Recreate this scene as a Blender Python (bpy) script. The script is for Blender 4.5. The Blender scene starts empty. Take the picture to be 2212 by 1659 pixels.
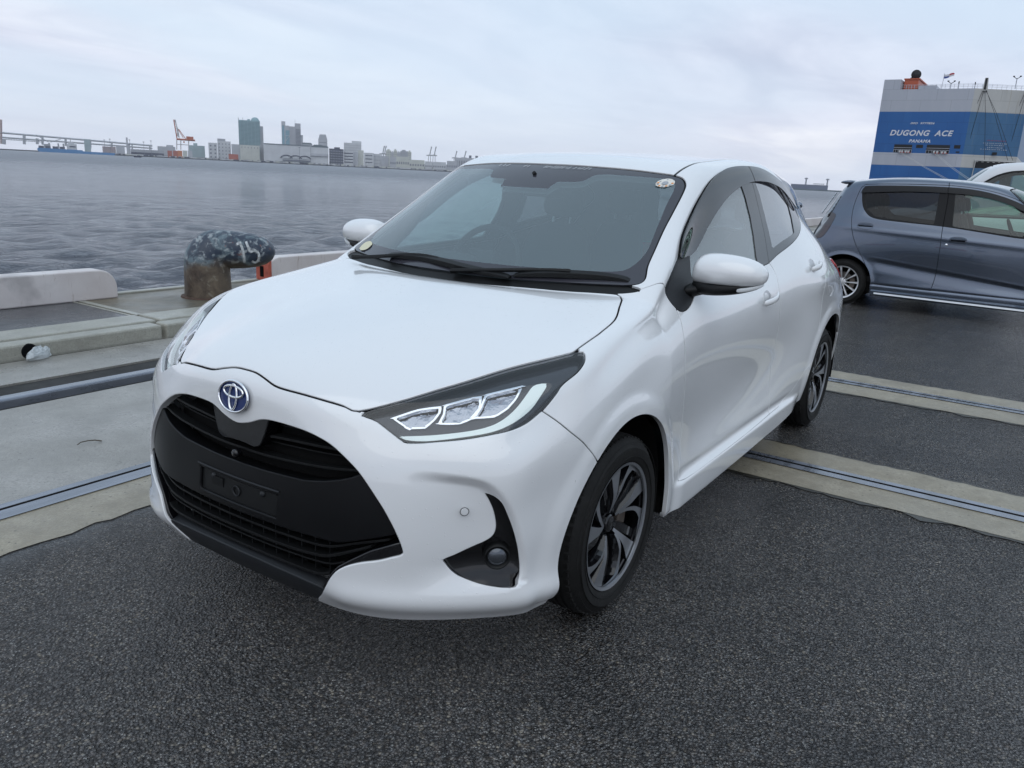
import bpy, bmesh, math, random
import numpy as np
from mathutils import Matrix, Vector, noise
R_ = math.radians
random.seed(7); rng = np.random.RandomState(7)
sc = bpy.context.scene
col = sc.collection
PI = math.pi

# ------------------------------------------------------------------ camera
CAM = np.array([2.0565, 1.7570, 1.3209]); YAW, PIT, ROL = 3.7200095, .2599082, .0498990
FOC = 3107.0 / 4032
_f = np.array([math.cos(YAW)*math.cos(PIT), math.sin(YAW)*math.cos(PIT), -math.sin(PIT)])
_r = np.cross(_f, [0, 0, 1]); _r /= np.linalg.norm(_r); _u = np.cross(_r, _f)
_c, _s = math.cos(ROL), math.sin(ROL)
CR, CU = _c*_r + _s*_u, -_s*_r + _c*_u
cam = bpy.data.cameras.new('camera'); cam_o = bpy.data.objects.new('camera', cam); col.objects.link(cam_o)
cam_o.matrix_world = Matrix(((CR[0], CU[0], -_f[0], CAM[0]), (CR[1], CU[1], -_f[1], CAM[1]), (CR[2], CU[2], -_f[2], CAM[2]), (0, 0, 0, 1)))
cam.sensor_width = 36; cam.lens = FOC*36; cam.clip_start = .05; cam.clip_end = 30000
sc.camera = cam_o

# ------------------------------------------------------------------ world, sun, exposure
SUN_EL, SUN_ROT = 52, 60
def build_world():
    w = bpy.data.worlds.new("World"); sc.world = w; w.use_nodes = True
    nt = w.node_tree; N = nt.nodes; L = nt.links
    bg = N['Background']; bg.inputs['Strength'].default_value = 1.0
    sky = N.new('ShaderNodeTexSky'); sky.sky_type = 'NISHITA'; sky.sun_disc = False
    sky.sun_elevation = R_(SUN_EL); sky.sun_rotation = R_(SUN_ROT); sky.air_density = 1; sky.dust_density = 2
    tc = N.new('ShaderNodeTexCoord'); sep = N.new('ShaderNodeSeparateXYZ'); L.new(tc.outputs['Generated'], sep.inputs[0])
    def math_(op, a, b=None, c=None, clamp=False):
        n = N.new('ShaderNodeMath'); n.operation = op; n.use_clamp = clamp
        for i, v in enumerate((a, b, c)):
            if v is None: continue
            if isinstance(v, (int, float)): n.inputs[i].default_value = v
            else: L.new(v, n.inputs[i])
        return n.outputs[0]
    z = math_('MAXIMUM', sep.outputs['Z'], 0.0)
    zz = math_('ADD', z, .10)
    cx = math_('DIVIDE', sep.outputs['X'], zz); cy = math_('DIVIDE', sep.outputs['Y'], zz)
    cmb = N.new('ShaderNodeCombineXYZ'); L.new(cx, cmb.inputs[0]); L.new(cy, cmb.inputs[1])
    mp = N.new('ShaderNodeMapping'); L.new(cmb.outputs[0], mp.inputs[0]); mp.inputs['Rotation'].default_value = (0, 0, R_(35)); mp.inputs['Scale'].default_value = (.34, .62, 1)
    def nz(scale, det, rough, dist, off):
        n = N.new('ShaderNodeTexNoise'); n.inputs['Scale'].default_value = scale; n.inputs['Detail'].default_value = det
        n.inputs['Roughness'].default_value = rough; n.inputs['Distortion'].default_value = dist
        m = N.new('ShaderNodeMapping'); m.inputs['Location'].default_value = (off, off*.7, 0); L.new(mp.outputs[0], m.inputs[0]); L.new(m.outputs[0], n.inputs['Vector'])
        return n.outputs['Fac']
    def ramp(fac, stops):
        r = N.new('ShaderNodeValToRGB'); r.color_ramp.interpolation = 'EASE'
        e = r.color_ramp.elements
        while len(e) < len(stops): e.new(.5)
        for i, (p, c) in enumerate(stops): e[i].position = p; e[i].color = (*c, 1)
        L.new(fac, r.inputs[0]); return r.outputs['Color']
    def mix(f, a, b):
        m = N.new('ShaderNodeMix'); m.data_type = 'RGBA'
        for s_, v in ((m.inputs[0], f), (m.inputs[6], a), (m.inputs[7], b)):
            if isinstance(v, (int, float)): s_.default_value = v
            elif isinstance(v, tuple): s_.default_value = (*v, 1)
            else: L.new(v, s_)
        return m.outputs[2]
    n1 = nz(.9, 6, .55, .6, 3.1); n2 = nz(2.6, 7, .6, .8, 11.3); n3 = nz(.45, 3, .5, .3, 7.7)
    # deck of cloud: lavender grey with brighter folds
    base = ramp(n1, [(.33, CLOUD_D), (.50, CLOUD_M), (.66, CLOUD_L)])
    fine = ramp(n2, [(.33, (.84, .85, .89)), (.67, (1.09, 1.08, 1.06))])
    ml = N.new('ShaderNodeMix'); ml.data_type = 'RGBA'; ml.blend_type = 'MULTIPLY'; ml.inputs[0].default_value = 1
    L.new(base, ml.inputs[6]); L.new(fine, ml.inputs[7])
    blue = ramp(n3, [(.36, (0, 0, 0)), (.56, (1, 1, 1))])
    rb = N.new('ShaderNodeRGBToBW'); L.new(blue, rb.inputs[0])
    thin = mix(math_('MULTIPLY', rb.outputs[0], .72), ml.outputs[2], THIN)
    thin = mix(math_('MULTIPLY', math_('MULTIPLY', z, z), .50), thin, (.56, .71, .87))
    hz = math_('POWER', math_('SUBTRACT', 1.0, z, clamp=True), 7.0)
    deck = mix(math_('MULTIPLY', hz, .80), thin, HORIZ)
    sk = N.new('ShaderNodeMix'); sk.data_type = 'RGBA'; sk.blend_type = 'MIX'; sk.inputs[0].default_value = .93
    sm = N.new('ShaderNodeMix'); sm.data_type = 'RGBA'; sm.blend_type = 'MULTIPLY'; sm.inputs[0].default_value = 1; sm.inputs[7].default_value = (.10, .10, .10, 1)
    L.new(sky.outputs[0], sm.inputs[6]); L.new(sm.outputs[2], sk.inputs[6]); L.new(deck, sk.inputs[7])
    L.new(sk.outputs[2], bg.inputs['Color'])
CLOUD_D, CLOUD_M, CLOUD_L = (.500, .550, .700), (.700, .735, .865), (.930, .940, .990)
THIN = (.580, .745, .895); HORIZ = (.735, .770, .885)
build_world()
sun = bpy.data.lights.new('sun', 'SUN'); sun.energy = .6; sun.angle = R_(70); sun.color = (1, .97, .93)
sun_o = bpy.data.objects.new('sun', sun); col.objects.link(sun_o)
_sd = Vector((math.sin(R_(SUN_ROT))*math.cos(R_(SUN_EL)), math.cos(R_(SUN_ROT))*math.cos(R_(SUN_EL)), math.sin(R_(SUN_EL))))
sun_o.rotation_euler = _sd.to_track_quat('Z', 'Y').to_euler(); sun_o.location = (0, 0, 30)
sc.view_settings.view_transform = 'Standard'; sc.view_settings.look = 'None'; sc.view_settings.gamma = 1
sc.view_settings.use_curve_mapping = False; sc.view_settings.exposure = 0.18
sc.cycles.max_bounces = 8; sc.cycles.transparent_max_bounces = 16; sc.cycles.caustics_reflective = False; sc.cycles.caustics_refractive = False; sc.cycles.volume_bounces = 2

# ------------------------------------------------------------------ helpers
def D(u, v, dist):
    """world point at a picture direction (u, v in a 2212 px wide frame) and a horizontal distance"""
    f = 2212*FOC
    d = (u-1106)/f*CR - (v-829.5)/f*CU + _f
    d = d/math.hypot(d[0], d[1])
    return CAM + d*dist
def azim(u, v=400):
    p = D(u, v, 1.0) - CAM
    return math.atan2(p[1], p[0])
def tag(o, label=None, cat=None, group=None, kind=None):
    if label: o['label'] = label
    if cat: o['category'] = cat
    if group: o['group'] = group
    if kind: o['kind'] = kind
    return o
def empty(name, loc=(0, 0, 0), rz=0, parent=None):
    o = bpy.data.objects.new(name, None); o.empty_display_size = .2; col.objects.link(o); o.location = loc; o.rotation_euler = (0, 0, rz)
    if parent: o.parent = parent
    return o
def thing(name, label, cat, loc=(0, 0, 0), rz=0, group=None):
    return tag(empty(name, loc, rz), label, cat, group)
def obj(name, me, mat=None, parent=None, smooth=False):
    if mat is not None and not len(me.materials): me.materials.append(mat)
    if smooth: me.polygons.foreach_set('use_smooth', [True]*len(me.polygons))
    o = bpy.data.objects.new(name, me); col.objects.link(o)
    if parent: o.parent = parent
    return o
def mesh(name, V, F, N=None, smooth=None):
    me = bpy.data.meshes.new(name); V = np.asarray(V, float)
    F = [list(map(int, f)) for f in F]
    me.from_pydata([tuple(v) for v in V], [], F); me.update()
    if smooth or N is not None: me.polygons.foreach_set('use_smooth', [True]*len(me.polygons))
    if N is not None: me.normals_split_custom_set_from_vertices([tuple(n) for n in N])
    return me
def copy_tree(o, parent=None):
    c = o.copy(); col.objects.link(c); c.parent = parent
    for ch in list(o.children): copy_tree(ch, c)
    return c
class MB:
    """collects simple solids into one mesh"""
    def __init__(s): s.V = []; s.F = []
    def add(s, V, F):
        n = len(s.V); s.V += [tuple(map(float, v)) for v in V]; s.F += [[i+n for i in f] for f in F]; return s
    def box(s, c, d, rz=0, ry=0, rx=0, taper=1.0):
        x, y, z = d[0]/2, d[1]/2, d[2]/2
        V = [(-x, -y, -z), (x, -y, -z), (x, y, -z), (-x, y, -z), (-x*taper, -y*taper, z), (x*taper, -y*taper, z), (x*taper, y*taper, z), (-x*taper, y*taper, z)]
        if rz or ry or rx:
            m = Matrix.Rotation(rz, 3, 'Z') @ Matrix.Rotation(ry, 3, 'Y') @ Matrix.Rotation(rx, 3, 'X')
            V = [m @ Vector(v) for v in V]
        V = [(v[0]+c[0], v[1]+c[1], v[2]+c[2]) for v in V]
        return s.add(V, [(0, 3, 2, 1), (4, 5, 6, 7), (0, 1, 5, 4), (1, 2, 6, 5), (2, 3, 7, 6), (3, 0, 4, 7)])
    def bx(s, a, b):
        return s.box([(a[i]+b[i])/2 for i in range(3)], [abs(b[i]-a[i]) for i in range(3)])
    def tube(s, pts, r, n=8, cap=True):
        pts = [Vector(p) for p in pts]; rr = r if hasattr(r, '__len__') else [r]*len(pts)
        V = []; F = []; up = None
        for i, p in enumerate(pts):
            a = pts[max(i-1, 0)]; b = pts[min(i+1, len(pts)-1)]; t = (b-a).normalized()
            if up is None: up = Vector((0, 0, 1)) if abs(t.z) < .9 else Vector((1, 0, 0))
            sd = t.cross(up).normalized(); up = sd.cross(t).normalized()
            for k in range(n):
                a_ = 2*PI*k/n; V.append(p + sd*math.cos(a_)*rr[i] + up*math.sin(a_)*rr[i])
        for i in range(len(pts)-1):
            for k in range(n): F.append((i*n+k, i*n+(k+1) % n, (i+1)*n+(k+1) % n, (i+1)*n+k))
        if cap: F.append(tuple(range(n))[::-1]); F.append(tuple((len(pts)-1)*n+k for k in range(n)))
        return s.add(V, F)
    def lathe(s, prof, n=32, c=(0, 0, 0), axis='Z', closed=False):
        V = []; F = []
        for (r, h) in prof:
            for k in range(n):
                a = 2*PI*k/n
                v = (r*math.cos(a), r*math.sin(a), h)
                if axis == 'Y': v = (v[0], v[2], -v[1])
                if axis == 'X': v = (v[2], v[1], -v[0])
                V.append((v[0]+c[0], v[1]+c[1], v[2]+c[2]))
        m = len(prof)
        for i in range(m if closed else m-1):
            for k in range(n): F.append((i*n+k, i*n+(k+1) % n, ((i+1) % m)*n+(k+1) % n, ((i+1) % m)*n+k))
        return s.add(V, F)
    def prism(s, poly, z0, z1, T=None):
        """poly in 2D, extruded z0..z1, then mapped by T(x,y,z)"""
        n = len(poly); V = [(x, y, z0) for x, y in poly] + [(x, y, z1) for x, y in poly]
        if T: V = [T(*v) for v in V]
        F = [tuple(range(n))[::-1], tuple(range(n, 2*n))] + [(i, (i+1) % n, (i+1) % n+n, i+n) for i in range(n)]
        return s.add(V, F)
    def mesh(s, name, smooth=False, recalc=True, bevel=0, auto=None):
        me = bpy.data.meshes.new(name); me.from_pydata(s.V, [], s.F); me.update()
        if recalc or bevel:
            bm = bmesh.new(); bm.from_mesh(me)
            if recalc: bmesh.ops.recalc_face_normals(bm, faces=bm.faces)
            if bevel: bmesh.ops.bevel(bm, geom=list(bm.edges), offset=bevel, segments=2, affect='EDGES', profile=.5, clamp_overlap=True)
            bm.to_mesh(me); bm.free()
        if smooth: me.polygons.foreach_set('use_smooth', [True]*len(me.polygons))
        if auto is not None:
            me.polygons.foreach_set('use_smooth', [True]*len(me.polygons)); me.set_sharp_from_angle(angle=R_(auto))
        return me
    def build(s, name, mat, parent=None, **k):
        return obj(name, s.mesh(name, **k), mat, parent)

# ------------------------------------------------------------------ materials
_mats = {}
def M(name, base=(.5, .5, .5), rough=.5, metal=0, spec=.5, coat=0, coat_r=.03, noise_c=0, noise_s=8, bump=0, bump_s=60, detail=4, emit=None, streak=None):
    if name in _mats: return _mats[name]
    m = bpy.data.materials.new(name); _mats[name] = m; m.use_nodes = True; nt = m.node_tree; b = nt.nodes['Principled BSDF']
    b.inputs['Base Color'].default_value = (*base, 1); b.inputs['Roughness'].default_value = rough; b.inputs['Metallic'].default_value = metal
    b.inputs['Specular IOR Level'].default_value = spec; b.inputs['Coat Weight'].default_value = coat; b.inputs['Coat Roughness'].default_value = coat_r
    tc = nt.nodes.new('ShaderNodeTexCoord')
    if noise_c:
        n = nt.nodes.new('ShaderNodeTexNoise'); n.inputs['Scale'].default_value = noise_s; n.inputs['Detail'].default_value = detail; n.inputs['Roughness'].default_value = .6
        src = tc.outputs['Object']
        if streak:
            mp = nt.nodes.new('ShaderNodeMapping'); mp.inputs['Scale'].default_value = streak; nt.links.new(src, mp.inputs[0]); src = mp.outputs[0]
        nt.links.new(src, n.inputs['Vector'])
        r = nt.nodes.new('ShaderNodeMapRange'); r.inputs[1].default_value = .3; r.inputs[2].default_value = .7; r.inputs[3].default_value = 1-noise_c; r.inputs[4].default_value = 1+noise_c
        nt.links.new(n.outputs['Fac'], r.inputs[0])
        v = nt.nodes.new('ShaderNodeVectorMath'); v.operation = 'SCALE'; v.inputs[0].default_value = base; nt.links.new(r.outputs[0], v.inputs['Scale']); nt.links.new(v.outputs[0], b.inputs['Base Color'])
    if bump:
        n = nt.nodes.new('ShaderNodeTexNoise'); n.inputs['Scale'].default_value = bump_s; n.inputs['Detail'].default_value = 4; nt.links.new(tc.outputs['Object'], n.inputs['Vector'])
        bp = nt.nodes.new('ShaderNodeBump'); bp.inputs['Strength'].default_value = bump; bp.inputs['Distance'].default_value = .01; nt.links.new(n.outputs['Fac'], bp.inputs['Height']); nt.links.new(bp.outputs[0], b.inputs['Normal'])
    if emit:
        b.inputs['Emission Color'].default_value = (*emit[0], 1); b.inputs['Emission Strength'].default_value = emit[1]
    return m
def glass(name, tint=(.8, .88, .86), ior=1.5, rough=.0, drops=False, pale_mix=0, pale_col=(.75, .80, .82)):
    """thin pane: fresnel mix of clear tint and mirror reflection"""
    if name in _mats: return _mats[name]
    m = bpy.data.materials.new(name); _mats[name] = m; m.use_nodes = True; nt = m.node_tree; N = nt.nodes; L = nt.links
    N.remove(N['Principled BSDF']); out = N['Material Output']
    t = N.new('ShaderNodeBsdfTransparent'); t.inputs[0].default_value = (*tint, 1)
    g = N.new('ShaderNodeBsdfGlossy'); g.inputs['Color'].default_value = (1, 1, 1, 1); g.inputs['Roughness'].default_value = rough
    # Schlick reflectance, the same from either side of the pane
    f0 = ((ior-1)/(ior+1))**2*1.7; ge = N.new('ShaderNodeNewGeometry'); dt = N.new('ShaderNodeVectorMath'); dt.operation = 'DOT_PRODUCT'; L.new(ge.outputs['Incoming'], dt.inputs[0]); L.new(ge.outputs['Normal'], dt.inputs[1])
    def mm(op, a, b):
        n = N.new('ShaderNodeMath'); n.operation = op
        for s_, v in ((n.inputs[0], a), (n.inputs[1], b)):
            if isinstance(v, (int, float)): s_.default_value = v
            else: L.new(v, s_)
        return n.outputs[0]
    fr = N.new('ShaderNodeMath'); fr.operation = 'MULTIPLY_ADD'; fr.use_clamp = True
    L.new(mm('POWER', mm('SUBTRACT', 1.0, mm('ABSOLUTE', dt.outputs['Value'], 0.0)), 5.0), fr.inputs[0]); fr.inputs[1].default_value = 1-f0; fr.inputs[2].default_value = f0
    mx = N.new('ShaderNodeMixShader'); L.new(fr.outputs[0], mx.inputs[0]); L.new(t.outputs[0], mx.inputs[1]); L.new(g.outputs[0], mx.inputs[2])
    if pale_mix:      # pale diffuse layer: wet haze, plus sky reflection painted into the side panes
        df = N.new('ShaderNodeBsdfDiffuse'); df.inputs[0].default_value = (*pale_col, 1); m2 = N.new('ShaderNodeMixShader'); m2.inputs[0].default_value = pale_mix
        L.new(mx.outputs[0], m2.inputs[1]); L.new(df.outputs[0], m2.inputs[2]); L.new(m2.outputs[0], out.inputs[0])
    else: L.new(mx.outputs[0], out.inputs[0])
    if drops:
        bp = droplets(nt, 130, .5); L.new(bp, g.inputs['Normal'])
    return m
def droplets(nt, scale, strength, thr=.16):
    N = nt.nodes; L = nt.links
    tc = N.new('ShaderNodeTexCoord'); v = N.new('ShaderNodeTexVoronoi'); v.inputs['Scale'].default_value = scale; L.new(tc.outputs['Object'], v.inputs['Vector'])
    # only a few of the cells carry a drop
    sp = N.new('ShaderNodeSeparateColor'); L.new(v.outputs['Color'], sp.inputs[0])
    a = N.new('ShaderNodeMath'); a.operation = 'GREATER_THAN'; a.inputs[1].default_value = .80; L.new(sp.outputs[0], a.inputs[0])
    r = N.new('ShaderNodeMapRange'); r.inputs[1].default_value = thr*1.6; r.inputs[2].default_value = 0; L.new(v.outputs['Distance'], r.inputs[0])
    mu = N.new('ShaderNodeMath'); mu.operation = 'MULTIPLY'; L.new(r.outputs[0], mu.inputs[0]); L.new(a.outputs[0], mu.inputs[1])
    bp = N.new('ShaderNodeBump'); bp.inputs['Strength'].default_value = strength; bp.inputs['Distance'].default_value = .0015; L.new(mu.outputs[0], bp.inputs['Height'])
    return bp.outputs[0]
def add_drops(m, scale=150, strength=.4, inp='Normal'):
    nt = m.node_tree; b = nt.nodes['Principled BSDF']; o = droplets(nt, scale, strength)
    nt.links.new(o, b.inputs[inp])
    if b.inputs['Coat Weight'].default_value > 0: nt.links.new(o, b.inputs['Coat Normal'])
    return m

# ------------------------------------------------------------------ smooth car shells, cut into panels
def cage_from(TOP, SIDE, FRONT, REAR):
    V = []; idx = {}
    def vid(p):
        k = (round(p[0], 5), round(p[1], 5), round(p[2], 5))
        if k not in idx: idx[k] = len(V); V.append(k)
        return idx[k]
    NX = len(TOP); K = len(SIDE[0]); F = []
    S = [[TOP[i][3]]+list(SIDE[i]) for i in range(NX)]
    G = [[TOP[0][j] for j in range(4)]]+[list(FRONT[k])+[SIDE[0][k]] for k in range(K)]
    H = [[TOP[-1][j] for j in range(4)]]+[list(REAR[k])+[SIDE[-1][k]] for k in range(K)]
    for sg in (1, -1):
        def q(a, b, c, d):
            f = [vid((p[0], p[1]*sg, p[2])) for p in (a, b, c, d)]
            F.append(f if sg > 0 else f[::-1])
        for i in range(NX-1):
            for j in range(3): q(TOP[i][j], TOP[i][j+1], TOP[i+1][j+1], TOP[i+1][j])
            for k in range(K): q(S[i][k], S[i][k+1], S[i+1][k+1], S[i+1][k])
        for k in range(K):
            for j in range(3):
                q(G[k][j], G[k+1][j], G[k+1][j+1], G[k][j+1])
                q(H[k][j], H[k][j+1], H[k+1][j+1], H[k+1][j])
    return np.array(V, float), F
def subsurf(V, F, level, fit=7):
    me = bpy.data.meshes.new('tmp_cage'); me.from_pydata([tuple(v) for v in V], [], F); me.update()
    ob = bpy.data.objects.new('tmp_cage', me); col.objects.link(ob)
    md = ob.modifiers.new('s', 'SUBSURF'); md.subdivision_type = 'CATMULL_CLARK'; md.boundary_smooth = 'PRESERVE_CORNERS'
    P = V.copy(); n = len(V)
    def ev():
        me.vertices.foreach_set('co', P.ravel()); me.update()
        dg = bpy.context.evaluated_depsgraph_get(); e = ob.evaluated_get(dg); m = e.to_mesh()
        X = np.empty(len(m.vertices)*3); m.vertices.foreach_get('co', X); X = X.reshape(-1, 3)
        Q = np.empty(len(m.loops), int); m.loops.foreach_get('vertex_index', Q)
        Q = Q.reshape(-1, 4); e.to_mesh_clear(); return X, Q
    md.levels = 2
    for _ in range(fit):
        X, _q = ev(); P += V-X[:n]
    md.levels = level; X, Q = ev()
    bpy.data.objects.remove(ob); bpy.data.meshes.remove(me)
    X[abs(X[:, 1]) < 1e-5, 1] = 0
    return X, Q
def vnormals(X, T):
    fn = np.cross(X[T[:, 1]]-X[T[:, 0]], X[T[:, 2]]-X[T[:, 0]])
    N = np.zeros_like(X)
    for c in range(3):
        for a in range(3): N[:, a] += np.bincount(T[:, c], fn[:, a], len(X))
    return N/np.maximum(np.linalg.norm(N, axis=1, keepdims=True), 1e-12)
def cr(pts, closed=False, n=6):
    """Catmull-Rom through the points"""
    P = np.array(pts, float); m = len(P); out = []
    seg = m if closed else m-1
    for i in range(seg):
        if closed: a, b, c, d = P[(i-1) % m], P[i], P[(i+1) % m], P[(i+2) % m]
        else: a, b, c, d = P[max(i-1, 0)], P[i], P[i+1], P[min(i+2, m-1)]
        for k in range(n):
            t = k/n
            out.append(.5*((2*b)+(-a+c)*t+(2*a-5*b+4*c-d)*t*t+(-a+3*b-3*c+d)*t**3))
    if not closed: out.append(P[-1])
    return np.array(out)
def seg_dist(Q, P, closed):
    A = P if closed else P[:-1]; B = np.roll(P, -1, 0) if closed else P[1:]
    best = np.full(len(Q), 1e9)
    for a, b in zip(A, B):
        d = b-a; L = d@d
        if L < 1e-14: continue
        t = np.clip(((Q-a)@d)/L, 0, 1); r = Q-a-t[:, None]*d
        best = np.minimum(best, (r*r).sum(1))
    return np.sqrt(best)
def inside(Q, P):
    c = np.zeros(len(Q), bool); n = len(P)
    for i in range(n):
        a, b = P[i], P[(i+1) % n]
        k = (a[1] > Q[:, 1]) != (b[1] > Q[:, 1])
        with np.errstate(divide='ignore', invalid='ignore'):
            x = (b[0]-a[0])*(Q[:, 1]-a[1])/(b[1]-a[1])+a[0]
        c ^= k & (Q[:, 0] < x)
    return c
def PJ(u, v):
    U = np.array([u, v], float).T
    return lambda P: np.asarray(P, float)@U
P_SIDE = PJ((1, 0, 0), (0, 0, 1)); P_FRONT = PJ((0, 1, 0), (0, 0, 1)); P_TOP = PJ((1, 0, 0), (0, 1, 0))
P_HOOD = PJ((0, 1, 0), (-.87, 0, .5)); P_CORN = PJ((-.7071, .7071, 0), (0, 0, 1)); P_LAMP = PJ((-.75, .66, 0), (-.2, -.23, .95))
def poly(pts, pj=None, smooth=6, closed=True):
    p = np.array(pts, float)
    if pj is not None and p.shape[1] == 3: p = pj(p)
    p = cr(p, True, smooth) if smooth else p
    def f(X):
        Q = pj(X); d = seg_dist(Q, p, True); return np.where(inside(Q, p), -d, d)
    return f
class line:
    """open traced line: unsigned distance, and a signed side used to lay an edge loop right on the line"""
    def __init__(s, pts, pj, smooth=6):
        p = np.array(pts, float)
        if p.shape[1] == 3: p = pj(p)
        s.p = cr(p, False, smooth) if smooth else p; s.pj = pj
    def __call__(s, X): return seg_dist(s.pj(X), s.p, False)
    def signed(s, X):
        Q = s.pj(X); best = np.full(len(Q), 1e9); sg = np.ones(len(Q))
        for a, b in zip(s.p[:-1], s.p[1:]):
            d = b-a; L = d@d
            if L < 1e-14: continue
            t = np.clip(((Q-a)@d)/L, 0, 1); r = Q-a-t[:, None]*d; q = (r*r).sum(1)
            c = d[0]*(Q[:, 1]-a[1])-d[1]*(Q[:, 0]-a[0]); k = q < best-1e-12
            sg[k] = np.where(c[k] >= 0, 1, -1); best = np.minimum(best, q)
        return np.sqrt(best)*sg
class Surf:
    def __init__(s, P, N, T, L=None):
        s.P = P; s.N = N; s.T = T; s.L = np.zeros(len(T), int) if L is None else L; s.names = ['body']
    def lab(s, n):
        if n not in s.names: s.names.append(n)
        return s.names.index(n)
    def copy(s):
        c = Surf(s.P.copy(), s.N.copy(), s.T.copy(), s.L.copy()); c.names = list(s.names); return c
    def cen(s): return s.P[s.T].mean(1)
    def cn(s): return s.N[s.T].mean(1)
    def cut(s, fld, mask, snap=True):
        use = np.unique(s.T[mask]); sv = np.ones(len(s.P)); sv[use] = fld(s.P[use])
        T = s.T[mask]
        # snap vertices that lie very near the contour
        for it in range(2 if snap else 0):
            E = np.vstack([T[:, [0, 1]], T[:, [1, 2]], T[:, [2, 0]]]); a, b = E[:, 0], E[:, 1]
            k = (sv[a]*sv[b] < 0); a, b = a[k], b[k]
            if not len(a): break
            t = sv[a]/(sv[a]-sv[b]); near = (t < .18)
            aa, bb, tt = a[near], b[near], t[near]
            ok = s.P[aa, 1] > 1e-5; aa, bb, tt = aa[ok], bb[ok], tt[ok]
            _, first = np.unique(aa, return_index=True); aa, bb, tt = aa[first], bb[first], tt[first]
            s.P[aa] += (s.P[bb]-s.P[aa])*tt[:, None]; sv[aa] = 0
        pos = sv[T] >= 0; cnt = pos.sum(1)
        mix = (cnt == 1) | (cnt == 2)
        idx = np.where(mask)[0]; gi = idx[mix]
        if not len(gi): return sv
        T2 = s.T[gi]; ps = pos[mix]; lone = np.where(ps.sum(1) == 1, ps.argmax(1), (~ps).argmax(1))
        r = np.arange(len(T2)); A = T2[r, lone]; B = T2[r, (lone+1) % 3]; C = T2[r, (lone+2) % 3]
        def edge(a, b):
            lo = np.minimum(a, b); hi = np.maximum(a, b); return lo, hi
        lo1, hi1 = edge(A, B); lo2, hi2 = edge(A, C)
        key = np.concatenate([lo1, lo2]).astype(np.int64)*10**7+np.concatenate([hi1, hi2])
        uk, inv = np.unique(key, return_inverse=True); lo = (uk//10**7).astype(int); hi = (uk % 10**7).astype(int)
        den = sv[lo]-sv[hi]; t = np.clip(np.where(abs(den) > 1e-15, sv[lo]/np.where(abs(den) > 1e-15, den, 1), .5), 0, 1)
        newP = s.P[lo]+(s.P[hi]-s.P[lo])*t[:, None]; newN = s.N[lo]+(s.N[hi]-s.N[lo])*t[:, None]
        newN /= np.maximum(np.linalg.norm(newN, axis=1, keepdims=True), 1e-12)
        ids = len(s.P)+np.arange(len(uk)); ids = np.where(t < 1e-9, lo, np.where(t > 1-1e-9, hi, ids))
        s.P = np.vstack([s.P, newP]); s.N = np.vstack([s.N, newN]); sv = np.concatenate([sv, np.zeros(len(uk))])
        X1 = ids[inv[:len(A)]]; X2 = ids[inv[len(A):]]
        new = np.vstack([np.stack([A, X1, X2], 1), np.stack([X1, B, C], 1), np.stack([X1, C, X2], 1)]); lab = np.tile(s.L[gi], 3)
        keep = np.ones(len(s.T), bool); keep[gi] = False
        good = (new[:, 0] != new[:, 1]) & (new[:, 1] != new[:, 2]) & (new[:, 0] != new[:, 2])
        s.T = np.vstack([s.T[keep], new[good]]); s.L = np.concatenate([s.L[keep], lab[good]])
    def mark(s, name, fld, where, only=None, off=0.0, snap=True):
        """cut along fld = off and label the side where fld < off"""
        def m():
            k = where(s.cen(), s.cn())
            if only is not None: k &= np.isin(s.L, [s.lab(o) for o in only])
            return k
        if isinstance(fld, line):
            s.cut(fld.signed, m() & (fld(s.cen()) < .022)); snap = False
        g = (lambda X: fld(X)-off) if off else fld
        s.cut(g, m(), snap); k = m(); kk = np.where(k)[0]; ins = g(s.cen()[kk]) < 0; s.L[kk[ins]] = s.lab(name)
    def region(s, name, fld, where, only=None, gap=.0022):
        s.mark(name+'_edge', fld, where, only, gap); s.mark(name, fld, where, [name+'_edge'], -gap, False); s.L[s.L == s.lab(name+'_edge')] = s.lab('gap')
    def seam(s, fld, where, w=.0020, only=('body',), name='gap'):
        s.mark(name, fld, where, only, w)
    def assign(s, name, test, only=('body',)):
        k = np.isin(s.L, [s.lab(o) for o in only]); kk = np.where(k)[0]; t = test(s.cen()[kk], s.cn()[kk]); s.L[kk[t]] = s.lab(name)
def flat_mesh(name, P, N, T):
    me = bpy.data.meshes.new(name); n = len(P); m = len(T)
    me.vertices.add(n); me.vertices.foreach_set('co', P.astype(np.float32).ravel())
    me.loops.add(m*3); me.loops.foreach_set('vertex_index', T.astype(np.int32).ravel())
    me.polygons.add(m); me.polygons.foreach_set('loop_start', np.arange(0, m*3, 3, dtype=np.int32)); me.polygons.foreach_set('loop_total', np.full(m, 3, np.int32))
    me.polygons.foreach_set('use_smooth', np.ones(m, bool)); me.update(); me.validate(clean_customdata=False)
    if len(me.polygons) == m: me.normals_split_custom_set_from_vertices(N.tolist())
    return me
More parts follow.
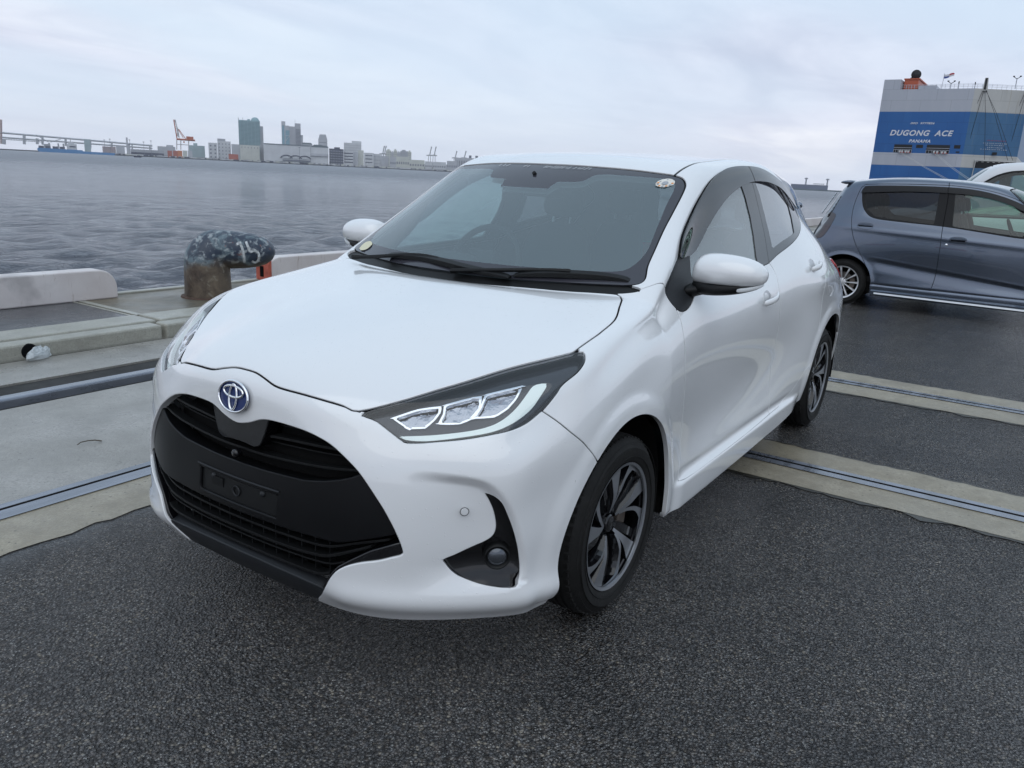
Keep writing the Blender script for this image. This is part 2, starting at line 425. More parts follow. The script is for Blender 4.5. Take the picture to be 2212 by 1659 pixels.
def panel(name, S, labs, mat, parent, lip=.009, bev=.0016, off=0.0, both='merge', flip=False, zoff=None, where=None, label=None):
    labs = [labs] if isinstance(labs, str) else labs
    k = np.isin(S.L, [S.lab(l) for l in labs])
    if where is not None: k &= where(S.cen())
    T = S.T[k]
    if not len(T): return []
    u, inv = np.unique(T, return_inverse=True); T = inv.reshape(-1, 3); P = S.P[u].copy(); N = S.N[u].copy()
    P0y = P[:, 1].copy()
    if off: P += N*off
    P[abs(P0y) < 1e-6, 1] = 0
    if lip:
        E = np.vstack([T[:, [0, 1]], T[:, [1, 2]], T[:, [2, 0]]]); O = np.concatenate([T[:, 2], T[:, 0], T[:, 1]])
        key = np.minimum(E[:, 0], E[:, 1]).astype(np.int64)*10**7+np.maximum(E[:, 0], E[:, 1])
        _, i1, c1 = np.unique(key, return_index=True, return_counts=True); b = i1[c1 == 1]; E = E[b]; O = O[b]
        k2 = ~((abs(P[E[:, 0], 1]) < 1e-6) & (abs(P[E[:, 1], 1]) < 1e-6)); E = E[k2]
        d = P[E[:, 1]]-P[E[:, 0]]; t = np.cross(d, N[E[:, 0]]+N[E[:, 1]])
        t /= np.maximum(np.linalg.norm(t, axis=1, keepdims=True), 1e-12)
        tv = np.zeros_like(P)
        for c in (0, 1):
            for a in range(3): tv[:, a] += np.bincount(E[:, c], t[:, a], len(P))
        tv /= np.maximum(np.linalg.norm(tv, axis=1, keepdims=True), 1e-12)
        for _ in range(4):      # even out the direction of the rolled edge along the outline
            acc = tv.copy()
            for a in range(3): acc[:, a] += np.bincount(E[:, 0], tv[E[:, 1], a], len(P))+np.bincount(E[:, 1], tv[E[:, 0], a], len(P))
            tv = acc/np.maximum(np.linalg.norm(acc, axis=1, keepdims=True), 1e-12)
        bv = np.unique(E); mp = -np.ones(len(P), int); mp[bv] = np.arange(len(bv))
        tb, nb, pb = tv[bv], N[bv], P[bv]
        n0 = len(P); nbv = len(bv)
        r1 = pb+tb*bev-nb*bev; r2 = r1-nb*lip
        N1 = tb*.92+nb*.38; P = np.vstack([P, r1, r1, r2]); N = np.vstack([N, N1, tb, tb])
        e0, e1 = E[:, 0], E[:, 1]; q0, q1 = mp[e0], mp[e1]
        def quad(a, b, c, d): return np.vstack([np.stack([a, b, c], 1), np.stack([a, c, d], 1)])
        T = np.vstack([T, quad(e1, e0, n0+q0, n0+q1), quad(n0+nbv+q1, n0+nbv+q0, n0+2*nbv+q0, n0+2*nbv+q1)])
        N /= np.maximum(np.linalg.norm(N, axis=1, keepdims=True), 1e-12)
    if flip: T = T[:, ::-1]; N = -N
    Pm = P*[1, -1, 1]; Nm = N*[1, -1, 1]; Tm = T[:, ::-1]
    res = []
    if both == 'merge': sets = [(np.vstack([P, Pm]), np.vstack([N, Nm]), np.vstack([T, Tm+len(P)]))]
    elif both == 'pair': sets = [(P, N, T), (Pm, Nm, Tm)]
    elif both == 'right': sets = [(Pm, Nm, Tm)]
    else: sets = [(P, N, T)]
    for p, n, t in sets:
        o = obj(name, flat_mesh(name, p, n, t), mat, parent)
        res.append(o)
    return res
def ss(a, b, x):
    t = np.clip((x-a)/(b-a), 0, 1); return t*t*(3-2*t)

# ------------------------------------------------------------------ car materials
def paint_white():
    m = M('pearl_white_paint', (.75, .755, .76), rough=.22, spec=.6, coat=1, coat_r=.02); m.node_tree.nodes['Principled BSDF'].inputs['Coat IOR'].default_value = 1.75
    return add_drops(m, 95, .35)
WHITE = paint_white()
BLACKP = M('satin_black_plastic', (.007, .0075, .008), rough=.45, spec=.25)
SLATE = M('dark_grey_plastic', (.018, .020, .023), rough=.5, spec=.35, bump=.05, bump_s=400)
GLOSSB = M('gloss_black', (.004, .004, .005), rough=.08, spec=.5, coat=.2)
GAPM = M('panel_gap_dark', (.006, .006, .007), rough=.9, spec=.1)
CHROME = M('chrome', (.85, .86, .88), rough=.06, metal=1)
SILVER = M('machined_grey', (.36, .375, .40), rough=.34, metal=.8)
RUBBER = M('tyre_rubber', (.011, .0108, .0105), rough=.72, spec=.3, noise_c=.35, noise_s=14, bump=.15, bump_s=90)
INTER = M('interior_trim_grey', (.10, .105, .11), rough=.8, spec=.2)
INTERD = M('interior_dark', (.018, .019, .021), rough=.75, spec=.25)
HEADL = M('headliner', (.32, .33, .33), rough=.9, spec=.1)
GLASSW = glass('windscreen_glass', (.74, .92, .92), 1.80, pale_mix=.085, pale_col=(.55, .80, .88))
GLASSS = glass('side_glass', (.62, .76, .74), 2.1, pale_mix=.17, pale_col=(.66, .76, .76))
GLASSP = glass('privacy_glass', (.20, .21, .22), 2.5, pale_mix=.08, pale_col=(.6, .6, .66))
LENS = glass('lamp_lens', (.94, .95, .96), 1.45)
VISOR = glass('smoke_visor', (.03, .03, .038), 1.62, .04, drops=True)
UNDER = M('underbody_black', (.008, .008, .008), rough=.95, spec=.1)
def frit_mat():
    return M('black_glass_edge', (.040, .040, .050), rough=.03, spec=.55)  # black lifted towards lavender grey, painting in some reflected sky
FRIT = frit_mat()
BLUEB = M('badge_blue', (.006, .022, .12), rough=.12, coat=.6)
REFL = M('lamp_reflector', (.36, .38, .42), rough=.06, metal=1, bump=.8, bump_s=18); REFL.node_tree.nodes['Bump'].inputs['Distance'].default_value = .018
DRLM = M('light_guide', (.86, .94, .88), rough=.25, spec=.6, coat=.6)
HOUSE = M('lamp_housing', (.05, .053, .06), rough=.16, metal=.6)
TAILR = M('tail_lamp_red', (.35, .01, .015), rough=.12, coat=1)

TOP = [
[(.712,0,.762),(.690,.22,.748),(.628,.43,.712),(.516,.632,.705)],
[(.610,0,.818),(.585,.23,.808),(.515,.45,.777),(.390,.692,.782)],
[(.430,0,.868),(.410,.24,.860),(.345,.47,.838),(.245,.728,.838)],
[(.235,0,.905),(.220,.25,.898),(.165,.49,.884),(.085,.728,.876)],
[(.045,0,.932),(.030,.25,.926),(-.030,.50,.917),(-.125,.718,.908)],
[(-.105,0,.951),(-.125,.25,.950),(-.198,.48,.946),(-.298,.700,.938)],
[(-.172,0,.966),(-.190,.25,.966),(-.262,.48,.967),(-.358,.690,.966)],
[(-.360,0,1.103),(-.375,.24,1.100),(-.440,.455,1.094),(-.545,.660,1.078)],
[(-.620,0,1.262),(-.635,.23,1.258),(-.690,.430,1.248),(-.775,.615,1.218)],
[(-.900,0,1.393),(-.912,.22,1.390),(-.955,.410,1.378),(-1.020,.578,1.354)],
[(-1.200,0,1.428),(-1.205,.22,1.424),(-1.225,.420,1.416),(-1.260,.585,1.386)],
[(-1.560,0,1.446),(-1.560,.22,1.443),(-1.570,.420,1.434),(-1.580,.592,1.408)],
[(-1.940,0,1.448),(-1.940,.22,1.445),(-1.940,.420,1.434),(-1.940,.582,1.398)],
[(-2.320,0,1.432),(-2.320,.21,1.428),(-2.310,.400,1.412),(-2.300,.550,1.362)],
[(-2.660,0,1.398),(-2.655,.21,1.394),(-2.640,.365,1.372),(-2.610,.518,1.322)],
[(-2.900,0,1.270),(-2.890,.21,1.265),(-2.860,.355,1.230),(-2.790,.535,1.182)],
[(-3.090,0,1.080),(-3.080,.22,1.075),(-3.020,.400,1.050),(-2.915,.590,1.020)]]
SIDE = [
[(.548,.662,.650),(.556,.684,.590),(.554,.702,.520),(.545,.715,.450),(.535,.727,.375),(.520,.735,.305),(.505,.742,.235),(.475,.730,.175)],
[(.420,.738,.702),(.436,.772,.636),(.438,.780,.562),(.435,.780,.490),(.430,.785,.400),(.425,.785,.315),(.415,.790,.240),(.390,.775,.175)],
[(.265,.794,.770),(.277,.812,.700),(.285,.824,.622),(.290,.824,.540),(.290,.826,.430),(.290,.822,.330),(.285,.818,.240),(.270,.800,.175)],
[(.092,.788,.820),(.096,.816,.760),(.100,.830,.685),(.100,.840,.590),(.100,.845,.470),(.100,.842,.350),(.100,.835,.250),(.095,.815,.185)],
[(-.120,.768,.868),(-.120,.804,.810),(-.115,.822,.725),(-.110,.838,.625),(-.110,.844,.500),(-.110,.840,.370),(-.110,.830,.270),(-.110,.808,.195)],
[(-.290,.752,.896),(-.295,.788,.846),(-.30,.816,.768),(-.30,.830,.66),(-.30,.830,.52),(-.30,.830,.39),(-.30,.828,.29),(-.30,.820,.196)],
[(-.355,.738,.914),(-.345,.778,.862),(-.350,.812,.785),(-.350,.826,.670),(-.350,.826,.530),(-.350,.826,.400),(-.350,.828,.295),(-0.350,.826,0.193)],
[(-.555,.700,1.005),(-.560,.755,.925),(-.560,.800,.830),(-.560,.812,.700),(-.560,.808,.550),(-.560,.808,.410),(-.560,.824,.292),(-0.560,.826,0.191)],
[(-.790,.655,1.105),(-.800,.735,.955),(-.800,.795,.848),(-.800,.806,.710),(-.800,.798,.555),(-.800,.802,.410),(-.800,.824,.292),(-0.800,.826,0.191)],
[(-1.040,.648,1.195),(-1.050,.735,.975),(-1.050,.798,.860),(-1.050,.808,.720),(-1.050,.796,.560),(-1.050,.800,.412),(-1.050,.824,.294),(-1.050,.826,0.193)],
[(-1.290,.652,1.220),(-1.300,.738,.992),(-1.300,.802,.872),(-1.300,.812,.730),(-1.300,.798,.570),(-1.300,.802,.418),(-1.300,.824,.298),(-1.300,.826,0.196)],
[(-1.600,.655,1.228),(-1.600,.742,1.012),(-1.600,.808,.888),(-1.600,.820,.745),(-1.600,.806,.585),(-1.600,.808,.430),(-1.600,.825,.305),(-1.600,.826,0.201)],
[(-1.940,.652,1.228),(-1.930,.745,1.045),(-1.930,.816,.912),(-1.930,.832,.770),(-1.930,.828,.620),(-1.930,.828,.460),(-1.930,.828,.320),(-1.930,.826,0.213)],
[(-2.270,.630,1.220),(-2.250,.724,1.076),(-2.250,.815,.930),(-2.250,.842,.790),(-2.250,.846,.650),(-2.250,.846,.490),(-2.250,.838,.350),(-2.250,.815,.245)],
[(-2.560,.598,1.192),(-2.540,.697,1.072),(-2.540,.792,.938),(-2.540,.836,.800),(-2.540,.848,.660),(-2.540,.846,.500),(-2.540,.838,.360),(-2.540,.815,.260)],
[(-2.770,.606,1.090),(-2.800,.670,1.005),(-2.820,.750,.905),(-2.830,.816,.790),(-2.830,.838,.660),(-2.830,.828,.510),(-2.830,.820,.370),(-2.830,.800,.270)],
[(-2.958,.622,.955),(-3.000,.660,.895),(-3.030,.700,.830),(-3.050,.730,.740),(-3.070,.745,.630),(-3.070,.750,.500),(-3.050,.745,.380),(-3.020,.735,.280)]]
FRONT = [
[(.738,0,.705),(.718,.23,.695),(.662,.435,.662)],
[(.742,0,.640),(.728,.24,.630),(.682,.455,.602)],
[(.748,0,.565),(.738,.25,.555),(.692,.470,.535)],
[(.762,0,.485),(.750,.25,.475),(.700,.480,.460)],
[(.772,0,.400),(.758,.26,.390),(.702,.490,.380)],
[(.776,0,.320),(.762,.27,.312),(.700,.500,.305)],
[(.772,0,.245),(.756,.27,.238),(.692,.510,.235)],
[(.728,0,.172),(.718,.27,.170),(.660,.505,.170)]]
REAR = [
[(-3.135,0,1.000),(-3.125,.23,.995),(-3.080,.440,.985)],
[(-3.165,0,.910),(-3.155,.24,.905),(-3.110,.460,.905)],
[(-3.170,0,.820),(-3.160,.24,.820),(-3.130,.480,.825)],
[(-3.180,0,.730),(-3.170,.25,.730),(-3.140,.490,.735)],
[(-3.190,0,.620),(-3.180,.25,.620),(-3.150,.500,.625)],
[(-3.180,0,.500),(-3.170,.25,.500),(-3.140,.500,.500)],
[(-3.150,0,.380),(-3.140,.25,.380),(-3.110,.500,.380)],
[(-3.100,0,.290),(-3.090,.25,.290),(-3.060,.490,.285)]]

# traced outlines of the panels, in metres on the body
HOOD_F = [(.713,-.125,.749),(.709,-.083,.760),(.704,-.041,.768),(.704,0,.770),(.704,.041,.768),(.709,.083,.760),(.713,.125,.749),(.709,.164,.744),(.697,.227,.740),(.683,.280,.733),(.667,.331,.725),(.653,.378,.716)]
LAMP_T = [(.653,.386,.711),(.582,.447,.740),(.508,.507,.767),(.431,.568,.793),(.347,.626,.820),(.261,.687,.841),(.192,.727,.854)]
LAMP_R = [(.163,.746,.855),(.164,.758,.850),(.193,.774,.834),(.237,.779,.815),(.283,.772,.797),(.304,.768,.785),(.323,.767,.769),(.365,.758,.736),(.409,.743,.708),(.454,.723,.692),(.504,.685,.682),(.550,.633,.670),(.591,.577,.661),(.615,.540,.655),(.631,.509,.656),(.638,.472,.674),(.644,.428,.696)]
SEAM_H = [(.150,.730,.853),(.060,.728,.880),(.008,.724,.889),(-.104,.709,.907),(-.208,.671,.926),(-.292,.630,.956)]
COWL_H = [(-.279,.568,.955),(-.219,.426,.954),(-.150,.190,.954),(-.138,.060,.952),(-.138,-.06,.952),(-.150,-.190,.954)]
GRILLE = [(-.113,.658),(-.086,.651),(-.057,.639),(-.015,.628),(.015,.628),(.057,.639),(.086,.651),(.113,.658),(.153,.660),(.210,.658),(.253,.654),(.294,.646),(.335,.633),(.376,.611),(.417,.583),(.445,.556),(.477,.518),(.502,.484),(.527,.440),(.543,.402),(.549,.376),(.540,.366),(.526,.361),(.493,.348),(.449,.336),(.411,.319),(.386,.300),(.368,.275),(.349,.240),(.322,.205),(.286,.168),(.270,.12),(-.15,.12)]
FOG = [(.545,.711,.533),(.530,.727,.530),(.516,.741,.514),(.504,.751,.483),(.490,.762,.440),(.478,.771,.392),(.468,.775,.342),(.465,.776,.304),(.472,.774,.280),(.489,.762,.274),(.520,.734,.279),(.551,.702,.289),(.579,.670,.304),(.595,.652,.317),(.606,.639,.336),(.614,.630,.357),(.598,.652,.368),(.570,.688,.389),(.542,.720,.408),(.529,.732,.425),(.526,.734,.450),(.531,.728,.486),(.540,.718,.516)]
CREASE = [(-.091,.588),(-.046,.594),(-.011,.594),(.034,.591),(.078,.586),(.111,.578),(.139,.561),(.168,.528),(.195,.480),(.216,.425),(.233,.363),(.240,.302)]
WS = [(-.19,.974),(0,.974),(.19,.974),(.426,.977),(.568,.980),(.640,.984),(.664,.998),(.645,1.040),(.631,1.089),(.612,1.156),(.597,1.225),(.583,1.285),(.570,1.316),(.545,1.338),(.510,1.347),(.475,1.351),(.343,1.361),(.159,1.367),(0,1.368),(-.159,1.367)]
FRITP = [(-.249,1.014),(0,1.013),(.249,1.014),(.436,1.016),(.560,1.020),(.598,1.034),(.612,1.080),(.592,1.151),(.565,1.238),(.550,1.298),(.528,1.324),(.490,1.333),(.369,1.338),(.274,1.339),(.240,1.331),(.219,1.308),(.142,1.303),(.122,1.300),(.112,1.278),(.09,1.275),(0,1.275),(-.09,1.275),(-.112,1.278),(-.122,1.300),(-.142,1.303)]
DLO = [(-.457,.973),(-.508,1.001),(-.577,1.034),(-.631,1.062),(-.680,1.120),(-.805,1.194),(-.932,1.265),(-1.059,1.326),(-1.206,1.368),(-1.357,1.388),(-1.525,1.396),(-1.666,1.394),(-1.811,1.378),(-2.003,1.346),(-2.201,1.300),(-2.330,1.252),(-2.375,1.205),(-2.325,1.157),(-2.208,1.115),(-2.058,1.082),(-1.869,1.050),(-1.690,1.022),(-1.554,.995),(-1.475,.986),(-1.30,.975),(-1.00,.966),(-.80,.960),(-.68,.948),(-.60,.915),(-.53,.897),(-.48,.897),(-.460,.915),(-.453,.945)]
SAIL = [(-.40,1.10),(-.86,1.26),(-.815,1.15),(-.771,1.072),(-.745,1.033),(-.711,.999),(-.69,.94),(-.66,.85),(-.40,.85)]
GLASSF = [(-.86,1.26),(-.815,1.15),(-.771,1.072),(-.745,1.033),(-.711,.999),(-.69,.940),(-1.39,.94),(-1.414,1.028),(-1.428,1.052),(-1.455,1.118),(-1.462,1.189),(-1.435,1.264),(-1.392,1.326),(-1.33,1.42),(-.9,1.42)]
GLASSR = [(-1.54,1.42),(-1.586,1.333),(-1.632,1.278),(-1.665,1.199),(-1.668,1.124),(-1.648,1.048),(-1.815,1.075),(-2.007,1.099),(-2.055,1.106),(-2.135,1.175),(-2.160,1.230),(-2.068,1.291),(-1.978,1.329),(-1.85,1.42)]
BPMID = [(-1.50,1.43),(-1.518,1.378),(-1.535,1.341),(-1.568,1.282),(-1.598,1.200),(-1.600,1.122),(-1.577,1.059),(-1.532,.98)]
DRL = [(.323,.737,.800),(.357,.742,.771),(.389,.739,.742),(.423,.728,.721),(.460,.709,.706),(.497,.679,.693),(.544,.627,.681),(.586,.573,.670),(.607,.543,.666),(.625,.510,.665),(.628,.495,.671),(.619,.508,.673),(.579,.567,.681),(.522,.640,.695),(.482,.679,.709),(.448,.700,.728),(.413,.709,.751),(.377,.712,.779),(.348,.713,.798)]
REFS = [[(.612,.450,.715),(.562,.491,.737),(.522,.537,.747),(.535,.545,.734),(.558,.543,.715),(.582,.534,.698),(.607,.497,.694)],
[(.516,.543,.750),(.480,.575,.763),(.445,.609,.775),(.473,.626,.747),(.506,.621,.722),(.528,.603,.712),(.558,.558,.708),(.533,.555,.731)],
[(.437,.617,.778),(.403,.648,.789),(.363,.684,.801),(.403,.693,.771),(.433,.688,.749),(.465,.672,.731),(.500,.625,.725),(.473,.627,.748)]]
VISOR_P = [(-.631,1.062),(-.680,1.120),(-.805,1.194),(-.932,1.265),(-1.059,1.326),(-1.206,1.368),(-1.357,1.388),(-1.525,1.396),(-1.666,1.394),(-1.811,1.378),(-2.003,1.346),(-2.201,1.300),(-2.330,1.252),(-2.375,1.215),(-2.300,1.215),(-2.144,1.268),(-1.979,1.312),(-1.778,1.335),(-1.631,1.340),(-1.515,1.336),(-1.422,1.326),(-1.357,1.315),(-1.256,1.290),(-1.155,1.257),(-1.048,1.210),(-.948,1.155),(-.879,1.112),(-.812,1.078),(-.767,1.064),(-.710,1.058)]

def shell(level=4):
    V, F = cage_from(TOP, SIDE, FRONT, REAR); X, Q = subsurf(V, F, level)
    T = np.vstack([Q[:, [0, 1, 2]], Q[:, [0, 2, 3]]]); N = vnormals(X, T)
    # pressed-in and raised forms of the body sides and bumper
    ay = abs(X[:, 1]); d = np.zeros(len(X)); x, z = X[:, 0], X[:, 2]
    side = ss(.55, .75, ay)
    for cx, r0 in ((-.017, .360), (-2.56, .372)):
        r = np.hypot(x-cx, z-.285)
        d += side*.007*ss(r0+.075, r0+.020, r)*(z > .20)                       # arch flare
    u = (-x+ay)*.7071
    Qc = np.stack([u, z], 1); P2 = cr(np.array(CREASE), False, 6)
    cheek = np.vstack([P2, [(.236, .285), (.12, .262), (-.02, .262), (-.16, .300), (-.20, .40), (-.17, .55)]])
    ins = inside(Qc, cheek); de = seg_dist(Qc, P2, False); db = np.abs(z-(.285+.0*u))
    fade = ss(-.10, .12, u)*(x > .2)*ss(.40, .52, ay)
    d -= np.where(ins, .026*ss(0, .030, de)*fade*ss(.262, .345, z), 0)
    # shelf above the lower lip
    d += .012*np.exp(-((z-.235)/.035)**2)*(x > .25)*ss(.30, .42, ay)
    # door scallop and the raised sill
    dz = (z-.47-.10*(-x-1.2))/.10
    d -= .0035*np.exp(-dz*dz)*ss(-.50, -.85, x)*ss(-2.15, -1.75, x)*side
    d += .013*ss(.300, .276, z)*ss(.15, .20, z)*ss(-.42, -.50, x)*ss(-2.15, -1.95, x)*side; d -= .006*np.exp(-((z-.312)/.014)**2)*ss(-.45, -.55, x)*ss(-2.0, -1.8, x)*side
    # shoulder over the rear wheel
    d += .012*np.exp(-((z-.86)/.06)**2)*ss(-1.75, -2.35, x)*ss(-3.0, -2.7, x)*side
    X = X+N*d[:, None]; X[abs(X[:, 1]) < 1e-5, 1] = 0
    N = vnormals(X, T); k = X[T].mean(1)[:, 1] > 0; T = T[k]; u_, inv = np.unique(T, return_inverse=True)
    X, N, T = X[u_], N[u_], inv.reshape(-1, 3)
    c = abs(X[:, 1]) < 1e-6; N[c, 1] = 0; N /= np.linalg.norm(N, axis=1, keepdims=True)
    return Surf(X, N, T)

def white_car():
    car = thing('hatchback_car', 'white wet five door hatchback with black grille parked in the foreground', 'car')
    S = shell()
    side = lambda c, n: (n[:, 1] > .25) & (c[:, 1] > .4)
    front = lambda c, n: (n[:, 0] > .2) & (c[:, 0] > .1)
    corner = lambda c, n: (c[:, 0] > .05) & (n[:, 0]+n[:, 1] > .2)
    top = lambda c, n: (n[:, 2] > .15)
    topf = lambda c, n: (n[:, 2] > .05) & (c[:, 0] > -.5)
    for cx, r0 in ((-.017, .360), (-2.56, .372)):
        def arch(X, cx=cx, r0=r0):
            r = np.hypot(X[:, 0]-cx, np.maximum(X[:, 2]-.285, 0)); return r-r0
        S.mark('arch', arch, lambda c, n: (c[:, 1] > .5) & (abs(n[:, 1]) > .3), ['body'])
    # lower rear edge of the front bumper flows straight down
    S.region('grille', poly(GRILLE, P_FRONT), front, ['body'], gap=.0005)
    S.region('fog', poly(FOG, P_CORN, 4), corner, ['body'], gap=.0005)
    lampf = poly(LAMP_T+LAMP_R, P_LAMP, 4); hoodf = poly(HOOD_F+LAMP_T[1:]+SEAM_H+COWL_H, P_HOOD, 3)
    S.region('lamp', lampf, lambda c, n: (c[:, 0] > .1) & (c[:, 1] > .3) & (c[:, 2] > .55), ['body'], gap=.0018)
    S.region('hood', hoodf, topf, ['body'], gap=.0042)
    S.mark('gap', line(HOOD_F, P_HOOD, 3), topf, ['body'], .0058)
    S.mark('gap', lambda X: np.maximum(np.maximum(hoodf(X)-.009, lampf(X)-.009), -(X[:, 1]-.39)), lambda c, n: (c[:, 0] > .16) & (n[:, 2] > .2) & (c[:, 2] > .69), ['body'])
    cowl = [(p[0]+.001, p[1]) for p in COWL_H[::-1]]+[(-.310, .630), (-.347, .672), (-.362, .660), (-.325, .570), (-.268, .426), (-.206, .19), (-.190, .05), (-.190, -.05), (-.206, -.19)]
    S.region('screen', poly(WS, P_FRONT), lambda c, n: (n[:, 0] > .06) & (c[:, 0] < -.1) & (c[:, 0] > -1.06) & (c[:, 2] > .955), ['body'], gap=.0026)
    S.mark('cowl', poly([(p[0], p[1]) for p in cowl], P_TOP, 3), topf, ['body', 'gap'])
    S.mark('glass', poly(FRITP, P_FRONT, 3), lambda c, n: c[:, 0] < 0, ['screen'])
    dlo = poly(DLO, P_SIDE, 4)
    S.region('dlo', dlo, side, ['body'], gap=.0022)
    S.mark('sail', poly(SAIL, P_SIDE, 0), side, ['dlo'])
    gf = poly(GLASSF, P_SIDE, 0); gr = poly(GLASSR, P_SIDE, 0)
    S.mark('glass_front', lambda X: np.maximum(gf(X), dlo(X)+.016), side, ['dlo'])
    S.mark('glass_rear', lambda X: np.maximum(gr(X), dlo(X)+.016), side, ['dlo'])
    S.mark('gap', line(BPMID, P_SIDE), side, ['dlo'], .0022)
    # seams between white panels
    seams = [[(.372, .731), (.348, .707), (.313, .672), (.253, .622), (.195, .555)],
             [(-.463, .903), (-.459, .870), (-.450, .827), (-.449, .754), (-.462, .671), (-.482, .580), (-.498, .488), (-.500, .42), (-.494, .35), (-.483, .294), (-.56, .286), (-.762, .284), (-1.202, .285), (-1.602, .292), (-1.753, .296), (-1.868, .316), (-1.960, .335), (-2.08, .385), (-2.22, .45)],
             [(-1.540, .992), (-1.561, .952), (-1.540, .876), (-1.556, .786), (-1.584, .700), (-1.600, .60), (-1.605, .45), (-1.59, .294)],
             [(-2.345, 1.150), (-2.335, 1.06), (-2.290, .945), (-2.260, .831), (-2.262, .71), (-2.270, .60)]]
    for q, w_ in ((seams[0], .0034), (seams[1][:10], .0038), (seams[1][9:], .0014), (seams[2], .0038), (seams[3], .0034)): S.seam(line(q, P_SIDE, 5), side, w_)
    S.seam(line([(-.343, .661, .966), (-.39, .690, .968), (-.456, .716, .972)], P_TOP, 4), lambda c, n: (c[:, 2] > .93) & (c[:, 1] > .6) & (c[:, 2] < 1.02), .0018)
    fuel = [(-2.345, .885), (-2.420, .905), (-2.500, .885), (-2.540, .840), (-2.510, .790), (-2.440, .770), (-2.365, .785), (-2.335, .835)]
    S.seam(line(fuel+[fuel[0]], P_SIDE, 4), side, .0016)
    S.seam(line([(-.926, .514), (-.979, .517), (-1.079, .522), (-1.3, .520), (-1.6, .515), (-2.1, .505), (-2.5, .47), (-2.66, .45)], P_TOP, 4), lambda c, n: (n[:, 2] > .3) & (c[:, 0] < -.8), .0055, name='ditch')
    S.seam(line([(-2.75, -.04), (-2.745, .2), (-2.71, .36), (-2.66, .46)], P_TOP, 4), top, .002)
    rw = [(-.04, 1.07), (.36, 1.06), (.42, 1.10), (.37, 1.24), (.32, 1.31), (-.04, 1.33)]
    S.region('rear_glass', poly(rw, P_FRONT, 3), lambda c, n: (c[:, 0] < -2.6) & (n[:, 0] < -.2), ['body'], gap=.002)
    S.region('tail', poly([(-2.80, .93), (-3.3, .90), (-3.3, .80), (-2.98, .80), (-2.86, .86)], P_SIDE, 2), lambda c, n: (c[:, 0] < -2.7) & (c[:, 1] > .3), ['body'], gap=.001)
    # name what is left
    def inp(pg):
        pg = np.array(pg, float); return lambda c, n: inside(c[:, [0, 2]], pg)
    S.assign('bumper', lambda c, n: inp([(.9, .90), (.5, .90), (.40, .765), (.372, .731), (.348, .707), (.313, .672), (.253, .622), (.195, .555), (.18, .3), (.18, .1), (.9, .1)])(c, n))
    dr = seams[1]
    S.assign('front_door', lambda c, n: inp(dr[:15]+[(-1.59, .294), (-1.605, .45), (-1.600, .60), (-1.584, .700), (-1.556, .786), (-1.540, .876), (-1.561, .952), (-1.540, .992), (-1.3, 1.0), (-.7, .98), (-.50, .92)])(c, n) & (c[:, 1] > .5))
    S.assign('rear_door', lambda c, n: inp([(-1.55, 1.00), (-1.561, .952), (-1.540, .876), (-1.556, .786), (-1.584, .700), (-1.600, .60), (-1.605, .45), (-1.59, .294)]+dr[14:]+[(-2.27, .50), (-2.270, .60), (-2.262, .71), (-2.260, .831), (-2.290, .945), (-2.335, 1.06), (-2.345, 1.150), (-2.2, 1.14)])(c, n) & (c[:, 1] > .5))
    S.assign('fender', lambda c, n: (c[:, 0] > -.5) & (c[:, 2] < .969) & (inp([(.5, 1.0), (.40, .765), (.30, .1), (-.483, .1), (-.483, .294), (-.498, .488), (-.482, .580), (-.462, .671), (-.449, .754), (-.450, .827), (-.459, .870), (-.463, .975), (-.30, .975)])(c, n)))
    S.assign('roof', lambda c, n: (n[:, 2] > .5) & (c[:, 0] < -.82) & (c[:, 0] > -2.76) & (c[:, 1] < .52) & (c[:, 2] > 1.3) & (c[:, 1] < np.interp(-c[:, 0], [.926, 1.079, 1.6, 2.5, 2.66], [.514, .522, .515, .47, .45])))
    S.assign('tailgate', lambda c, n: (c[:, 0] < -2.70) & (c[:, 1] < .62) & (c[:, 2] > .55))
    S.assign('rear_bumper', lambda c, n: (c[:, 0] < -2.86) & (c[:, 2] <= .62))
    # panels
    panel('hood', S, 'hood', WHITE, car, lip=.014, bev=.002)
    panel('front_bumper', S, 'bumper', WHITE, car, lip=.020, bev=.0035)
    panel('fender', S, 'fender', WHITE, car, both='pair', lip=.014)
    panel('front_door', S, 'front_door', WHITE, car, both='pair')
    panel('rear_door', S, 'rear_door', WHITE, car, both='pair')
    panel('roof', S, 'roof', WHITE, car)
    panel('side_frame', S, 'body', WHITE, car, both='pair', lip=.014)
    panel('tailgate', S, 'tailgate', WHITE, car)
    panel('rear_bumper', S, 'rear_bumper', WHITE, car)
    panel('panel_gap', S, 'gap', GAPM, car, lip=0, off=-.006)
    panel('roof_moulding', S, 'ditch', BLACKP, car, lip=0, off=-.004, both='pair')
    panel('cowl', S, 'cowl', BLACKP, car, lip=.01, off=-.010)
    ws = panel('windscreen', S, 'glass', GLASSW, car, lip=0, off=-.003)[0]
    fr = panel('screen_border', S, 'screen', FRIT, ws, lip=.004, off=-.003, bev=.0005)[0]
    for o in (panel('front_door_glass', S, 'glass_front', GLASSS, car, lip=0, off=-.005, both='pair') + panel('rear_door_glass', S, 'glass_rear', GLASSP, car, lip=0, off=-.005, both='pair')): pass
    panel('window_frame', S, 'dlo', GLOSSB, car, lip=.008, off=-.001, both='pair')
    panel('sail_panel', S, 'sail', SLATE, car, lip=.008, off=.001, both='pair')
    panel('rear_window', S, 'rear_glass', GLASSP, car, lip=0, off=-.003)
    panel('tail_lamp', S, 'tail', TAILR, car, lip=.006, off=.010, both='pair')
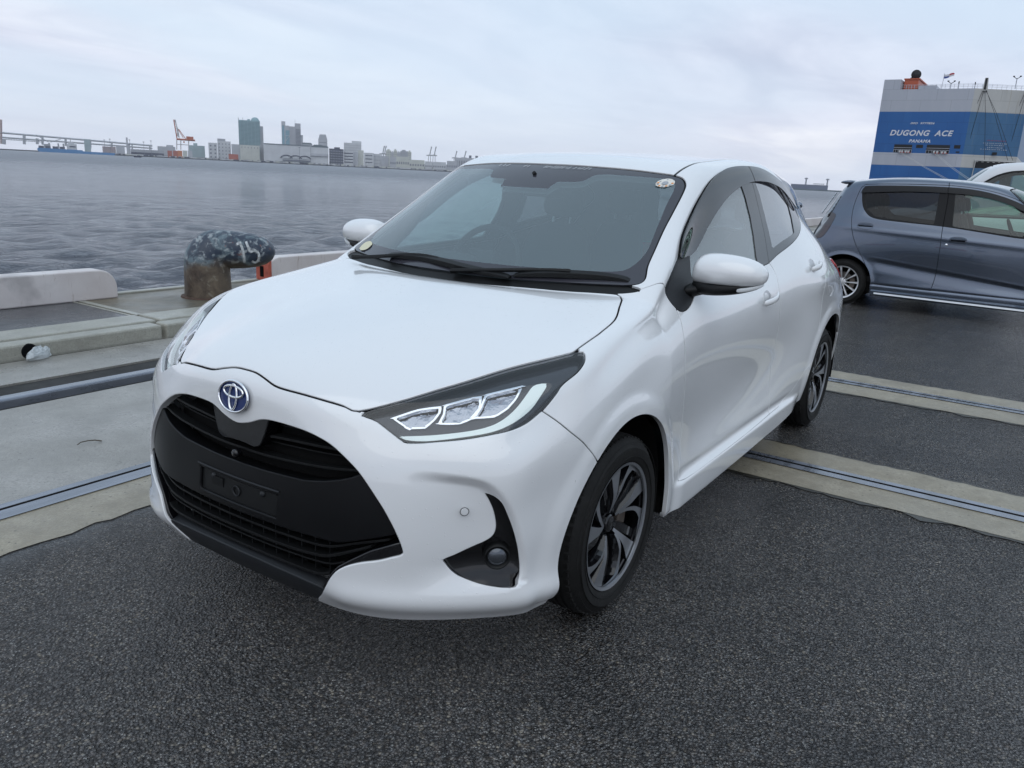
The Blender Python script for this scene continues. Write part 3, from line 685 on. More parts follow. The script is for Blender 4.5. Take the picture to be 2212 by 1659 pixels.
    # inner trim seen through the glass
    panel('interior_trim', S, ['roof', 'body', 'ditch', 'tailgate', 'front_door', 'rear_door', 'dlo', 'screen'], INTER, car, lip=0, off=-.028, flip=True, where=lambda c: (c[:, 2] > .50) & (c[:, 0] < -.3))
    # grille inserts
    G = S.copy(); k = G.L == G.lab('grille'); G.T, G.L = G.T[k], G.L[k]*0; G.names = ['body']
    allm = lambda c, n: np.ones(len(c), bool)
    G.mark('bar', poly([(-.05, .511), (.1, .511), (.194, .514), (.259, .517), (.319, .528), (.373, .542), (.406, .555), (.440, .574), (.54, .62), (.62, .45), (.55, .432), (.49, .412), (.423, .392), (.377, .379), (.22, .375), (-.05, .374)], P_FRONT, 0), allm, ['body'])
    G.mark('lip', poly([(-.05, .252), (.1, .250), (.214, .243), (.333, .232), (.333, .1), (-.05, .1)], P_FRONT, 0), allm, ['body'])
    G.mark('corner', poly([(.333, .232), (.364, .284), (.386, .31), (.416, .332), (.471, .369), (.541, .40), (.62, .38), (.6, .2), (.333, .1)], P_FRONT, 0), allm, ['body'])
    G.mark('tongue', poly([(-.05, .80), (.2, .80), (.119, .659), (.109, .628), (.098, .600), (.087, .578), (.068, .570), (.03, .574), (-.05, .576)], P_FRONT, 0), allm, ['body'])
    G.mark('plate', lambda X: np.maximum(abs(X[:, 1])-.168, abs(X[:, 2]-.425)-.036), allm, ['bar'])
    gr = panel('grille_bar', G, 'bar', M('grille_bar_black', (.004, .0042, .005), rough=.34, spec=.22), car, lip=.05, off=-.012, bev=.004)[0]
    panel('number_plate_mount', G, 'plate', BLACKP, gr, lip=.0, off=-.020)
    panel('lower_lip', G, 'lip', SLATE, car, lip=.03, off=-.004, bev=.004)
    panel('grille_corner_trim', G, 'corner', GLOSSB, car, lip=.05, off=-.008, bev=.004, both='pair')
    panel('badge_surround', G, 'tongue', GLOSSB, car, lip=.04, off=-.008, bev=.003)
    panel('grille_back', G, 'body', UNDER, car, lip=0, off=-.075)
    fm = (S.N[:, 0] > .3) & (S.P[:, 0] > .45); fp = S.P[fm]
    def sx(y, z, dflt=0):
        q = (fp[:, 1]-abs(y))**2+(fp[:, 2]-z)**2; i = np.argpartition(q, 6)[:6]; w = 1/(q[i]+1e-7); return float((fp[i, 0]*w).sum()/w.sum())
    def slat(name, pts, inset, w, t, mat=BLACKP):
        pts = cr(pts, False, 5); both_ = [(-p[0], p[1]) for p in pts[::-1]]+[(p[0], p[1]) for p in pts] if pts[0][0] < .02 else None
        runs = [both_] if both_ else [[(p[0], p[1]) for p in pts], [(-p[0], p[1]) for p in pts]]
        for run in runs:
            mb = MB(); V = []; F = []
            for (y, z) in run:
                x = sx(y, z)-inset; V += [(x, y, z+t), (x, y, z-t), (x-w, y, z-t*.7), (x-w, y, z+t*.7)]
            for i in range(len(run)-1):
                for j in range(4): F.append((i*4+j, i*4+(j+1) % 4, i*4+4+(j+1) % 4, i*4+4+j))
            F += [(0, 1, 2, 3), tuple(len(V)-4+j for j in (3, 2, 1, 0))]
            mb.add(V, F).build(name, mat, car, bevel=.001)
    slat('grille_slat', [(.112, .604), (.196, .609), (.289, .612), (.360, .614), (.376, .606)], .022, .03, .0035)
    slat('grille_slat', [(0, .548), (.1, .548), (.234, .555), (.325, .562), (.425, .572)], .022, .03, .0035)
    slat('grille_slat', [(.09, .580), (.196, .584), (.289, .588), (.395, .594)], .045, .02, .002)
    slat('grille_slat', [(.125, .632), (.22, .636), (.31, .634)], .045, .02, .002)
    slat('grille_slat', [(0, .345), (.2, .345), (.33, .350), (.42, .378), (.50, .40)], .026, .03, .0035)
    slat('grille_slat', [(0, .318), (.2, .317), (.317, .323), (.368, .338), (.424, .362), (.46, .378)], .020, .035, .0042)
    slat('grille_slat', [(0, .297), (.2, .296), (.33, .300), (.385, .318)], .030, .025, .0025)
    slat('grille_slat', [(0, .273), (.15, .271), (.253, .268), (.316, .270), (.352, .283)], .018, .035, .0042)
    for y in (-.105, .105): MB().lathe([(0, .004), (.006, .004), (.009, 0), (.009, -.01)], 12, (sx(y, .44)-.018, y, .443), 'X').build('plate_bolt', SLATE, car, smooth=True)
    MB().box((sx(0, .45)-.022, -.085, .432), (.012, .05, .026)).build('plate_clip', BLACKP, car)
    MB().tube([(sx(0, .425)-.017, .014*math.cos(a), .425+.014*math.sin(a)) for a in np.linspace(0, 2*PI, 20)], .0022, 6, cap=False).build('plate_boss', SLATE, car)
    MB().tube([(sx(y, .468)-.010, y, .4675) for y in np.linspace(-.175, .175, 15)], .0028, 6).build('plate_ledge', SLATE, car)
    for k in range(-7, 8):
        y = k*.048; MB().bx((sx(y, .31)-.055, y-.0015, .245), (sx(y, .31)-.035, y+.0015, .372)).build('grille_rib', BLACKP, car)
    MB().lathe([(.0, .0), (.010, 0), (.012, -.006), (.012, -.02)], 14, (sx(0, .545)+.004, 0, .537), 'X').build('front_camera', GLOSSB, car, smooth=True)
    # badge: two crossed ovals in a ring
    bx = sx(0, .700)+.006; tilt = math.atan2(sx(0, .66)-sx(0, .74), .08)
    bdg = empty('badge', (bx, 0, .700), parent=car); bdg.rotation_euler = (0, -tilt, 0)
    def ell(a, b, cy, cz, n=40, t0=0, t1=2*PI, x=.002): return [(x, cy+a*math.cos(t0+(t1-t0)*i/n), cz+b*math.sin(t0+(t1-t0)*i/n)) for i in range(n+1)]
    mb = MB(); P_ = ell(.059, .041, 0, 0, 40)[:-1]; mb.prism([(p[1], p[2]) for p in P_], -.004, .001, lambda a, b, c: (c, a, b)); mb.build('badge_face', BLUEB, bdg)
    for a, b, cz, r in ((.0605, .0425, 0, .0034), (.0400, .0155, .0135, .0036), (.0155, .0350, -.0020, .0036)):
        MB().tube(ell(a, b, 0, cz, 40, x=.004), r, 8, cap=False).build('badge_ring', CHROME, bdg, smooth=True)
    # head lamps
    Lp = S.copy(); k = Lp.L == Lp.lab('lamp'); Lp.T, Lp.L = Lp.T[k], Lp.L[k]*0; Lp.names = ['body']
    Lp.mark('drl', poly(DRL, P_LAMP, 3), allm, ['body'])
    Lp.mark('edge', lambda X: -(lampf(X)+.0045), allm, ['body'])
    for q in REFS:
        f = poly(q, P_LAMP, 0); Lp.mark('ref', f, allm, ['body'], -.0030)
        Lp.mark('rim', f, allm, ['body'], .0012)
    for sd in ('one', 'right'):
        lm = empty('headlamp', (0, 0, 0), parent=car)
        for nm, lb, mt, of, lp in (('lens', ['body', 'drl', 'ref', 'rim', 'edge'], LENS, 0, 0), ('lamp_housing', ['body'], HOUSE, -.030, 0), ('lamp_edge', ['edge'], BLACKP, -.012, .03),
                                   ('light_guide', ['drl'], DRLM, -.016, .012), ('reflector', ['ref'], REFL, -.042, 0), ('reflector_rim', ['rim'], CHROME, -.024, .012)):
            panel(nm, Lp, lb, mt, lm, lip=lp, bev=.001, off=of, both=sd)
    panel('fog_pocket', S, 'fog', GLOSSB, car, lip=0, off=-.034, both='pair')
    for sg in (1, -1):
        fo = empty('fog_lamp', (.492, .716*sg, .352), parent=car); fo.rotation_euler = (0, 0, R_(40)*sg)
        MB().lathe([(.0, .004), (.02, .003), (.027, -.002), (.030, -.008), (.030, .006), (.034, .006), (.036, -.03)], 24, (0, 0, 0), 'X').build('fog_lamp_bezel', BLACKP, fo, smooth=True)
        MB().lathe([(.0, .006), (.012, .005), (.022, .001), (.026, -.003)], 20, (.004, 0, 0), 'X').build('fog_lamp_lens', M('fog_glass', (.10, .11, .125), rough=.08, metal=.7), fo, smooth=True)
        for (p, q) in (((.572, .664, .492), 45), ((.288, .828, .528), 82)):
            o = MB().lathe([(0, .0012), (.0088, .0010), (.0095, -.004)], 20, (0, 0, 0), 'X').build('parking_sensor', WHITE, car, auto=30)
            o.location = (p[0], p[1]*sg, p[2]); o.rotation_euler = (0, 0, R_(q)*sg)
            MB().tube([(0, .0112*math.cos(a), .0112*math.sin(a)) for a in np.linspace(0, 2*PI, 20)], .0008, 5, cap=False).build('sensor_ring', GAPM, o)
    return car, S, sx

# ------------------------------------------------------------------ wheels
def wheel(parent, x, y, r, rim_r, w, sg, style, rz=0.0, spin=0.0, mats=None):
    """built around its own axis (local y is the axle, outward is +y); sg=-1 turns it to the other side"""
    W = empty('wheel', (x, y, r-.004), rz=(0 if sg > 0 else PI)+rz, parent=parent)
    hw = w/2
    prof = [(rim_r-.006, hw-.012), (rim_r+.004, hw-.002), (rim_r+.020, hw+.004), (rim_r+(r-rim_r)*.55, hw+.007), (r-.036, hw+.001), (r-.018, hw-.009), (r-.007, hw-.022), (r-.001, hw-.040)]
    for g in (.62, .2, -.2, -.62):
        a = g*(hw-.03)
        prof += [(r, a+.006), (r, a+.0052), (r-.007, a+.004), (r-.007, a-.004), (r, a-.0052), (r, a-.006)]
    prof += [(r-.002, -hw+.030), (r-.012, -hw+.010), (r-.03, -hw), (rim_r+.02, -hw), (rim_r-.006, -hw+.015)]
    t = MB().lathe([(p, q) for p, q in prof], 72, (0, 0, 0), 'Y').build('tyre', RUBBER, W, auto=35)
    # shoulder blocks
    mb = MB()
    for k in range(64):
        a = 2*PI*k/64
        for s_ in (1, -1):
            c = Vector((math.cos(a)*(r-.0085), s_*(hw-.029), math.sin(a)*(r-.0095)))
            mb.box(c, (.011, .020, .017), 0, -a, 0)
    o = mb.build('tread_blocks', RUBBER, W); o['kind'] = 'stuff'
    # sidewall ring lines
    for rr in (.25, .78):
        q = rim_r+(r-rim_r)*rr; MB().tube([(q*math.cos(a), hw+(.0055 if rr < .5 else .002), q*math.sin(a)) for a in np.linspace(0, 2*PI, 72)], .0011, 5, cap=False).build('sidewall_ring', RUBBER, t)
    face, dark, lipm = mats
    MB().lathe([(rim_r-.004, hw-.004), (rim_r+.001, hw-.001), (rim_r+.002, hw-.008), (rim_r-.004, hw-.016), (rim_r-.014, hw-.022), (rim_r-.018, -hw+.03), (rim_r-.002, -hw+.004)], 64, (0, 0, 0), 'Y').build('rim', lipm if style == 'multi' else dark, W, auto=40)
    MB().lathe([(rim_r-.001, hw-.0035), (rim_r-.001, hw-.001), (rim_r-.010, hw-.004), (rim_r-.010, hw-.010)], 64, (0, 0, 0), 'Y').build('rim_edge', face, W, auto=40)
    MB().lathe([(0, -.03), (.115, -.03), (.118, -.036), (.118, -.052), (0, -.052)], 40, (0, hw-.035, 0), 'Y').build('brake_disc', M('brake_disc', (.16, .15, .14), rough=.4, metal=.9, noise_c=.4, noise_s=20), W, auto=30)
    cal = MB(); cal.prism([(.085*math.cos(a), .085*math.sin(a)) for a in np.linspace(2.5, 3.7, 8)]+[(.142*math.cos(a), .142*math.sin(a)) for a in np.linspace(3.7, 2.5, 8)], hw-.085, hw-.045, lambda a, b, c: (a, c, b))
    cal.build('brake_caliper', M('caliper_iron', (.12, .10, .085), rough=.6, metal=.5, noise_c=.4), W, bevel=.003)
    MB().lathe([(0, 0), (rim_r-.02, 0)], 32, (0, -.03, 0), 'Y').build('wheel_back', UNDER, W)
    def T(rad, ang, h): return (rad*math.cos(ang), h, rad*math.sin(ang))
    if style == 'twist':
        for k in range(5):
            a0 = spin+2*PI*k/5
            # two arms from one root: one straight, one swept on, tied by a band along the rim
            def arm(nm, r0, r1, f, wd, drop=0.0, mat=face):
                L_, R__ = [], []
                for i in range(9):
                    t = i/8; q = r0+(r1-r0)*t; an = a0+f(t); w_ = wd(t)/2/q; L_.append((q, an+w_)); R__.append((q, an-w_))
                def hh(q): return hw-.013-.034*max(0, 1-q/.115)**1.3-drop
                V = []
                for (q, l), (_, r__) in zip(L_, R__): V += [T(q, l, hh(q)), T(q, r__, hh(q)), T(q, r__-.012/q, hh(q)-.034), T(q, l+.012/q, hh(q)-.034)]
                sp = MB().add(V, [(4*i, 4*i+1, 4*i+5, 4*i+4) for i in range(8)]).build(nm, mat, W)
                MB().add(V, [(4*i+j, 4*i+(j+1) % 4, 4*i+4+(j+1) % 4, 4*i+4+j) for i in range(8) for j in (1, 2, 3)]+[(0, 3, 2, 1), (32, 33, 34, 35)]).build('spoke_side', GLOSSB, sp)
            arm('spoke', .040, rim_r-.004, lambda t: .02*t, lambda t: .010+.018*t+.040*t**2)
            arm('spoke', .055, rim_r-.004, lambda t: .10+.56*t**1.15, lambda t: .010+.010*t+.036*t**6)
            arm('spoke', .045, rim_r-.02, lambda t: -.34+.06*t, lambda t: .030-.004*t, .012, GLOSSB)
            band = [(rim_r-.016+.0*t, .60+.62*t) for t in np.linspace(0, 1, 9)]; V = []
            for i, (q, s_) in enumerate(band): w_ = .020*(1-i/8.)**.8+.002; V += [T(rim_r-.003, a0+s_, hw-.0125), T(rim_r-.003-w_, a0+s_, hw-.0125), T(rim_r-.003-w_, a0+s_, hw-.04)]
            MB().add(V, [(3*i, 3*i+1, 3*i+4, 3*i+3) for i in range(8)]).build('spoke_tail', face, W); MB().add(V, [(3*i+1, 3*i+2, 3*i+5, 3*i+4) for i in range(8)]).build('spoke_side', GLOSSB, W)
        MB().lathe([(0, .0), (.026, -.001), (.030, -.005), (.032, -.014), (.050, -.018), (.056, -.026), (.058, -.05)], 32, (0, hw-.030, 0), 'Y').build('hub', GLOSSB, W, auto=30)
        MB().lathe([(0, .0015), (.020, .0010), (.022, 0)], 24, (0, hw-.030, 0), 'Y').build('hub_cap', GLOSSB, W, smooth=True)
        for k in range(4):
            a = spin+.3+PI/2*k; MB().lathe([(0, .012), (.007, .012), (.0085, .009), (.0085, -.01)], 6, (.043*math.cos(a), hw-.045, .043*math.sin(a)), 'Y').build('wheel_nut', SLATE, W)
    else:
        for k in range(11):
            a0 = spin+2*PI*k/11
            pts = [(.030, -.20), (.080, -.105), (.140, -.085), (rim_r-.004, -.095), (rim_r-.004, .095), (.140, .085), (.080, .105), (.030, .20)]; n = len(pts)
            def hh(q): return hw-.012-.02*max(0, 1-q/.12)
            top_ = [T(q, a0+s_*.62, hh(q)) for q, s_ in pts]; bot = [T(q, a0+s_*.8, hh(q)-.030) for q, s_ in pts]
            MB().add(top_+bot, [tuple(range(n)), tuple(range(n, 2*n))[::-1]]+[(i, (i+1) % n, n+(i+1) % n, n+i) for i in range(n)]).build('spoke', face, W, bevel=.0012)
        MB().lathe([(0, .0), (.022, -.001), (.026, -.006), (.045, -.012), (.055, -.03)], 28, (0, hw-.026, 0), 'Y').build('hub', face, W, auto=30)
        for k in range(4):
            a = spin+.2+PI/2*k; MB().lathe([(0, .010), (.008, .010), (.009, -.01)], 6, (.040*math.cos(a), hw-.038, .040*math.sin(a)), 'Y').build('wheel_nut', BLACKP, W)
    return W

def arch_liner(parent, cx, y0, y1, r, zc=.285):
    V = []; F = []; n = 24
    for k in range(n+1):
        a = PI*k/n-.0; V += [(cx+r*math.cos(a), y0, zc+r*math.sin(a)), (cx+r*math.cos(a), y1, zc+r*math.sin(a))]
    for s_ in (1, -1): V += [(cx+s_*r, y0, .215), (cx+s_*r, y1, .215)]
    for k in range(n): F.append((2*k, 2*k+1, 2*k+3, 2*k+2))
    m = 2*(n+1); F += [(0, 1, m+1, m), (2*n, 2*n+1, m+3, m+2)]
    F.append([2*k+1 for k in range(n+1)]+[m+3, m+1])
    MB().add(V, F).build('wheel_housing', UNDER, parent)

def cage_blob(rows, name, mat, parent, lv=2, closed_u=False, smooth=True):
    """rows of points -> smooth subdivided solid (each row is a closed ring, ends capped)"""
    n = len(rows[0]); V = [p for r in rows for p in r]; F = []
    for i in range(len(rows)-1):
        for k in range(n): F.append((i*n+k, i*n+(k+1) % n, (i+1)*n+(k+1) % n, (i+1)*n+k))
    F += [tuple(range(n))[::-1], tuple((len(rows)-1)*n+k for k in range(n))]
    me = MB().add(V, F).mesh(name); bm = bmesh.new(); bm.from_mesh(me)
    o = obj(name, me, mat, parent); bm.free()
    md = o.modifiers.new('s', 'SUBSURF'); md.levels = lv; md.render_levels = lv
    dg = bpy.context.evaluated_depsgraph_get(); m2 = bpy.data.meshes.new_from_object(o.evaluated_get(dg)); o.modifiers.clear(); o.data = m2
    m2.polygons.foreach_set('use_smooth', [True]*len(m2.polygons))
    return o

def seat(parent, x, y, w=.50):
    st = empty('seat', (x, y, 0), parent=parent)
    def ring(z, cx, d, hw, e=.0): return [(cx-d, -hw, z), (cx+d, -hw, z+e), (cx+d, hw, z+e), (cx-d, hw, z)]
    cage_blob([ring(.56, -.02, .08, w/2-.02), ring(.62, -.03, .075, w/2), ring(.80, -.08, .065, w/2), ring(1.0, -.13, .055, w/2-.03), ring(1.10, -.155, .045, w/2-.09)], 'seat_back', INTERD, st)
    cage_blob([ring(1.11, -.165, .045, .11), ring(1.16, -.175, .05, .135), ring(1.24, -.19, .045, .13), ring(1.27, -.195, .035, .10)], 'head_restraint', INTERD, st)
    cage_blob([[(.02, -w/2, .42), (.02, w/2, .42), (.02, w/2, .56), (.02, -w/2, .56)], [(.28, -w/2, .42), (.28, w/2, .42), (.28, w/2, .58), (.28, -w/2, .58)], [(.50, -w/2+.02, .42), (.50, w/2-.02, .42), (.50, w/2-.02, .56), (.50, -w/2+.02, .56)]], 'seat_cushion', INTERD, st)
    for s_ in (-.05, .05): MB().tube([(-.155, s_, 1.05), (-.17, s_, 1.15)], .007, 6).build('restraint_post', SILVER, st)
    return st

def white_fittings(car, S, sx):
    twist = (SILVER, GLOSSB, BLACKP)
    yw = .729
    wheel(car, -.022, yw, .287, .204, .185, 1, 'twist', spin=R_(9), mats=twist); wheel(car, -2.572, yw, .287, .204, .185, 1, 'twist', spin=R_(30), mats=twist)
    wheel(car, -.022, -yw, .287, .204, .185, -1, 'twist', mats=twist); wheel(car, -2.572, -yw, .287, .204, .185, -1, 'twist', mats=twist)
    for sg in (1, -1):
        arch_liner(car, -.017, .790*sg, .45*sg, .364); arch_liner(car, -2.56, .815*sg, .45*sg, .384)
    MB().bx((-3.0, -.44, .17), (.60, .44, .24)).bx((-2.17, -.80, .19), (-.40, .80, .25)).bx((.36, -.50, .20), (.60, .50, .24)).build('underbody', UNDER, car)
    # mirrors
    for sg in (1, -1):
        mr = empty('door_mirror', (0, 0, 0), parent=car)
        def ring(y, xf, xb, zb, zt, k=.3):
            q = lambda a, b: a+(b-a)*k
            return [(xb, y, q(zb, zt)), (xb, y, q(zt, zb)), (q(xb, xf), y, zt), (q(xf, xb), y, zt-.004), (xf, y, q(zt, zb)), (xf, y, q(zb, zt)-.01), (q(xf, xb), y, zb), (q(xb, xf), y, zb)]
        up = [ring(.742*sg, -.625, -.700, .982, 1.040), ring(.748*sg, -.605, -.704, .978, 1.068), ring(.772*sg, -.585, -.707, .976, 1.088), ring(.815*sg, -.572, -.708, .975, 1.095), ring(.875*sg, -.572, -.710, .975, 1.093), ring(.930*sg, -.585, -.711, .980, 1.086), ring(.972*sg, -.608, -.710, .990, 1.068), ring(.994*sg, -.640, -.702, 1.004, 1.042)]
        cap_ = cage_blob(up, 'mirror_cap', WHITE, mr, 3)
        lo = [ring(.735*sg, -.615, -.712, .945, 1.000), ring(.78*sg, -.590, -.716, .938, 1.006), ring(.85*sg, -.580, -.718, .944, 1.006), ring(.92*sg, -.598, -.718, .958, 1.010), ring(.985*sg, -.645, -.712, .984, 1.018)]
        cage_blob(lo, 'mirror_base', BLACKP, mr, 2)
        arm = [[(-.575, .715*sg, .915), (-.575, .715*sg, .975), (-.70, .715*sg, .975), (-.70, .715*sg, .915)], [(-.58, .745*sg, .925), (-.58, .745*sg, .98), (-.70, .745*sg, .98), (-.70, .745*sg, .925)], [(-.60, .79*sg, .942), (-.60, .79*sg, .985), (-.69, .79*sg, .985), (-.69, .79*sg, .942)], [(-.61, .83*sg, .95), (-.61, .83*sg, .99), (-.69, .83*sg, .99), (-.69, .83*sg, .95)]]
        cage_blob(arm, 'mirror_arm', BLACKP, mr, 2)
        cage_blob([ring(.905*sg, -.590, -.650, .968, .984, .2), ring(.950*sg, -.606, -.660, .975, .990, .2), ring(.990*sg, -.640, -.682, .992, 1.004, .2)], 'turn_signal', M('signal_lens', (.55, .57, .58), rough=.15, coat=.6), mr, 2)
        o = MB().prism([(.765*sg, .985), (.960*sg, 1.0), (.960*sg, 1.06), (.78*sg, 1.075)], -.712, -.718, lambda a, b, c: (c, a, b)).build('mirror_glass', CHROME, mr)
    # door handles
    def side_y(x, z):
        m = (S.P[:, 1] > .4) & (abs(S.P[:, 0]-x) < .06) & (abs(S.P[:, 2]-z) < .06); q = S.P[m]; dd = (q[:, 0]-x)**2+(q[:, 2]-z)**2; i = np.argpartition(dd, 5)[:5]; w = 1/(dd[i]+1e-7); return float((q[i, 1]*w).sum()/w.sum())
    for (x0, z0, x1, z1) in ((-1.285, .845, -1.465, .872), (-2.02, .938, -2.195, .962)):
        for sg in (1, -1):
            h = empty('door_handle', (0, 0, 0), parent=car); rows = []
            for t in (0, .12, .3, .5, .7, .88, 1):
                x, z = x0+(x1-x0)*t, z0+(z1-z0)*t; y = side_y(x, z)+(.006+.034*math.sin(PI*min(max(t, .03), .97))**.5); hz_ = .015+.004*math.sin(PI*t); dd = .009
                rows.append([(x, (y-dd)*sg, z-hz_), (x, (y+dd*.6)*sg, z-hz_*.7), (x, (y+dd*.6)*sg, z+hz_*.7), (x, (y-dd)*sg, z+hz_)])
            cage_blob(rows, 'handle_grip', WHITE, h, 2)
            xm, zm = (x0+x1)/2+.01, (z0+z1)/2; y = side_y(xm, zm)
            V = [(xm+.045*math.cos(a), (side_y(xm+.045*math.cos(a), zm+.032*math.sin(a))+.0012)*sg, zm+.032*math.sin(a)) for a in np.linspace(0, 2*PI, 24)[:-1]]
            MB().add(V, [tuple(range(23))]).build('handle_recess_shade', M('handle_recess_shade', (.42, .43, .45), rough=.3, coat=.6), h)  # flat oval on the door; the hollow's shade is put into its grey
            MB().tube([(v[0], v[1], v[2]) for v in V]+[V[0]], .0012, 5, cap=False).build('recess_edge', WHITE, h)
    # smoked rain visors, two on each side
    VS = S.copy(); vp = poly(VISOR_P, P_SIDE, 4); sd = lambda c, n: (n[:, 1] > .2) & (c[:, 1] > .4)
    VS.L[:] = 0; VS.names = ['body']
    VS.mark('visor', vp, sd, ['body']); VS.mark('cutline', line(BPMID, P_SIDE), sd, ['visor'], .004)
    for fr in (True, False):
        for o in panel('rain_visor', VS, 'visor', VISOR, car, lip=.003, bev=.0012, off=.014, both='pair', where=lambda c: (c[:, 0] > -1.53) == fr): pass
    # wipers
    for pts, ar in (([(-.235, -.345, .990), (-.232, -.275, .992), (-.228, -.155, .992), (-.212, -.053, .988), (-.200, .043, .982), (-.196, .172, .976), (-.200, .254, .974)], [(-.185, -.48, .968), (-.205, -.40, .975), (-.23, -.20, 1.000), (-.222, -.08, .998)]),
                    ([(-.214, .262, .982), (-.262, .389, .990), (-.330, .528, .992), (-.375, .622, .990)], [(-.172, .02, .968), (-.196, .18, .985), (-.255, .36, 1.000), (-.285, .44, 1.003)])):
        wp = empty('wiper', (0, 0, 0), parent=car); P_ = cr(pts, False, 5)
        prof = []
        for i, p in enumerate(P_):
            t = i/(len(P_)-1); h = .004+.016*math.sin(PI*t)**.6
            prof.append([(p[0]-.012, p[1], p[2]+.004), (p[0]+.012, p[1], p[2]-.002), (p[0]+.014, p[1], p[2]+h*.8), (p[0]-.006, p[1], p[2]+.006+h)])
        V = [q for r in prof for q in r]; F = [(i*4+j, i*4+(j+1) % 4, i*4+4+(j+1) % 4, i*4+4+j) for i in range(len(prof)-1) for j in range(4)]+[(0, 1, 2, 3), tuple(len(V)-1-j for j in range(4))]
        MB().add(V, F).build('wiper_blade', BLACKP, wp, bevel=.0015)
        A = cr(ar, False, 5); MB().tube([(p[0], p[1], p[2]+.010) for p in A], [.010]*3+[.008]*(len(A)-3), 6).build('wiper_arm', BLACKP, wp, auto=40)
    # interior
    it = empty('cabin_interior', (0, 0, 0), parent=car)
    cage_blob([[(-.30, -.64, .84), (-.30, .64, .84), (-.30, .64, .935), (-.30, -.64, .935)], [(-.45, -.66, .78), (-.45, .66, .78), (-.45, .66, .955), (-.45, -.66, .955)], [(-.62, -.68, .70), (-.62, .68, .70), (-.62, .68, .950), (-.62, -.68, .950)], [(-.78, -.67, .66), (-.78, .67, .66), (-.78, .67, .885), (-.78, -.67, .885)]], 'dashboard', INTERD, it, 2)
    cage_blob([[(-.60, -.54, .90), (-.60, -.18, .90), (-.60, -.20, .99), (-.60, -.52, .99)], [(-.75, -.54, .88), (-.75, -.18, .88), (-.75, -.22, 1.0), (-.75, -.50, 1.0)]], 'instrument_hood', INTERD, it, 2)
    sw = empty('steering_wheel', (-.90, -.36, .915), parent=car); sw.rotation_euler = (0, R_(-24), 0)
    MB().tube([(0, .182*math.cos(a), .182*math.sin(a)) for a in np.linspace(0, 2*PI, 40)], .015, 8, cap=False).build('wheel_rim', INTERD, sw, smooth=True)
    MB().box((.02, 0, 0), (.05, .15, .12)).box((.01, .11, -.01), (.02, .12, .035)).box((.01, -.11, -.01), (.02, .12, .035)).box((.01, 0, -.11), (.02, .04, .10)).build('wheel_boss', INTERD, sw, bevel=.01)
    MB().bx((-.78, -.66, .50), (-.74, .66, .88)).bx((-2.9, -.74, .26), (-.3, .74, .30)).build('cabin_floor', INTERD, it)
    for y in (-.36, .36): seat(car, -1.42, y)
    for y in (-.40, .0, .40): seat(car, -2.22, y, .42)
    rv = empty('rear_view_mirror', (-.80, 0, 1.265), parent=car); rv.rotation_euler = (0, R_(8), R_(-8))
    MB().box((0, 0, 0), (.02, .22, .06)).build('mirror_shell', INTERD, rv, bevel=.008); MB().tube([(.0, 0, .02), (.06, 0, .075)], .008, 6).build('mirror_stalk', INTERD, rv)
    # stickers and pen marks on the windscreen
    gp = S.P[(S.P[:, 0] > -1.1) & (S.P[:, 0] < -.15) & (S.N[:, 0] > .3) & (S.P[:, 2] > .95)]; gn = S.N[(S.P[:, 0] > -1.1) & (S.P[:, 0] < -.15) & (S.N[:, 0] > .3) & (S.P[:, 2] > .95)]
    def gl(y, z, o=.001):
        q = (gp[:, 1]-abs(y))**2+(gp[:, 2]-z)**2; i = np.argpartition(q, 5)[:5]; w = 1/(q[i]+1e-7); w /= w.sum(); p = (gp[i]*w[:, None]).sum(0); n = (gn[i]*w[:, None]).sum(0)
        return (p[0]+n[0]*o, y, z+n[2]*o)
    def disc(name, cy, cz, ry, rz, mat, o, n=28, a0=0):
        return MB().add([gl(cy+ry*math.cos(a), cz+rz*math.sin(a), o) for a in np.linspace(0, 2*PI, n+1)[:-1]], [tuple(range(n))]).build(name, mat, car)
    disc('inspection_sticker', .508, 1.3155, .029, .0165, M('sticker_pale', (.72, .70, .64), rough=.4), .0006)
    cols = [M('sticker_orange', (.75, .28, .05), rough=.4), M('sticker_grey', (.35, .37, .40), rough=.4)]
    for k in range(12):
        a = 2*PI*k/12; cy, cz = .508+.0225*math.cos(a), 1.3155+.0125*math.sin(a)
        MB().add([gl(cy+.0032*u, cz+.0022*v, .0009) for u, v in ((-1, -1), (1, -1), (1, 1), (-1, 1))], [(0, 1, 2, 3)]).build('sticker_mark', cols[k % 2], car)
    disc('sticker_centre', .508, 1.3155, .010, .006, cols[1], .0009, 16)
    disc('round_sticker', -.575, 1.005, .040, .017, M('sticker_cream', (.66, .62, .42), rough=.4), .0006)
    pen = M('white_pen', (.75, .77, .78), rough=.5)
    for (yc, n_, sp) in ((-.24, 3, .022), (-.10, 2, .016), (.0, 9, .014), (.135, 5, .016)):
        for k in range(n_):
            y = yc+k*sp; z = 1.3555-.00005*k; a = rng.uniform(-.7, .7); l = rng.uniform(.0035, .0065)
            MB().tube([gl(y-l*math.sin(a), z-l*math.cos(a), .001), gl(y+.004, z+.001, .001), gl(y+l*math.sin(a)+.003, z+l*math.cos(a), .001)], .0008, 4).build('pen_stroke', pen, car)

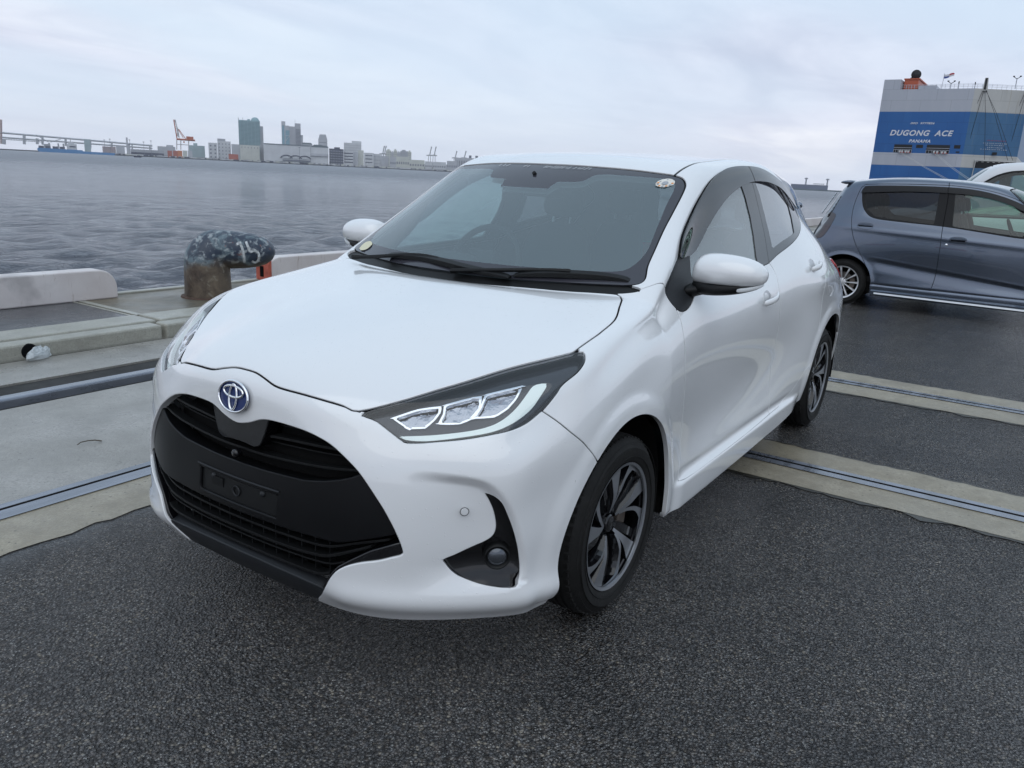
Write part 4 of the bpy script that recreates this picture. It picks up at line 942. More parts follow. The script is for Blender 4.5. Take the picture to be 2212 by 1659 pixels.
# ------------------------------------------------------------------ ground, quay and water
def nodes(name, rough=.5, spec=.5):
    m = bpy.data.materials.new(name); _mats[name] = m; m.use_nodes = True; nt = m.node_tree; b = nt.nodes['Principled BSDF']
    b.inputs['Roughness'].default_value = rough; b.inputs['Specular IOR Level'].default_value = spec
    tc = nt.nodes.new('ShaderNodeTexCoord')
    class K: pass
    k = K(); k.m, k.nt, k.b, k.N, k.L, k.co = m, nt, b, nt.nodes, nt.links, tc.outputs['Object']
    def put(s_, v):
        if isinstance(v, (int, float)): s_.default_value = v
        elif isinstance(v, tuple): s_.default_value = (*v, 1) if len(v) == 3 and s_.type == 'RGBA' else v
        else: k.L.new(v, s_)
    def noise_(scale, detail=4, rough=.55, dist=0, vec=None, sc3=None):
        n = k.N.new('ShaderNodeTexNoise'); n.inputs['Scale'].default_value = scale; n.inputs['Detail'].default_value = detail; n.inputs['Roughness'].default_value = rough; n.inputs['Distortion'].default_value = dist
        v = vec or k.co
        if sc3: mp = k.N.new('ShaderNodeMapping'); mp.inputs['Scale'].default_value = sc3; k.L.new(v, mp.inputs[0]); v = mp.outputs[0]
        k.L.new(v, n.inputs['Vector']); return n.outputs['Fac']
    def vor(scale, feature='F1', out='Distance', rnd=1, sc3=None):
        n = k.N.new('ShaderNodeTexVoronoi'); n.feature = feature; n.inputs['Scale'].default_value = scale; n.inputs['Randomness'].default_value = rnd
        v = k.co
        if sc3: mp = k.N.new('ShaderNodeMapping'); mp.inputs['Scale'].default_value = sc3; k.L.new(v, mp.inputs[0]); v = mp.outputs[0]
        k.L.new(v, n.inputs['Vector']); return n.outputs[out]
    def mr(x, a, b_, c, d): n = k.N.new('ShaderNodeMapRange'); put(n.inputs[0], x); n.inputs[1].default_value = a; n.inputs[2].default_value = b_; n.inputs[3].default_value = c; n.inputs[4].default_value = d; return n.outputs[0]
    def mix(f, a, b_, t='MIX'):
        n = k.N.new('ShaderNodeMix'); n.data_type = 'RGBA'; n.blend_type = t; put(n.inputs[0], f); put(n.inputs[6], a); put(n.inputs[7], b_); return n.outputs[2]
    def ma(op, a, b_=0.0, clamp=False): n = k.N.new('ShaderNodeMath'); n.operation = op; n.use_clamp = clamp; put(n.inputs[0], a); put(n.inputs[1], b_); return n.outputs[0]
    def bump(h, strength, dist, prev=None):
        n = k.N.new('ShaderNodeBump'); n.inputs['Strength'].default_value = strength; n.inputs['Distance'].default_value = dist; k.L.new(h, n.inputs['Height'])
        if prev: k.L.new(prev, n.inputs['Normal'])
        return n.outputs[0]
    def sep(v=None): n = k.N.new('ShaderNodeSeparateXYZ'); k.L.new(v or k.co, n.inputs[0]); return n.outputs
    def gray(c): n = k.N.new('ShaderNodeRGBToBW'); k.L.new(c, n.inputs[0]); return n.outputs[0]
    k.put, k.noise, k.vor, k.mr, k.mix, k.ma, k.bump, k.sep, k.gray = put, noise_, vor, mr, mix, ma, bump, sep, gray
    return k
def asphalt_mat():
    k = nodes('wet_asphalt', .4, 1.0)
    c1 = k.vor(130, out='Color'); g = k.gray(c1); d1 = k.vor(130, out='Distance')
    c2 = k.vor(250, out='Color'); g2 = k.gray(c2)
    big = k.noise(.5, 3); mid = k.noise(3.5, 4)
    stone = k.mr(k.ma('POWER', k.mr(g, .2, .85, 0, 1), 1.7), 0, 1, .010, .125); col_ = k.N.new('ShaderNodeCombineColor')
    hue = k.noise(60, 1)
    k.L.new(k.ma('MULTIPLY', stone, k.mr(hue, .3, .7, 1.0, 1.30)), col_.inputs[0]); k.L.new(stone, col_.inputs[1]); k.L.new(k.ma('MULTIPLY', stone, k.mr(hue, .3, .7, 1.05, .74)), col_.inputs[2])
    fleck = k.ma('GREATER_THAN', g2, .76); fl = k.mr(k.noise(300, 1), .45, .62, 0, 1)
    base = k.mix(k.ma('MULTIPLY', k.ma('MULTIPLY', fleck, fl, True), .9), col_.outputs[0], (.55, .54, .50))
    base = k.mix(k.ma('MULTIPLY', k.ma('GREATER_THAN', g, .86), .8), base, (.30, .26, .20))
    base = k.mix(k.mr(mid, .35, .65, 0, .50), base, (.014, .0145, .017))
    crev_shade = k.mr(d1, .30, .65, 1, .42); base = k.mix(1.0, base, crev_shade, 'MULTIPLY') if False else base
    vm = k.N.new('ShaderNodeVectorMath'); vm.operation = 'SCALE'; k.L.new(base, vm.inputs[0]); k.L.new(crev_shade, vm.inputs['Scale']); base = vm.outputs[0]  # shade in the crevices between stones is multiplied into the base colour
    k.L.new(k.mr(d1, .30, .65, 1.0, .35), k.b.inputs['Specular IOR Level'])
    # standing water along the low edge by the crane rail
    s = k.sep(); pud = k.mr(k.ma('ADD', s['Y'], k.ma('MULTIPLY', k.ma('SUBTRACT', k.noise(2.2, 3), .5), .30)), -.78, -.94, 0, 1)
    base = k.mix(k.ma('MULTIPLY', pud, .7), base, (.045, .048, .052)); base = k.mix(k.ma('MULTIPLY', k.mr(k.noise(.9, 5, .7), .56, .70, 0, 1), .45), base, (.007, .007, .008))
    k.L.new(base, k.b.inputs['Base Color'])
    wet = k.mr(big, .35, .65, 0, 1)
    k.L.new(k.ma('SUBTRACT', k.ma('ADD', k.mr(g2, 0, 1, .14, .36), k.ma('MULTIPLY', wet, -.08)), k.ma('MULTIPLY', pud, .16)), k.b.inputs['Roughness'])
    h = k.ma('ADD', k.ma('MULTIPLY', k.ma('SUBTRACT', 1.0, d1), .8), k.ma('MULTIPLY', g, .9))
    h = k.ma('ADD', h, k.ma('MULTIPLY', k.noise(330, 2), .5))
    h = k.ma('MULTIPLY', h, k.ma('SUBTRACT', 1.0, k.ma('MULTIPLY', pud, .72)))
    k.L.new(k.bump(h, 1.0, .0085), k.b.inputs['Normal'])
    return k.m
def concrete_mat(name, a, b_, scale=7, wetx=None, pits=.5, rough=(.28, .55)):
    k = nodes(name, .5, .5)
    n = k.noise(scale, 6, .65); f = k.noise(160, 2); g = k.gray(k.vor(120, out='Color'))
    c = k.mix(k.mr(n, .32, .68, 0, 1), a, b_); c = k.mix(k.mr(f, .3, .7, 0, .35), c, tuple(x*.6 for x in a)); c = k.mix(k.mr(g, .25, .8, 0, .55), c, tuple(x*.55 for x in b_)); c = k.mix(k.mr(k.noise(1.1, 6, .75, .8), .52, .72, 0, .35), c, tuple(x*.5 for x in a))
    sp = k.ma('GREATER_THAN', k.gray(k.vor(46, out='Color')), .84); spd = k.mr(k.vor(46, out='Distance'), .10, .30, .8, 0); c = k.mix(k.ma('MULTIPLY', k.ma('MULTIPLY', sp, spd), min(1, pits*1.6)), c, (.035, .030, .026))
    pit = k.ma('GREATER_THAN', g, .88); pm = k.mr(k.noise(9, 3), .45, .6, 0, 1)
    c = k.mix(k.ma('MULTIPLY', k.ma('MULTIPLY', pit, pm), pits), c, (.03, .028, .025))
    k.L.new(c, k.b.inputs['Base Color'])
    k.L.new(k.mr(k.noise(1.3, 4, .6, .4), .35, .65, *rough), k.b.inputs['Roughness'])
    k.L.new(k.bump(k.ma('SUBTRACT', k.ma('ADD', f, k.ma('MULTIPLY', n, .8)), k.ma('MULTIPLY', pit, .8)), .45, .004), k.b.inputs['Normal'])
    return k.m
def steel_mat():
    k = nodes('wet_steel', .22, .5); n = k.noise(4, 5, .6, sc3=(.4, 3, 1)); k.L.new(k.mix(k.mr(n, .35, .65, 0, 1), (.17, .185, .215), (.30, .32, .37)), k.b.inputs['Base Color'])
    k.b.inputs['Metallic'].default_value = .55; k.L.new(k.mr(n, .3, .7, .16, .38), k.b.inputs['Roughness']); k.L.new(k.bump(k.noise(40, 3), .15, .003), k.b.inputs['Normal'])
    return k.m
ASPH = asphalt_mat(); STEEL = steel_mat()
TAN = concrete_mat('tan_concrete', (.25, .215, .155), (.40, .355, .27), 9)
GREYC = concrete_mat('grey_wet_concrete', (.25, .238, .215), (.39, .372, .34), 3.5, rough=(.16, .50), pits=.4)
KERB = concrete_mat('pale_kerb_concrete', (.30, .29, .245), (.46, .45, .39), 5, pits=.2)
MOSS = concrete_mat('stained_apron', (.070, .072, .055), (.24, .20, .145), 3, pits=.4)
APRON = concrete_mat('dark_apron', (.050, .052, .058), (.10, .10, .105), 2, pits=.2, rough=(.12, .45))
DIRT = concrete_mat('dark_gritty_strip', (.012, .012, .012), (.042, .040, .038), 12, pits=.2, rough=(.75, .95))
WEDGE = concrete_mat('pavement_joint_grime', (.02, .018, .014), (.05, .044, .03), 20)
GROOVE = M('groove_black', (.006, .006, .007), rough=.95, spec=.1)

def sheet(name, x0, x1, y0, y1, z, mat, nx=1, ny=1, jag=None):
    """flat sheet; jag = (edge, amplitude, step): roughens one long edge"""
    if jag:
        e, amp, step = jag; V = []; F = []
        n = max(2, int(((x1-x0) if e in 'yY' else (y1-y0))/step))
        for i in range(n+1):
            t = i/n; w = amp*(noise.noise(Vector((t*n*.33, z*50+y0, 1)))+.5*noise.noise(Vector((t*n*1.1, 5, y0))))
            if e in 'yY':
                x = x0+(x1-x0)*t; V += [(x, y0+(w if e == 'y' else 0), z), (x, y1+(w if e == 'Y' else 0), z)]
            else:
                y = y0+(y1-y0)*t; V += [(x0+(w if e == 'x' else 0), y, z), (x1+(w if e == 'X' else 0), y, z)]
        for i in range(n): F.append((2*i, 2*i+2, 2*i+3, 2*i+1) if e in 'yY' else (2*i, 2*i+1, 2*i+3, 2*i+2))
        me = MB().add(V, F).mesh(name)
    else: me = MB().add([(x0, y0, z), (x1, y0, z), (x1, y1, z), (x0, y1, z)], [(0, 1, 2, 3)]).mesh(name)
    for p in me.polygons:
        if p.normal.z < 0: p.flip()
    o = obj(name, me, mat); o['kind'] = 'structure'; return o
QX0, QX1 = -420, 60
# main asphalt, up to the joint with the crane rail concrete
sheet('ground', QX0, QX1, -.98, 260, 0, ASPH)
for yb in (-.98,):
    sheet('rail_pavement', QX0, 14, -2.60, yb+.0, .002, GREYC)
sheet('pavement', -14, 8, -1.30, -.955, .004, TAN, jag=('Y', .030, .05))
# flat rail sunk in the tan concrete
sheet('crane_rail', QX0, 14, -1.375, -1.335, .008, STEEL); sheet('rail_groove', QX0, 14, -1.335, -1.315, .0065, GROOVE); sheet('crane_rail', QX0, 14, -1.315, -1.235, .008, STEEL)
# deeper crane rail: slot, raised head, gritty strip
def bar(name, a, b, mat, bev=.0, kind='structure'):
    o = MB().bx(a, b).build(name, mat, bevel=bev); o['kind'] = kind; return o
bar('ground_slot', (QX0, -3.09, -.14), (14, -2.60, -.12), GROOVE)
bar('slot_wall', (QX0, -2.61, -.13), (14, -2.602, -.001), GREYC); bar('slot_wall', (QX0, -3.10, -.13), (14, -3.092, .0), GREYC)
bar('crane_rail', (QX0, -2.81, -.12), (14, -2.725, .022), STEEL, .012)
bar('rail_bed', (QX0, -2.725, -.12), (14, -2.68, -.030), DIRT); bar('grit_strip', (QX0, -3.088, -.12), (14, -2.83, -.012), DIRT)
sheet('kerb_pavement', QX0, 14, -3.60, -3.10, 0, GREYC)
bar('kerb_gutter', (QX0, -3.64, -.03), (14, -3.60, -.008), GROOVE)
# two lines of kerb blocks with open joints, and the raised apron
def kerb_row(name, y0, y1, z1, joints):
    for a, b in zip(joints[:-1], joints[1:]):
        o = MB().bx((a+.018, y0, -.03), (b-.018, y1, z1)).build(name, KERB, bevel=.014); o['kind'] = 'structure'
kerb_row('kerb', -3.79, -3.64, .098, [-27.4, -21.4, -17.4, -13.4, -9.4, -5.4, -1.38, 2.6, 6.6]); kerb_row('kerb', -4.12, -3.82, .104, [-27.5, -21.5, -17.5, -13.5, -9.5, -5.5, -1.45, 2.5, 6.5])
bar('kerb_gutter', (QX0, -3.82, -.03), (14, -3.79, .02), GROOVE); bar('kerb', (QX0, -4.12, -.03), (-27.6, -3.64, .10), KERB)
bar('apron', (-1.41, -5.10, -.2), (14, -4.12, .096), APRON); bar('apron', (QX0, -5.10, -.2), (-1.50, -4.12, .096), MOSS)
bar('joint_strip', (-1.40, -5.00, .05), (-1.418, -4.12, .099), KERB); bar('joint_strip', (-1.505, -5.00, .05), (-1.452, -4.12, .099), KERB); bar('joint_gap', (-1.455, -5.05, .0), (-1.42, -4.12, .075), GROOVE)
bar('quay_edge', (QX0, -5.19, -.25), (14, -5.105, .112), KERB, .01)
bar('quay_wall', (QX0, -5.17, -3.6), (14, -4.9, -.25), MOSS)
# rails that run square to the water, in tan concrete
for xr, w0, w1 in ((-1.795, -.285, .285), (-3.82, -.31, .34)):
    sheet('rail_strip', xr+w0, xr+w1, -.95, 60, .0045, TAN, jag=('x', .034, .05)); sheet('rail_strip', xr+w1-.02, xr+w1+.022, -.95, 40, .0035, WEDGE, jag=('X', .045, .04)); sheet('rail_strip', xr+w0-.02, xr+w0+.03, -.95, 40, .0035, WEDGE, jag=('x', .03, .05))
    sheet('ground_rail', xr-.052, xr-.013, -.95, 60, .009, STEEL); sheet('ground_rail', xr+.010, xr+.066, -.95, 60, .009, STEEL); sheet('rail_groove', xr-.013, xr+.010, -.95, 60, .0075, GROOVE)

def water():
    k = nodes('harbour_water', .07, .5); k.b.inputs['IOR'].default_value = 1.333
    n0 = k.noise(.14, 9, .72, .6); k.L.new(k.mix(k.mr(n0, .35, .65, 0, 1), (.036, .044, .066), (.120, .126, .152)), k.b.inputs['Base Color'])
    h1 = k.noise(1.9, 6, .64, .4, sc3=(.75, 1.15, 1)); h2 = k.noise(6.0, 5, .6, .3, sc3=(.8, 1.1, 1)); h3 = k.noise(.22, 3, .5, .3, sc3=(.7, 1.3, 1))
    ln = k.N.new('ShaderNodeVectorMath'); ln.operation = 'LENGTH'; k.L.new(k.co, ln.inputs[0]); k.L.new(k.mr(ln.outputs['Value'], 25, 380, .08, .33), k.b.inputs['Roughness']); b = k.bump(h3, .8, 1.0); b = k.bump(h1, 1.0, .42, b); b = k.bump(h2, .85, .10, b); k.L.new(b, k.b.inputs['Normal'])
    # grid, fine beside the quay and coarse far out
    def axis(seq):
        out = [seq[0][0]]
        for (a, b_, s0, s1) in seq:
            x = a; n = 0
            while x < b_:
                t = (x-a)/(b_-a); x += s0+(s1-s0)*t; out.append(min(x, b_))
        return np.unique(np.round(out, 4))
    xs = axis([(-4300, -600, 700, 300), (-600, -120, 60, 3), (-120, -25, 1.6, .30), (-25, 8, .18, .18), (8, 60, .5, 6), (60, 4300, 60, 900)])
    ys = -axis([(5.165, 30, .14, .26), (30, 110, .28, 1.3), (110, 500, 1.6, 40), (500, 4300, 60, 900)])
    X, Y = np.meshgrid(xs, ys); r = np.random.RandomState(3); Z = np.zeros_like(X); DX = np.zeros_like(X); DY = np.zeros_like(X)
    dist = np.hypot(X-2, Y-1.7)
    for i in range(90):
        lam = .40*(3.4/.40)**(i/89.)*r.uniform(.9, 1.1); a = R_(-62)+r.normal(0, .55); kx, ky = 2*PI/lam*math.cos(a), 2*PI/lam*math.sin(a)
        amp = .0098*lam**.42*r.uniform(.6, 1.2); ph = r.uniform(0, 2*PI); cell = np.maximum(.16, dist*.013)
        f = np.clip((lam/cell-2.2)/2.0, 0, 1)*np.clip((400-dist)/250, 0, 1)
        q = kx*X+ky*Y+ph; Z += amp*f*np.sin(q); DX += amp*f*.7*math.cos(a)*np.cos(q); DY += amp*f*.7*math.sin(a)*np.cos(q)
    edge = np.abs(Y+5.165) < 1e-3; DY[edge] = 0
    V = np.stack([X+DX, Y+DY, -2.3+Z], -1).reshape(-1, 3); nx = len(xs); ny = len(ys)
    idx = np.arange(nx*ny).reshape(ny, nx); Q = np.stack([idx[:-1, :-1], idx[1:, :-1], idx[1:, 1:], idx[:-1, 1:]], -1).reshape(-1, 4)
    me = bpy.data.meshes.new('water'); me.vertices.add(len(V)); me.vertices.foreach_set('co', V.astype(np.float32).ravel()); me.loops.add(len(Q)*4); me.loops.foreach_set('vertex_index', Q.astype(np.int32).ravel())
    me.polygons.add(len(Q)); me.polygons.foreach_set('loop_start', np.arange(0, len(Q)*4, 4, dtype=np.int32)); me.polygons.foreach_set('loop_total', np.full(len(Q), 4, np.int32)); me.polygons.foreach_set('use_smooth', np.ones(len(Q), bool)); me.update()
    if me.polygons[0].normal.z < 0: me.flip_normals()
    o = obj('water', me, k.m); o['kind'] = 'structure'; return o
water()

# ------------------------------------------------------------------ things on the quay
def bollard():
    bx_, by_, zb = -2.43, -4.56, .096
    k = nodes('flaking_bollard_paint', .45, .5); s = k.sep()
    n1 = k.noise(5.5, 7, .72, .7); n2 = k.noise(17, 5, .65, .5); n3 = k.noise(5, 3)
    paint = k.mix(k.mr(n1, .48, .56, 0, 1), (.022, .034, .058), (.12, .165, .19)); paint = k.mix(k.mr(n2, .53, .62, 0, .8), paint, (.34, .37, .38)); paint = k.mix(k.mr(k.noise(14, 5, .7), .62, .68, 0, .7), paint, (.20, .07, .05))
    rust = k.mix(k.mr(n1, .35, .65, 0, 1), (.035, .022, .016), (.15, .115, .08)); rust = k.mix(k.mr(n2, .58, .66, 0, .7), rust, (.22, .20, .16))
    zf = k.ma('ADD', s['Z'], k.ma('MULTIPLY', k.ma('SUBTRACT', n3, .5), .30)); c = k.mix(k.mr(zf, .27, .36, 0, 1), rust, paint)
    k.L.new(c, k.b.inputs['Base Color']); k.L.new(k.mr(n1, .4, .6, .30, .62), k.b.inputs['Roughness']); k.L.new(k.bump(k.ma('ADD', n1, k.ma('MULTIPLY', n2, .4)), .5, .012), k.b.inputs['Normal'])
    t = thing('mooring_bollard', 'rusty bent mooring bollard with flaking blue paint and the white number 15', 'bollard', (bx_, by_, zb), R_(148))
    # local +x: the way the head points
    rings = []
    n = 28
    path = [(0, 0, .0, .205, .205), (0, 0, .03, .205, .205), (0, 0, .20, .200, .200), (.0, 0, .33, .197, .197)]
    V = []; F = []
    for (x, y, z, a, b) in path: V += [(x+a*math.cos(2*PI*i/n), y+b*math.sin(2*PI*i/n), z) for i in range(n)]
    for j in range(len(path)-1): F += [(j*n+i, j*n+(i+1) % n, (j+1)*n+(i+1) % n, (j+1)*n+i) for i in range(n)]
    MB().add(V, F).build('post', k.m, t, auto=40)
    # head: swept sections turning from upright to level, then a blunt nose
    secs = []
    for f in np.linspace(0, 1, 9):
        a = PI/2*f; R0 = .06
        c = Vector((-.0+R0*(1-math.cos(a))*2.2-.02*f, 0, .295+.135*math.sin(a))); dir_ = Vector((math.sin(a), 0, math.cos(a)))
        secs.append((c, dir_, .198-.020*f, .198-.012*f))
    for x, r1, r2 in ((.20, .172, .188), (.32, .166, .186), (.44, .150, .172), (.52, .122, .145), (.575, .080, .100), (.60, .035, .05)):
        secs.append((Vector((x, 0, .428-.030*(x-.2))), Vector((1, 0, 0)), r1, r2))
    V = []; F = []
    for c, d, rv, rh in secs:
        up = Vector((0, 1, 0)).cross(d)*-1; up = Vector((-d.z, 0, d.x)) if True else up
        V += [c+up*rv*math.cos(2*PI*i/n)+Vector((0, 1, 0))*rh*math.sin(2*PI*i/n) for i in range(n)]
    m = len(secs)
    for j in range(m-1): F += [(j*n+i, j*n+(i+1) % n, (j+1)*n+(i+1) % n, (j+1)*n+i) for i in range(n)]
    F.append(tuple((m-1)*n+i for i in range(n)))
    hd = MB().add(V, F).build('head', k.m, t, smooth=True)
    MB().lathe([(.0, 0), (.24, 0), (.235, .012), (.205, .014)], 32).build('base_flange', M('bollard_rust', (.07, .04, .028), rough=.8, noise_c=.4, noise_s=20), t, auto=30)
    # the painted 15 lies on the near flank of the head (local +y side)
    wp = M('bollard_white_paint', (.42, .44, .45), rough=.6, noise_c=.6, noise_s=38)
    def on(x, s_):   # s_: height over the axis, on the flank
        rr = .188 if x < .40 else .178; zc = .428-.030*(x-.2); a = math.asin(max(-.98, min(.98, s_/.172)))
        return Vector((x, -rr*math.cos(a)-.0025, zc+.172*math.sin(a)))
    def stroke(pts, w=.013):
        P_ = cr(pts, False, 4); V = []; F = []
        for i, p in enumerate(P_):
            q = P_[min(i+1, len(P_)-1)]-P_[max(i-1, 0)]; q /= max(np.hypot(*q), 1e-6); nrm = np.array([-q[1], q[0]])
            V += [on(*(p+nrm*w)), on(*(p-nrm*w))]
        F = [(2*i, 2*i+1, 2*i+3, 2*i+2) for i in range(len(P_)-1)]
        return V, F
    d1 = MB(); d1.add(*stroke([(.275, .090), (.294, .030), (.306, -.04), (.308, -.100)], .0105)); d1.add(*stroke([(.250, .068), (.276, .086)], .010)); d1.build('painted_digit', wp, t)
    d5 = MB(); d5.add(*stroke([(.330, .095), (.345, .046), (.360, .004)], .011)); d5.add(*stroke([(.358, .002), (.392, .018), (.424, .006), (.438, -.030), (.430, -.075), (.404, -.094), (.374, -.080)], .011)); d5.build('painted_digit', wp, t)
    return t
bollard()
def fender_block(x0, x1, label, orange=False, far=False):
    t = thing('edge_block', label, 'kerb block', (x0, -5.06, .096)); L_ = x1-x0; h = .255; w = .17
    k = _mats.get('chalky_white_block') or None
    if k is None:
        kk = nodes('chalky_white_block', .5, .5); n = kk.noise(3, 5, .6); st = kk.noise(7, 5, .7, 1.2, sc3=(3, 1, .35))
        c = kk.mix(kk.mr(n, .3, .7, 0, 1), (.56, .51, .50), (.66, .62, .61)); c = kk.mix(kk.mr(st, .60, .70, 0, .75), c, (.20, .13, .08)); c = kk.mix(kk.mr(kk.noise(2.2, 4), .58, .70, 0, .55), c, (.30, .28, .28))
        kk.L.new(c, kk.b.inputs['Base Color']); kk.L.new(kk.bump(n, .2, .01), kk.b.inputs['Normal']); k = kk.m
    prof = []
    for i in range(9): a = PI/2*i/8; prof.append((.17*(1-math.cos(a)) if True else 0, h-.17+.17*math.sin(a)))
    # side outline in x-z, rounded at both upper ends
    pts = [(0, 0)]+[(.16*(1-math.cos(a)), h-.16+.16*math.sin(a)) for a in np.linspace(0, PI/2, 8)]+[(L_-.16+.16*math.sin(a), h-.16+.16*math.cos(a)) for a in np.linspace(0, PI/2, 8)]+[(L_, 0)]
    MB().prism(pts, -w/2+.015, w/2+.015, lambda a, b, c: (a, c, b)).build('block_body', k, t, bevel=.012)
    if orange:
        po = [(q[0]+L_-.035, q[1]) for q in [(0, 0), (0, h-.005), (.02, h-.012), (.034, h-.03), (.040, h-.08), (.040, 0)]]
        MB().prism(po, -w/2-.005, w/2+.034, lambda a, b, c: (a, c, b)).build('end_cap', M('orange_end_paint', (.42, .095, .06), rough=.5, noise_c=.3, noise_s=12), t, bevel=.008)
        MB().prism([(L_+.001, .05), (L_+.001, .16), (L_+.009, .16), (L_+.009, .05)], -.02, .035, lambda a, b, c: (a, c, b)).build('lifting_recess', GROOVE, t)
    return t
fender_block(-1.80, 1.30, 'stained white edge block, left of the bollard, with rust cracks')
fender_block(-6.50, -3.445, 'white edge block with an orange end, half hidden by the bonnet', orange=True)
fender_block(-29.0, -25.2, 'distant white edge block seen between the two parked cars')
# litter: clear plastic bag at the drain hole, twig on the asphalt
t = thing('plastic_bag', 'crumpled clear plastic bag lying at the drain hole of the kerb', 'bag', (-.43, -3.57, .0), .4)
V = []; F = []; n = 18; m = 9
for j in range(m):
    for i in range(n):
        a = 2*PI*i/n; r_ = .078*math.sin(PI/2*(1-j/(m-1)))*(1+.25*noise.noise(Vector((math.cos(a)*2, math.sin(a)*2, j*.4)))); V.append((r_*1.25*math.cos(a), r_*.62*math.sin(a), .012+.068*math.cos(PI/2*(1-j/(m-1)))*(1+.5*noise.noise(Vector((i*.7, j*.8, 3))))))
for j in range(m-1): F += [(j*n+i, j*n+(i+1) % n, (j+1)*n+(i+1) % n, (j+1)*n+i) for i in range(n)]
MB().add(V, F).build('bag_film', glass('plastic_film', (.80, .82, .84), 1.5, .12, pale_mix=.45), t)
o = MB().lathe([(0, 0), (.048, 0), (.052, .006), (.052, .03)], 20, (0, 0, 0), 'Y').build('drain_hole', GROOVE); o.location = (-.41, -3.634, .045); o.rotation_euler = (0, 0, PI); o['kind'] = 'structure'
pt = D(192, 961, 1.0)-CAM; pt = CAM+pt*(-CAM[2]/pt[2])
pts = [(pt[0]+a, pt[1]+b, .012+c) for a, b, c in ((-.055, .012, -.004), (-.03, .0, .004), (.0, -.004, .008), (.03, -.012, .006), (.05, -.006, .0))]
tag(MB().tube(pts, [.0035, .003, .0028, .0025, .002], 6).build('twig', M('twig_brown', (.10, .085, .065), rough=.8)), 'short pale bent twig on the dark asphalt left of the bumper', 'twig')

# ------------------------------------------------------------------ grey kei hatchback and the cars beyond
KT = [[(2.80,0,.80),(2.78,.22,.79),(2.72,.42,.77),(2.58,.58,.74)],
[(2.62,0,.90),(2.60,.22,.895),(2.56,.43,.885),(2.45,.60,.85)],
[(2.40,0,.965),(2.39,.23,.96),(2.36,.44,.95),(2.28,.63,.91)],
[(2.24,0,1.02),(2.22,.24,1.02),(2.18,.45,1.01),(2.08,.64,.975)],
[(2.00,0,1.19),(1.99,.24,1.18),(1.95,.44,1.16),(1.84,.605,1.11)],
[(1.76,0,1.345),(1.75,.24,1.34),(1.71,.43,1.32),(1.62,.575,1.275)],
[(1.52,0,1.445),(1.51,.24,1.44),(1.48,.43,1.425),(1.42,.560,1.385)],
[(1.15,0,1.495),(1.15,.24,1.49),(1.14,.42,1.475),(1.12,.558,1.438)],
[(.75,0,1.510),(.75,.24,1.505),(.75,.42,1.490),(.75,.556,1.452)],
[(.35,0,1.502),(.35,.24,1.497),(.35,.42,1.482),(.35,.552,1.445)],
[(.02,0,1.470),(.02,.24,1.465),(.02,.41,1.448),(.03,.540,1.410)],
[(-.16,0,1.415),(-.16,.24,1.41),(-.15,.40,1.395),(-.12,.520,1.350)],
[(-.28,0,1.24),(-.28,.24,1.235),(-.26,.42,1.22),(-.205,.550,1.190)],
[(-.38,0,1.04),(-.38,.24,1.035),(-.36,.44,1.025),(-.285,.590,1.000)]]
KS = [[(2.62,.60,.66),(2.65,.62,.58),(2.66,.64,.50),(2.66,.65,.42),(2.65,.655,.34),(2.63,.66,.27),(2.60,.66,.22),(2.56,.65,.17)],
[(2.47,.66,.76),(2.48,.69,.68),(2.48,.70,.60),(2.48,.705,.52),(2.47,.71,.42),(2.46,.71,.32),(2.45,.705,.25),(2.42,.70,.18)],
[(2.28,.685,.83),(2.28,.715,.75),(2.28,.725,.66),(2.28,.73,.56),(2.28,.735,.45),(2.28,.735,.34),(2.28,.73,.26),(2.28,.72,.18)],
[(2.06,.685,.90),(2.05,.712,.82),(2.04,.725,.72),(2.04,.73,.60),(2.04,.735,.48),(2.04,.732,.36),(2.04,.73,.27),(2.04,.72,.17)],
[(1.83,.672,.99),(1.82,.703,.89),(1.80,.722,.78),(1.80,.725,.62),(1.80,.722,.48),(1.80,.722,.36),(1.80,.735,.26),(1.80,.725,.165)],
[(1.60,.645,1.11),(1.58,.700,.92),(1.56,.722,.80),(1.56,.727,.64),(1.56,.720,.49),(1.56,.720,.36),(1.56,.735,.26),(1.56,.725,.165)],
[(1.40,.632,1.19),(1.38,.698,.94),(1.36,.722,.82),(1.36,.728,.66),(1.36,.720,.50),(1.36,.720,.36),(1.36,.735,.26),(1.36,.725,.165)],
[(1.12,.625,1.23),(1.12,.696,.965),(1.12,.722,.84),(1.12,.729,.68),(1.12,.720,.52),(1.12,.720,.37),(1.12,.735,.26),(1.12,.725,.165)],
[(.75,.622,1.24),(.75,.694,.99),(.75,.722,.86),(.75,.730,.70),(.75,.722,.54),(.75,.722,.38),(.75,.735,.26),(.75,.725,.165)],
[(.36,.618,1.24),(.37,.690,1.02),(.37,.720,.88),(.37,.732,.73),(.37,.732,.57),(.37,.732,.40),(.37,.735,.27),(.37,.725,.17)],
[(.04,.608,1.22),(.05,.680,1.04),(.05,.715,.90),(.05,.734,.75),(.05,.7375,.60),(.05,.7375,.43),(.05,.735,.30),(.05,.725,.20)],
[(-.13,.588,1.18),(-.14,.655,1.02),(-.14,.700,.89),(-.15,.728,.75),(-.15,.734,.61),(-.15,.734,.45),(-.15,.73,.33),(-.15,.72,.24)],
[(-.235,.600,1.07),(-.26,.645,.96),(-.28,.675,.86),(-.31,.695,.74),(-.33,.705,.61),(-.34,.705,.47),(-.33,.70,.35),(-.31,.69,.26)],
[(-.315,.610,.93),(-.35,.625,.86),(-.39,.64,.79),(-.42,.65,.70),(-.44,.655,.59),(-.45,.655,.47),(-.44,.65,.36),(-.41,.64,.27)]]
